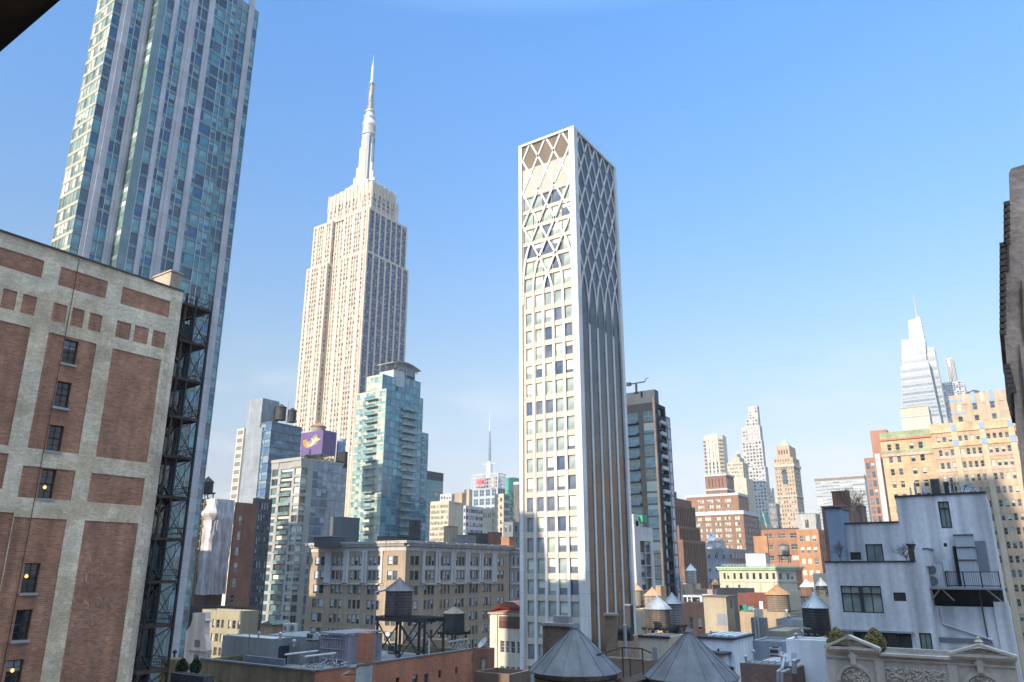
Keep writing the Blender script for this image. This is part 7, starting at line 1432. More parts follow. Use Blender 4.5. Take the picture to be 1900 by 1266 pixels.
# ============================================================ far lower left
gen('olive_low_building', 'olive plastered low building with rows of narrow dark windows, left', (376, 453, 481, 1134, 130), M('olive_plaster', (.31, .27, .18), .9, .12, .14), S=dict(c=[(.02, .08), (.11, .17), (.28, .34), (.38, .46), (.50, .56), (.66, .72), (.76, .84), (.88, .94)], fl=2.25, wh=1.35, off=1.6, nf=6, st=sty(fr_grey, [glass_dark, glass_warm], bars='sash', pb=.2), d=.25), depth=None)
t = thing('gable_wall', 'tall white shaped gable wall with scrolled shoulders and a small window', 'wall', at(360, 1230, 92)); gy = at(360, 1200, 92).y; gp = lambda px, py: onp(px, py, 1, gy)
L_pts = [(338, 1290), (340, 1232), (345, 1172), (349, 1168), (354, 1160), (357.5, 1148), (358, 1137.5), (381, 1136.5), (381.5, 1148), (383, 1152), (379.5, 1156), (379.5, 1178), (382, 1192), (383.5, 1207), (381, 1222), (378, 1240), (376, 1290)]
mb = MB(); mb.ext([gp(*q) for q in L_pts], (0, .7, 0)); mb.build('wall', M('gable_white', (.60, .50, .44), .9, .12, .2), t)
for (a, b_) in (((362.5, 1187.5), (370, 1201)), ((360.5, 1214), (368, 1228))): p0 = gp(*a); p1 = gp(*b_); mb = MB().box(p0.x, p1.x, gy - .05, gy + .02, p1.z, p0.z); mb.build('window', glass_grey, t)
p0 = gp(352, 1206); p1 = gp(384, 1205); MB().box(p0.x, p1.x, gy - .12, gy + .02, p0.z - .1, p0.z).build('string_course', P('string_grey', (.28, .25, .23), .9), t)
gen('tan_roof_box', 'small tan roof box at the foot of the glass tower', (300, 326, 334, 1224, 80), M('tan_box', (.27, .19, .10), .9, .12, .14), depth=4, par=.15)
t = thing('stove_pipe', 'black stove pipe with a cap above the tan roof box', 'pipe', at(323, 1222, 82)); q = at(323, 1224, 82); mb = MB().tube(q, (q.x, q.y, at(323, 1211, 82).z), .1, 8); mb.lathe((q.x, q.y, at(323, 1210, 82).z), [(.2, -.12), (.24, .1), (.05, .25)], 8); mb.build('pipe', steel_dark, t)
def shrub(label, px, pb_, pt, D, w_, mat, r, group, pot=True, taper=.75, lsz=.09, n=1500, name='shrub'):
    b0 = at(px, pb_, D); h = at(px, pt, D).z - b0.z; t = thing(name, label, 'shrub', b0, group); k = FP / proj(b0)[2]; R = w_ / 2 / k; mb = MB()
    leafy(mb, (b0.x, b0.y, b0.z + h * .55), R, R, h * .5, n, lsz, r, shape=lambda p: Vector((p.x * (1 - taper * max(0, p.z) ** 1.5 * .9), p.y * (1 - taper * max(0, p.z) ** 1.5 * .9), p.z)))
    mb.build('foliage', mat, t); MB().tube((b0.x, b0.y, b0.z - .3), (b0.x, b0.y, b0.z + h * .8), .05, 6).build('stem', bark, t)
    if pot: MB().lathe((b0.x, b0.y, b0.z - .5), [(.3, 0), (.36, .6)], 12).build('pot', P('pot_dark%d' % px, (.06, .05, .045), .8), t)
shrub('dark evergreen shrub in a roof planter, left of two before the white gable', 336, 1256, 1222, 76, 24, leaf_dark, random.Random(1), 'shrubs by the gable wall'); shrub('dark evergreen shrub in a roof planter, right of two before the white gable', 361, 1256, 1221, 77, 22, leaf_dark, random.Random(2), 'shrubs by the gable wall')
gen('dark_terrace', 'dark planted terrace roof below the two evergreen shrubs', (318, 378, 392, 1256, 72), tar, depth=8, par=.3)
BT2 = gen('brick_slab_building', 'narrow brown brick building with one column of pale sash windows, left', (437, 440, 479, 932, 197), M('slab_brick', (.24, .115, .075), .92, .2, .12), E=dict(c=[(.16, .34)], fl=4.0, wh=2.1, off=3.6, nf=14, st=sty(fr_white, [glass_dark, G('bt2_glass', (.22, .27, .28)), glass_grey], bars='sash', pb=.4), d=.25), fin=False); BT2.finish()
gen('dark_glass_block', 'dark gridded block behind the brown brick building', (470, 476, 506, 924, 232), M('dgb', (.09, .095, .105), .8), E=dict(n=6, frac=.6, fl=3.6, wh=2.2, off=1.2, st=sty(fr_grey, [glass_blue, glass_dark], pb=.3)))
# building wrapped in netting
WR = Bld('netted_scaffold_building', 'narrow building wrapped in pale scaffold netting with orange boards at its side', 'building', at(400, 1100, 202)); wc = at(399, 925, 202); wx0 = along(wc, 0, 372); wy1 = along(wc, 1, 436); wz0 = at(399, 1104, 202).z
mb = MB().box(wx0 + .6, wc.x - .8, wc.y + .8, wy1 - .3, 0, wc.z - .6); WR.part('brick_core', mb, M('wrapped_brick', (.15, .075, .05), .9, .2, .1))
net = M('netting_white', (.56, .52, .53), .8, .14, .35, fine=3); rr_ = random.Random(6); mb = MB(); path = []; sx0 = wx0 + (wc.x - wx0) * .42
for i in range(13): path.append((sx0 + (wc.x - sx0) * i / 12, wc.y, 0, -1))
for i in range(1, 25): path.append((wc.x, wc.y + (wy1 - wc.y) * i / 24, 1, 0))
NZ = 44; grid = []
from mathutils import noise as mnoise
for k in range(NZ + 1):
    f_ = k / NZ; z = wz0 + (wc.z - wz0) * f_; row = []
    for i, (x, y, nx, ny) in enumerate(path):
        bul = .55 * math.sin(min(1, (f_ * 1.0)) * math.pi) * .5 + (1.1 * math.exp(-((f_ - .84) / .05) ** 2) if i < 14 else .35 * math.exp(-((f_ - .80) / .06) ** 2))
        w_ = bul + .45 * mnoise.noise((i * .33, z * .22, 3.1)) + .22 * mnoise.noise((i * .9, z * .6, 8.0)); row.append((x + nx * w_, y + ny * w_, z + .3 * mnoise.noise((i * .5, 1.3, 0)) * (k == 0)))
    grid.append(row)
for k in range(NZ):
    for i in range(len(path) - 1): mb.poly([grid[k][i], grid[k][i + 1], grid[k + 1][i + 1], grid[k + 1][i]])
WR.part('netting', mb, net, smooth=True)
brd = M('scaffold_board_orange', (.46, .26, .12), .8, .2, .1); k = 0; z = wc.z - 1.2
while z > wz0 + 6: mb = MB().box(wx0 - .4, sx0 + .4, wc.y - .7, wc.y + .3, z - .25, z); WR.part('scaffold_board', mb, brd); z -= 2.0
for x in (wx0 - .4, (wx0 + sx0) / 2, sx0 + .3): mb = MB().tube((x, wc.y - .72, 10), (x, wc.y - .72, wc.z + .4), .09); WR.part('scaffold_pole', mb, P('pole_orange%d' % int(x * 10), (.40, .24, .12), .6))
WR.finish()
tank('small black pointed tank above the netted building against the sky', 384, 885, 914, 21, 216, cone=1.6, body=wood_dark, roof=wood_dark, legs=3)
gen('dark_side_building', 'dark building behind the netted building carrying the black pointed tank', (368, 386, 398, 925, 215), M('dsb', (.10, .08, .07), .9), depth=10)
gen('dark_lower_block', 'dark roof level with pale ledge under the netted building', (350, 438, 470, 1128, 182), M('dlb', (.055, .05, .048), .9, .2, .1), depth=8, par=.3)
t = thing('roof_dormer', 'tan dormer with a grey green gabled roof beside two air conditioners', 'dormer', at(500, 1178, 112)); a = at(482, 1180, 112); b_ = at(524, 1180, 112); zt_ = at(510, 1158, 112).z; zp = at(514, 1151, 112).z; x0, x1, y0_ = a.x, b_.x, a.y; MB().box(x0, x1, y0_, y0_ + 3, a.z - 6, zt_).build('walls', M('dormer_tan', (.30, .21, .13), .9), t)
mb = MB(); xm_ = (x0 + x1) / 2; mb.ext([(x0 - .2, y0_ - .2, zt_), (x1 + .2, y0_ - .2, zt_), (xm_ + .6, y0_ - .2, zp)], (0, 3.4, 0)); mb.build('roof', M('dormer_roof', (.13, .16, .14), .8), t)
def aircon(label, px, py, D, w_, h_, group, fans=1, z0=None):
    c = at(px, py, D); t = thing('air_conditioner', label, 'air conditioner', c, group); MB().box(c.x - w_ / 2, c.x + w_ / 2, c.y, c.y + .45, c.z, c.z + h_).build('casing', P('ac_casing%d' % px, (.52, .51, .50), .6), t)
    for i in range(fans):
        zc = c.z + h_ * (i + .5) / fans; r_ = min(w_ * .36, h_ / fans * .42); mb = MB()
        for q in range(24):
            a0, a1 = 2 * math.pi * q / 24, 2 * math.pi * (q + 1) / 24; xo = c.x - w_ * .06
            mb.poly([(xo, c.y - .02, zc), (xo + r_ * math.cos(a0), c.y - .02, zc + r_ * math.sin(a0)), (xo + r_ * math.cos(a1), c.y - .02, zc + r_ * math.sin(a1))])
        mb.build('fan_opening', P('fan_dark%d%d' % (px, i), (.16, .17, .17), .7), t); mb = MB()
        for q in (.45, .75, 1.):
            for s_ in range(24):
                a0, a1 = 2 * math.pi * s_ / 24, 2 * math.pi * (s_ + 1) / 24; mb.tube((xo + r_ * q * math.cos(a0), c.y - .05, zc + r_ * q * math.sin(a0)), (xo + r_ * q * math.cos(a1), c.y - .05, zc + r_ * q * math.sin(a1)), .014, 4)
        for s_ in range(6): a0 = math.pi * s_ / 3; mb.tube((xo, c.y - .05, zc), (xo + r_ * math.cos(a0), c.y - .05, zc + r_ * math.sin(a0)), .014, 4)
        mb.build('fan_guard', galv, t)
    return t
aircon('white air conditioner left of two by the tan dormer', 529, 1174, 104, .95, 1.15, 'air conditioners by the dormer'); aircon('white air conditioner right of two by the tan dormer', 543, 1174, 104, .95, 1.15, 'air conditioners by the dormer')
# ============================================================ grey house with balcony, right
yF = at(1700, 1045, 60).y; hf = lambda px, py, y=None: onp(px, py, 1, yF if y is None else y)
gst = M('house_grey_stucco', (.56, .545, .55), .92, .14, .34, fine=3); gst2 = M('house_grey_stucco_low', (.58, .56, .56), .92, .14, .34, fine=3)
GH = Bld('grey_stucco_house', 'blue grey stucco house stepping up in terraces, with black windows and a balcony', 'building', (hf(1650, 1100).x, yF, 0))
xa, xb = hf(1532.5, 1060).x, hf(1733, 1150).x; zf = hf(1600, 1044).z; yB = yF + 4.2
f = Face('S', (xa, yF), xb - xa); b4 = lambda tl, br, y=None: (lambda a, c: (a.x, c.x, c.z, a.z))(hf(*tl, y), hf(*br, y))
w1 = b4((1559, 1087), (1641, 1138.5)); w2 = b4((1657, 1099.5), (1682.5, 1116)); w3 = b4((1582, 1170), (1696, 1215)); w4 = b4((1704.5, 1174.5), (1733, 1212))
xb = max(xb, w4[1] + .15); f = Face('S', (xa, yF), xb - xa)
toU = lambda w_: (w_[0] - xa, w_[1] - xa, w_[2], w_[3])
mb = MB(); os_ = f.wall(mb, 0, zf, [toU(w1), toU(w2), toU(w3), toU(w4)], .22); shell(mb, xa, xb, yF, yB, 0, zf, S=False, par=.35, mroof=1); GH.part('front_wall', mb, [gst, roofgrey])
paleg = G('house_glass_pale', (.27, .30, .27), rough=.12, ior=1.6); darkg = G('house_glass_dark', (.03, .035, .035), ior=1.7)
st_h1 = dict(frame=fr_dark, glass=[paleg], blind=blind, bars=(4, 1), fr=.09, bt=.08, pb=0, var=1); st_h2 = dict(frame=fr_dark, glass=[G('vent_grille', (.05, .045, .04), rough=.4)], blind=blind, bars=(6, 5), fr=.08, bt=.03, pb=0, var=1); st_h3 = dict(frame=fr_dark, glass=[darkg], blind=blind, bars=(5, 1), fr=.1, bt=.08, pb=0, var=1); st_h4 = dict(frame=fr_dark, glass=[G('house_glass_curtain', (.22, .26, .22), rough=.1)], blind=blind, bars=(2, 1), fr=.1, bt=.06, pb=0, var=1)
for o_, s_ in zip(os_, (st_h1, st_h2, st_h3, st_h4)): GH.wins(f, [o_], s_, .12)
mb = MB(); o_ = os_[0]; f.box(mb, o_[0] + .08, o_[1] - .08, o_[3] - .66, o_[3] - .56, -.0, .14); f.box(mb, (o_[0] + o_[1]) / 2 - .13, (o_[0] + o_[1]) / 2 + .13, o_[2] + .05, o_[3] - .05, -.01, .14); GH.part('transom', mb, fr_dark)
mb = MB(); f.box(mb, 0, hf(1697, 1044).x - xa, zf + .002, zf + .13, -.08, .36); GH.part('coping', mb, P('coping_black', (.03, .032, .036), .6))
ps0, ps1 = hf(1697.5, 1030).x, hf(1722, 1030).x; zp = hf(1700, 1019.5).z; mb = MB().box(ps0, ps1, yF + .001, yB, zf - .3, zp); GH.part('parapet_step', mb, gst); mb = MB().box(ps0 + .6, ps1 + .1, yF - .06, yB, zp, zp + .1); GH.part('step_coping', mb, P('step_coping', (.10, .11, .13), .6))
# rear block
hb = lambda px, py: hf(px, py, yB)
xr0, xr1 = hb(1560, 960).x, hb(1836, 960).x; xs = hb(1665, 950).x; z_lo = hb(1610, 972).z; z_hi = hb(1740, 920).z; xr1b = hb(1858, 1080).x
fr2 = Face('S', (xr0, yB), xs - xr0); fr3 = Face('S', (xs, yB), xr1 - xs)
bw = lambda tl, br: (lambda a, c: (a.x, c.x, c.z, a.z))(hb(*tl), hb(*br))
u1 = bw((1605, 1010), (1642, 1045)); u2 = bw((1577, 1025), (1599, 1039)); u3 = bw((1739.5, 931), (1768, 980)); u4 = bw((1750.5, 1008), (1758, 1014.5)); u5 = bw((1808, 1004), (1838, 1060))
mb = MB(); q2 = fr2.wall(mb, 0, z_lo, [(w_[0] - xr0, w_[1] - xr0, w_[2], w_[3]) for w_ in (u1, u2)], .2); shell(mb, xr0, xs, yB, yB + 9, 0, z_lo, S=False, E=False, par=.3); GH.part('rear_wall', mb, [gst, roofgrey])
mb = MB(); q3 = fr3.wall(mb, 0, z_hi, [(w_[0] - xs, w_[1] - xs, w_[2], w_[3]) for w_ in (u3, u4)], .2); shell(mb, xs, xr1, yB, yB + 10, 0, z_hi, S=False, par=.3); GH.part('rear_wall', mb, [gst, roofgrey])
GH.wins(fr2, [q2[0]], dict(frame=fr_dark, glass=[G('house_glass_sky', (.16, .20, .20), ior=2.0)], blind=blind, bars=(2, 1), fr=.1, bt=.07, pb=0, var=1), .1); GH.wins(fr2, q2[1:], st_h2, .1)
GH.wins(fr3, [q3[0]], st_h4, .1); GH.wins(fr3, [q3[1]], st_h2, .1)
mb = MB(); fr3.box(mb, q3[0][0] + .08, q3[0][1] - .08, q3[0][3] - .62, q3[0][3] - .52, .0, .12); GH.part('transom', mb, fr_dark)
cz = hb(1550, 946).z; cx0_, cx1_ = hb(1538.5, 960).x, hb(1566, 960).x; mb = MB().box(cx0_, cx1_, yB - 1.2, yB + 2.5, 0, cz); GH.part('stair_tower', mb, M('house_blue_stucco', (.24, .29, .36), .9, .1, .14))
mb = MB(); fr2.box(mb, 0, fr2.len - .01, z_lo + .002, z_lo + .14, -.1, .3); fr3.box(mb, -.05, fr3.len + .05, z_hi + .002, z_hi + .17, -.1, .3); mb.box(cx0_ - .08, cx1_ + .08, yB - 1.3, yB + 2.6, cz, cz + .12); GH.part('coping', mb, P('coping_black2', (.03, .032, .036), .6))
# lower right bay, set between front block and side wall
xq0, xq1 = xb + .002, hf(1886, 1200).x; yM = yF + 1.6; zq_ = hf(1790, 1126, yM).z; mb = MB().box(xq0, xq1, yM, yB - .001, 0, zq_); GH.part('lower_bay', mb, gst2)
mb = MB(); a = hf(1732, 1182, yM); mb.box(xq0, hf(1843, 1188, yM).x, yM - .08, yM, a.z - .35, a.z); GH.part('ledge', mb, P('ledge_grey', (.17, .175, .20), .8))
mb = MB().box(hf(1849, 1150, yM).x, xq1, yM - .25, yM, 0, hf(1860, 1117, yM).z); GH.part('side_pier', mb, gst2)
# recess under the balcony
zb_ = hf(1780, 1090, yF + .6).z; bxa, bxb = hf(1722, 1090).x, hf(1857, 1090).x; mb = MB().box(bxa, bxb, yF + .4, yB - .01, zb_ - .16, zb_); GH.part('balcony_deck', mb, P('deck_grey', (.24, .24, .25), .8))
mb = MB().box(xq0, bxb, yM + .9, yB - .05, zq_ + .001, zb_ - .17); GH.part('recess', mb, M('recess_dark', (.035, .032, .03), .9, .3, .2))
for x, x2 in ((bxa + .05, bxa + .75), (bxb - 3.2, bxb - 3.9), (bxb - .1, bxb - .9)): mb = MB().bar((x, yF + .7, zb_ - 1.0), (x2, yF + .6, zb_ - .17), .1); GH.part('strut', mb, P('strut_wood%d' % len(bpy.data.materials), (.26, .22, .18), .8))
mb = MB(); zr1 = zb_ + 1.15; rx0 = hf(1753, 1060).x
for zz in (zb_ + .12, zr1): mb.box(rx0, bxb, yF + .45, yF + .5, zz - .03, zz + .03)
n_ = int((bxb - rx0) / .13)
for i in range(n_ + 1): x = rx0 + (bxb - rx0) * i / n_; mb.box(x - .011, x + .011, yF + .465, yF + .485, zb_, zr1)
for i in range(4): x = rx0 + (bxb - rx0) * i / 3; mb.box(x - .04, x + .04, yF + .43, yF + .52, zb_, zr1 + .04)
for zz in (zb_ + .12, zr1): mb.box(bxb - .05, bxb, yF + .5, yB - .05, zz - .03, zz + .03)
GH.part('balcony_railing', mb, blackpaint)
d0, d1 = hb(1775, 1010).x, hb(1806, 1010).x; zd0 = hf(1790, 992, yB - 1).z; mb = MB().box(d0, d1, yB - 1.1, yB - .02, zb_, zd0); GH.part('duct_shaft', mb, P('duct_panel', (.42, .44, .47), .5, .2))
for zz in (zd0 - .02, zd0 - 1.0, zd0 - 2.0): mb = MB().box(d0 - .08, d1 + .12, yB - 1.18, yB - .03, zz - .05, zz + .03); GH.part('duct_band', mb, fr_dark)
mb = MB().box(u5[0], u5[1], yB - .04, yB - .002, u5[2], u5[3]); GH.part('side_door', mb, P('door_greyblue', (.20, .21, .24), .7)); mb = MB().tube((d0 - .18, yB - .5, zb_), (d0 - .18, yB - .5, zd0 - .9), .13, 8); GH.part('black_pipe', mb, blackpaint)
mb = MB(); q = [hf(*a, yM - .1) for a in ((1744, 1127), (1750, 1158), (1842, 1188), (1847, 1205), (1849, 1218))]
for a, b_ in zip(q, q[1:]): mb.tube(a, b_, .075, 10)
GH.part('white_drainpipe', mb, P('drainpipe_white', (.50, .50, .52), .5))
mb = MB().tube(hf(1817, 1097, yM - .06), hf(1833, 1183, yM - .06), .05, 8); GH.part('dark_drainpipe', mb, P('drain_dark', (.07, .075, .08), .5))
mb = MB(); a = hf(1585, 1168); c_ = hf(1696, 1171); mb.box(a.x - 1.0, c_.x, yF - .5, yF + .0, a.z - .12, a.z + .02); GH.part('awning_box', mb, P('awning_grey', (.30, .31, .34), .6)); GH.finish()
aircon('white outdoor unit with two fans stacked, on the grey house balcony', 1735, 1089, 61, 1.35, 1.75, None, fans=2)
t = thing('electric_cabinet', 'small white metal cabinet on the balcony right of the twin fan unit', 'cabinet', hf(1757, 1060, yB - .7)); a = hf(1749, 1039.5, yB - .7); b_ = hf(1763, 1059, yB - .7); MB().box(a.x, b_.x, yB - .9, yB - .4, b_.z, a.z).build('box', P('cabinet_white', (.56, .57, .60), .5), t); MB().box((a.x + b_.x) / 2 - .05, (a.x + b_.x) / 2 + .05, yB - .8, yB - .5, zb_, b_.z).build('post', galv, t)
tr = bare_tree('small bare spreading tree on the grey house terrace, right of the terrace window', 1684, 1046, 998, 62.5, 1.5, random.Random(21), name='terrace_tree'); bare_tree('thin bare shrub on the grey house terrace, left of the small grille', 1560, 1044, 1000, 62.5, 1.2, random.Random(22), name='terrace_tree')
t = thing('terrace_screen', 'brown timber box beside the spreading bare terrace tree', 'box', hf(1690, 1044, yF + 1)); a = hf(1684, 1013, yF + 1.4); b_ = hf(1699, 1044, yF + 1.4); MB().box(a.x, b_.x, yF + 1.4, yF + 2.4, zf - .3, a.z).build('box', P('box_brown', (.075, .06, .045), .8), t); MB().box(a.x - .1, b_.x + .1, yF + 1.3, yF + 2.5, a.z, a.z + .15).build('lid', steel_dark, t)
# plant on the house roof
zh = z_hi - .3
def roof_unit(name, label, cat, pa, pb_, yoff, mat, kind='box', cap=None):
    a = hf(pa[0], pa[1], yB + yoff); b_ = hf(pb_[0], pb_[1], yB + yoff); t = thing(name, label, cat, ((a.x + b_.x) / 2, yB + yoff, zh)); w_ = b_.x - a.x
    if kind == 'box': MB().box(a.x, b_.x, yB + yoff, yB + yoff + w_ * .8, zh, a.z).build('casing', mat, t); mb = MB(); [mb.box(a.x + w_ * (.06 + .11 * i), a.x + w_ * (.11 + .11 * i), yB + yoff - .03, yB + yoff - .002, zh + (a.z - zh) * .3, a.z - .12) for i in range(8)]; tag(mb.build('louvres', fr_dark, t), kind='stuff')
    else:
        r_ = w_ / 2; x = (a.x + b_.x) / 2; h = a.z - zh; mb = MB().lathe((x, yB + yoff + r_, zh), [(r_ * .8, 0), (r_ * .8, h * .5), (r_ * 1.0, h * .52), (r_ * .95, h * .64), (r_ * .55, h * .98), (r_ * .5, h)], 16); mb.build('cowl', mat, t)
    return t
roof_unit('exhaust_fan', 'tall silver exhaust stack at the left of the grey house roof plant', 'fan', (1694, 895), (1703, 920), 1.0, galv, 'cowl'); roof_unit('exhaust_fan', 'squat silver mushroom fan beside the tall stack on the grey house roof', 'fan', (1708, 903), (1722, 920), .8, galv, 'cowl')
roof_unit('condenser', 'bronze louvred condenser in the middle of the grey house roof', 'condenser', (1725, 889), (1747, 919), 1.2, P('condenser_bronze', (.17, .13, .10), .6)); roof_unit('condenser', 'dark boxy condenser right of the bronze one on the grey house roof', 'condenser', (1750, 894), (1764, 918), 1.6, P('condenser_dark', (.10, .09, .085), .6)); roof_unit('exhaust_fan', 'small silver cowl at the right end of the grey house roof', 'fan', (1809, 905), (1818, 917), .8, galv, 'cowl')
dish('grey satellite dish leaning on the grey house roof', 1797, 908, 66.5, .55, zh, P('dish_slate', (.22, .25, .27), .5)); t = thing('roof_mast', 'thin cluttered aerial mast on the grey house roof', 'aerial', hf(1771, 918, yB + 1)); mb = MB(); a = hf(1770, 918, yB + 1)
for dx, hh in ((0, 1.5), (.25, 1.15), (-.18, .9)): mb.tube((a.x + dx, a.y, zh), (a.x + dx * .6, a.y, zh + .3 + hh), .03); mb.box(a.x + dx - .06, a.x + dx + .06, a.y - .06, a.y + .06, zh + hh * .6, zh + hh * .95)
mb.bar((a.x - .4, a.y, zh + 1.2), (a.x + .5, a.y, zh + 1.35), .03); mb.build('mast', steel_dark, t); t = thing('white_vent_pipe', 'pair of short white vent pipes on the grey house roof edge', 'pipe', hf(1765, 918, yB + .4)); mb = MB()
for px_ in (1691, 1764.5): a = hf(px_, 917, yB + .4); mb.tube((a.x, a.y, zh), (a.x, a.y, zh + 1.15), .07, 8)
mb.build('pipe', P('vent_white', (.5, .5, .52), .6), t)
# ============================================================ stone front with pediments below the house
yP = at(1700, 1210, 52).y; hp = lambda px, py: onp(px, py, 1, yP); sto = M('carved_limestone', (.46, .39, .32), .9, .16, .22, fine=3.5, bump=.3); sto2 = M('carved_limestone_dark', (.36, .30, .235), .9, .2, .2, fine=3.5, bump=.3)
PF = Bld('pedimented_stone_front', 'carved limestone house front with two small pediments and arched niches', 'building', (hp(1700, 1230).x, yP, 0)); pa, pe = hp(1534, 1230).x, hp(1886, 1240).x; pz = hp(1690, 1216).z; W_ = pe - pa
f = Face('S', (pa, yP), W_); mb = MB(); shell(mb, pa, pe, yP, yP + 5, 0, pz, par=.25); PF.part('wall', mb, [sto, roofgrey])
def pedi(xl_, xm_, xr_, zb_, zp_):
    mb = MB(); mb.ext([(xl_ + .25, yP - .12, zb_ + .2), (xr_ - .25, yP - .12, zb_ + .2), (xm_, yP - .12, zp_ - .22)], (0, .6, 0)); PF.part('tympanum', mb, sto2)
    mb = MB(); mb.bar((xl_ - .05, yP - .1, zb_ + .1), (xm_, yP - .1, zp_), .7, up=(0, 0, 1), ht=.16); mb.bar((xm_, yP - .1, zp_), (xr_ + .05, yP - .1, zb_ + .1), .7, up=(0, 0, 1), ht=.16); PF.part('raking_cornice', mb, sto)
    mb = MB(); mb.box(xl_ - .1, xr_ + .1, yP - .42, yP + .2, zb_ - .04, zb_ + .14); mb.box(xl_, xr_, yP - .28, yP + .1, zb_ - .2, zb_ - .041); PF.part('cornice', mb, sto)
    mb = MB(); rr_ = random.Random(int(xm_ * 100) % 97)
    for i in range(46):
        q = rr_.uniform(-.8, .8); zz = zb_ + .3 + (zp_ - zb_ - .6) * (1 - abs(q)) * rr_.random(); mb.lathe((xm_ + q * (xr_ - xl_) * .4, yP - .14, zz), [(.02, -.07), (.075, -.02), (.07, .04), (.02, .08)], 7)
    PF.part('tympanum_carving', mb, sto, kind='stuff')
p1 = (hp(1535, 1200).x, hp(1576.5, 1182).x, hp(1632, 1206).x, hp(1560, 1203).z, hp(1576.5, 1180).z); p2 = (hp(1764, 1212).x, hp(1817, 1196).x, hp(1886, 1222).x, hp(1817, 1218).z, hp(1817, 1196.5).z); pedi(*p1); pedi(*p2)
mb = MB(); mb.lathe((p2[1], yP, p2[4]), [(.3, -.05), (.22, .1), (.26, .2), (.1, .34), (.12, .42), (.02, .52)], 10); PF.part('finial', mb, sto)
mb = MB(); mb.box(p1[2], p2[0], yP - .3, yP + .15, pz - .12, pz + .04); mb.box(pa, pe, yP - .12, yP + .05, p1[3] - .62, p1[3] - .5); PF.part('string_course', mb, sto)
for cx_ in (hp(1587, 1250).x, hp(1823, 1260).x):
    zc = hp(1590, 1262).z - .1; mb = MB(); n_ = 18; R1, R2 = 1.18, .95; 
    for i in range(n_):
        a0, a1 = math.pi * i / n_, math.pi * (i + 1) / n_; P4 = [(cx_ + r_ * math.cos(a), yP - .16, zc + r_ * math.sin(a)) for r_, a in ((R2, a0), (R1, a0), (R1, a1), (R2, a1))]; mb.ext(P4, (0, .17, 0))
    PF.part('arch_moulding', mb, sto); mb = MB(); mb.ext([(cx_ + R2 * math.cos(math.pi * i / 16), yP - .03, zc + R2 * math.sin(math.pi * i / 16)) for i in range(17)], (0, .04, 0)); PF.part('arch_panel', mb, sto2)
    mb = MB().box(cx_ - .17, cx_ + .17, yP - .3, yP, zc + R1 - .1, zc + R1 + .75); mb.box(cx_ - .3, cx_ + .3, yP - .24, yP, zc + R1 + .35, zc + R1 + .62); PF.part('keystone', mb, sto)
    mb = MB(); rr_ = random.Random(5)
    for i in range(60):
        a = rr_.uniform(.1, 3.04); r_ = R2 * math.sqrt(rr_.random()) * .9; mb.lathe((cx_ + r_ * math.cos(a), yP - .05, zc + r_ * math.sin(a)), [(.02, -.07), (.08, -.02), (.07, .04), (.02, .08)], 7)
    PF.part('arch_carving', mb, sto, kind='stuff')
mb = MB(); rr_ = random.Random(15)
for cx_ in (hp(1662, 1250).x, hp(1722, 1252).x):
    for i in range(120): q = Vector((cx_ + rr_.uniform(-.95, .95), yP - .03, hp(1690, 1254).z + rr_.uniform(-.45, .4))); mb.lathe(q, [(.02, -.08), (.09, -.02), (.08, .04), (.02, .09)], 7)
PF.part('panel_carving', mb, sto, kind='stuff')
for px_ in (1633, 1768): x = hp(px_, 1240).x; mb = MB().box(x - .28, x + .28, yP - .12, yP, 0, p1[3] - .63); PF.part('pilaster', mb, sto)
PF.finish()
for lab, px_, pt, D, w_, s_ in (('olive conical clipped shrub behind the left pediment, left of two', 1558, 1166, 55.5, 38, 31), ('olive conical clipped shrub behind the left pediment, right of two', 1628, 1167, 55.5, 38, 32)): shrub(lab, px_, 1222, pt, D, w_, M('leaf_ochre_olive%d' % px_, (.17, .135, .045), .8, .4, 0, fine=9), random.Random(s_), 'clipped shrubs on the stone front', n=3000, lsz=.085, taper=.55)
# ============================================================ close stone corner at the right edge
yQ = 15.0; hq = lambda px, py: onp(px, py, 1, yQ); rgh = M('rough_stone', (.62, .46, .36), .95, .35, .3, scale=1.2, fine=9, bump=.6); rgd = M('rough_stone_dark', (.16, .13, .115), .95, .3, .2, scale=1.2, fine=8)
NS = Bld('near_stone_gable', 'rough brown stone wall with a toothed coping close by at the right edge', 'wall', hq(1960, 1000))
mb = MB(); mb.ext([hq(*q) for q in ((2700, 1500), (1962, 1290), (1899, 870), (1889, 780), (1879, 715), (1869, 660), (1863.5, 622), (1861, 455), (1868, 449), (1869, 376), (1883, 361), (1878, 345), (1872, 322), (1876, 313), (2700, 60))], (0, 3.2, 0)); NS.part('wall', mb, rgh)
mb = MB()
for i in range(15): q = hq(1860, 452 + i * 11.6); mb.box(q.x - .045, q.x + .05, yQ - .06, yQ + 3.2, q.z - .075, q.z)
for i in range(7): q = hq(1867.5, 376 + i * 12); mb.box(q.x - .045, q.x + .05, yQ - .06, yQ + 3.2, q.z - .075, q.z)
for i in range(6): q = hq(1879 - i * 2.3, 722 - i * 9); mb.box(q.x - .045, q.x + .05, yQ - .06, yQ + 3.2, q.z - .075, q.z)
NS.part('toothed_coping', mb, rgd, kind='stuff'); mb = MB(); mb.ext([hq(*q) for q in ((1868, 447), (1872, 449), (1874, 500), (1870, 506))], (0, -.05, 0)); mb.ext([hq(*q) for q in ((1896, 520), (1902, 640), (1896, 610), (1893, 540))], (0, -.05, 0)); mb.ext([hq(*q) for q in ((1891, 640), (1910, 780), (1905, 800), (1893, 690))], (0, -.05, 0)); NS.part('worn_recess', mb, rgd, kind='stuff'); NS.finish()
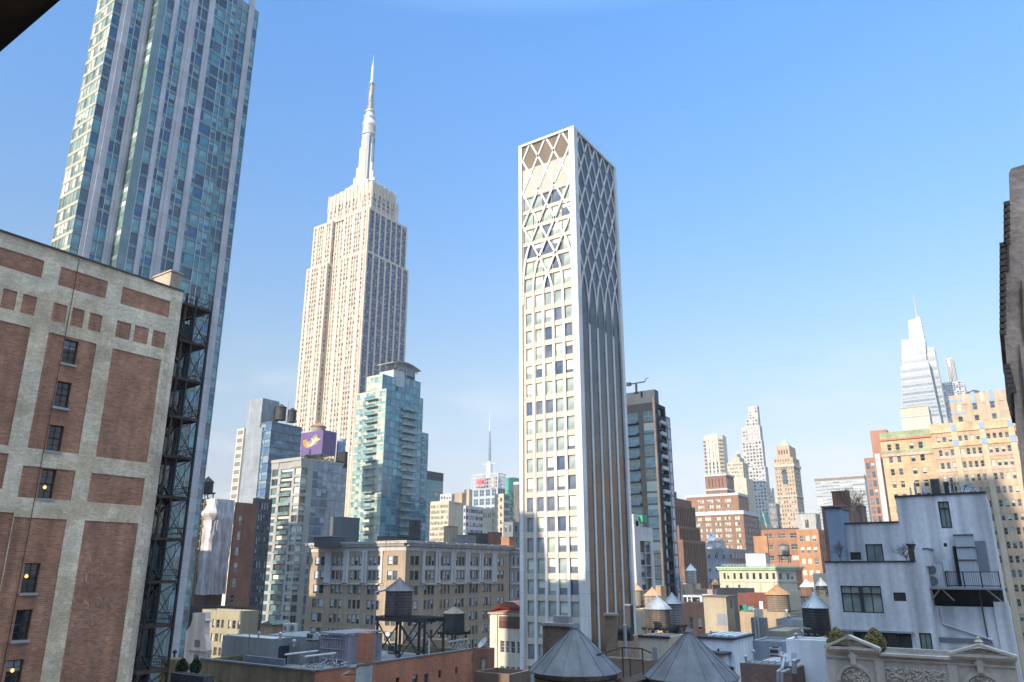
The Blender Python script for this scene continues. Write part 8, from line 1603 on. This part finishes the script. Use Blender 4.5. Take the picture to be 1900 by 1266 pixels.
# underside of the roof eave over the window the picture was taken from
EV = thing('roof_eave', 'dark timber eave of our own building cutting the top left corner', 'eave', at(0, 0, 3.2)); mb = MB(); q = [at(px_, py_, 3.2) for px_, py_ in ((-260, 315), (232, -110), (-260, -110))]; fw = Vector((-math.sin(PSI), math.cos(PSI), 0)); mb.ext(q, (0, 0, .4)); mb.build('soffit', M('eave_wood', (.06, .035, .02), .9, .4, .1, scale=2), EV)
q2 = [at(px_, py_, 3.15) for px_, py_ in ((-260, 322), (240, -110), (226, -110), (-260, 306))]; mb = MB(); mb.ext(q2, (0, 0, .02)); mb.build('trim', P('eave_trim', (.03, .02, .015), .8), EV)
# ============================================================ small roof clutter
def vent(x, y, z, r_, h):
    t = thing('roof_vent', 'small grey mushroom vent on a low roof between the water tanks', 'vent', (x, y, z), 'small roof vents'); MB().lathe((x, y, z), [(r_, 0), (r_, h * .6), (r_ * 1.7, h * .65), (r_ * 1.5, h * .85), (r_ * .3, h)], 12).build('cowl', galv, t)
def unit(x, y, z, w_, d, h):
    t = thing('rooftop_unit', 'grey boxy rooftop unit with a fan grille on a low roof', 'rooftop unit', (x, y, z), 'boxy rooftop units'); MB().box(x - w_ / 2, x + w_ / 2, y - d / 2, y + d / 2, z + .15, z + h).build('casing', P('unit_grey', (.34, .34, .34), .6) if 'unit_grey' not in bpy.data.materials else bpy.data.materials['unit_grey'], t)
    mb = MB().box(x - w_ * .4, x + w_ * .4, y - d / 2 - .03, y - d / 2 - .002, z + .35, z + h - .15); mb.build('grille', fr_dark, t); mb = MB().box(x - w_ / 2 + .05, x + w_ / 2 - .05, y - d / 2 + .05, y + d / 2 - .05, z, z + .149); mb.build('stand', steel_dark, t); MB().lathe((x, y, z + h), [(min(w_, d) * .38, .002), (min(w_, d) * .38, .14)], 16).build('fan_ring', fr_dark, t)
rr_ = random.Random(77)
def on(px, py, z): return onp(px, py, 2, z)
for px, py, z in ((620, 1222, zR), (650, 1224, zR), (455, 1213, zR), (545, 1200, GPn.g[4]), (480, 1184, GPn.g[4]), (520, 1187, GPn.g[4]), (1400, 1222, ST.g[4]), (1385, 1232, ST.g[4]), (1452, 1226, ST.g[4]), (1320, 1180, WH.g[4] + .22), (1490, 1184, WX.g[4] - .12), (1478, 1186, WX.g[4] - .12)):
    q = on(px, py, z); vent(q.x, q.y, z, rr_.uniform(.1, .18), rr_.uniform(.5, .9))
for px, py, z in ((580, 1190, GPn.g[4]), (730, 1213, zR), (820, 1203, zR), (610, 1212, zR), (1440, 1218, ST.g[4]), (1505, 1181, WX.g[4] - .12)):
    q = on(px, py, z); unit(q.x, q.y, z, rr_.uniform(1.0, 1.7), rr_.uniform(.8, 1.2), rr_.uniform(.8, 1.3))
for D, px, py in ((232, 1262, 1080), (182, 1350, 1090), (182, 1372, 1089), (140, 1400, 1135), (140, 1460, 1136), (128, 1465, 1147), (165, 1280, 1117), (165, 1296, 1117)):
    q = at(px, py, D + 3); vent(q.x, q.y, q.z - .6, .22, 1.2)
# ============================================================ unseen neighbours south and west, plain blocks added to cast shadows into view
sb = M('south_brick', (.30, .24, .19), .9, .15, .12)
for nm, lab, x0, x1, y0_, y1, z in (('viewpoint_building', 'brick loft block the picture was taken from, behind the viewpoint', -62, 4, -24, -2.6, 88), ('slim_south_tower', 'slim tower south of the viewpoint casting the long shadow on the ochre building', -57, -35, -60, -30, 186),
        ('west_avenue_block', 'block southwest of the viewpoint shading the slender lattice tower foot', -122, -82.5, -30, -10, 101), ('west_shade_block', 'unseen block added in the west to shade the grey balcony tower foot', -218, -192, 60, 78, 95), ('west_shade_block', 'unseen block added right of the lower one to shade the corniced block', -183, -160, 60, 73, 95), ('west_shade_block', 'lower unseen block added between two taller ones to shade the netted building foot', -191.9, -183.1, 60, 73, 69)):
    gen(nm, lab, (x0, x1, y0_, y1, (z,)), sb, par=1.0)
# ============================================================ the winter haze over the city
hz = MB().box(-1500, 900, -500, 1900, -1.0, 520); m, t_, b_ = nodes('haze_air'); t_.nodes.remove(b_); pv = N(t_, 'VolumePrincipled'); pv.inputs['Color'].default_value = (.90, .95, 1.0, 1); pv.inputs['Density'].default_value = .00016; pv.inputs['Anisotropy'].default_value = 0.
t_.links.new(pv.outputs[0], t_.nodes['Material Output'].inputs['Volume']); tag(hz.build('haze', m), 'pale winter haze over the far towers', 'haze', kind='stuff')
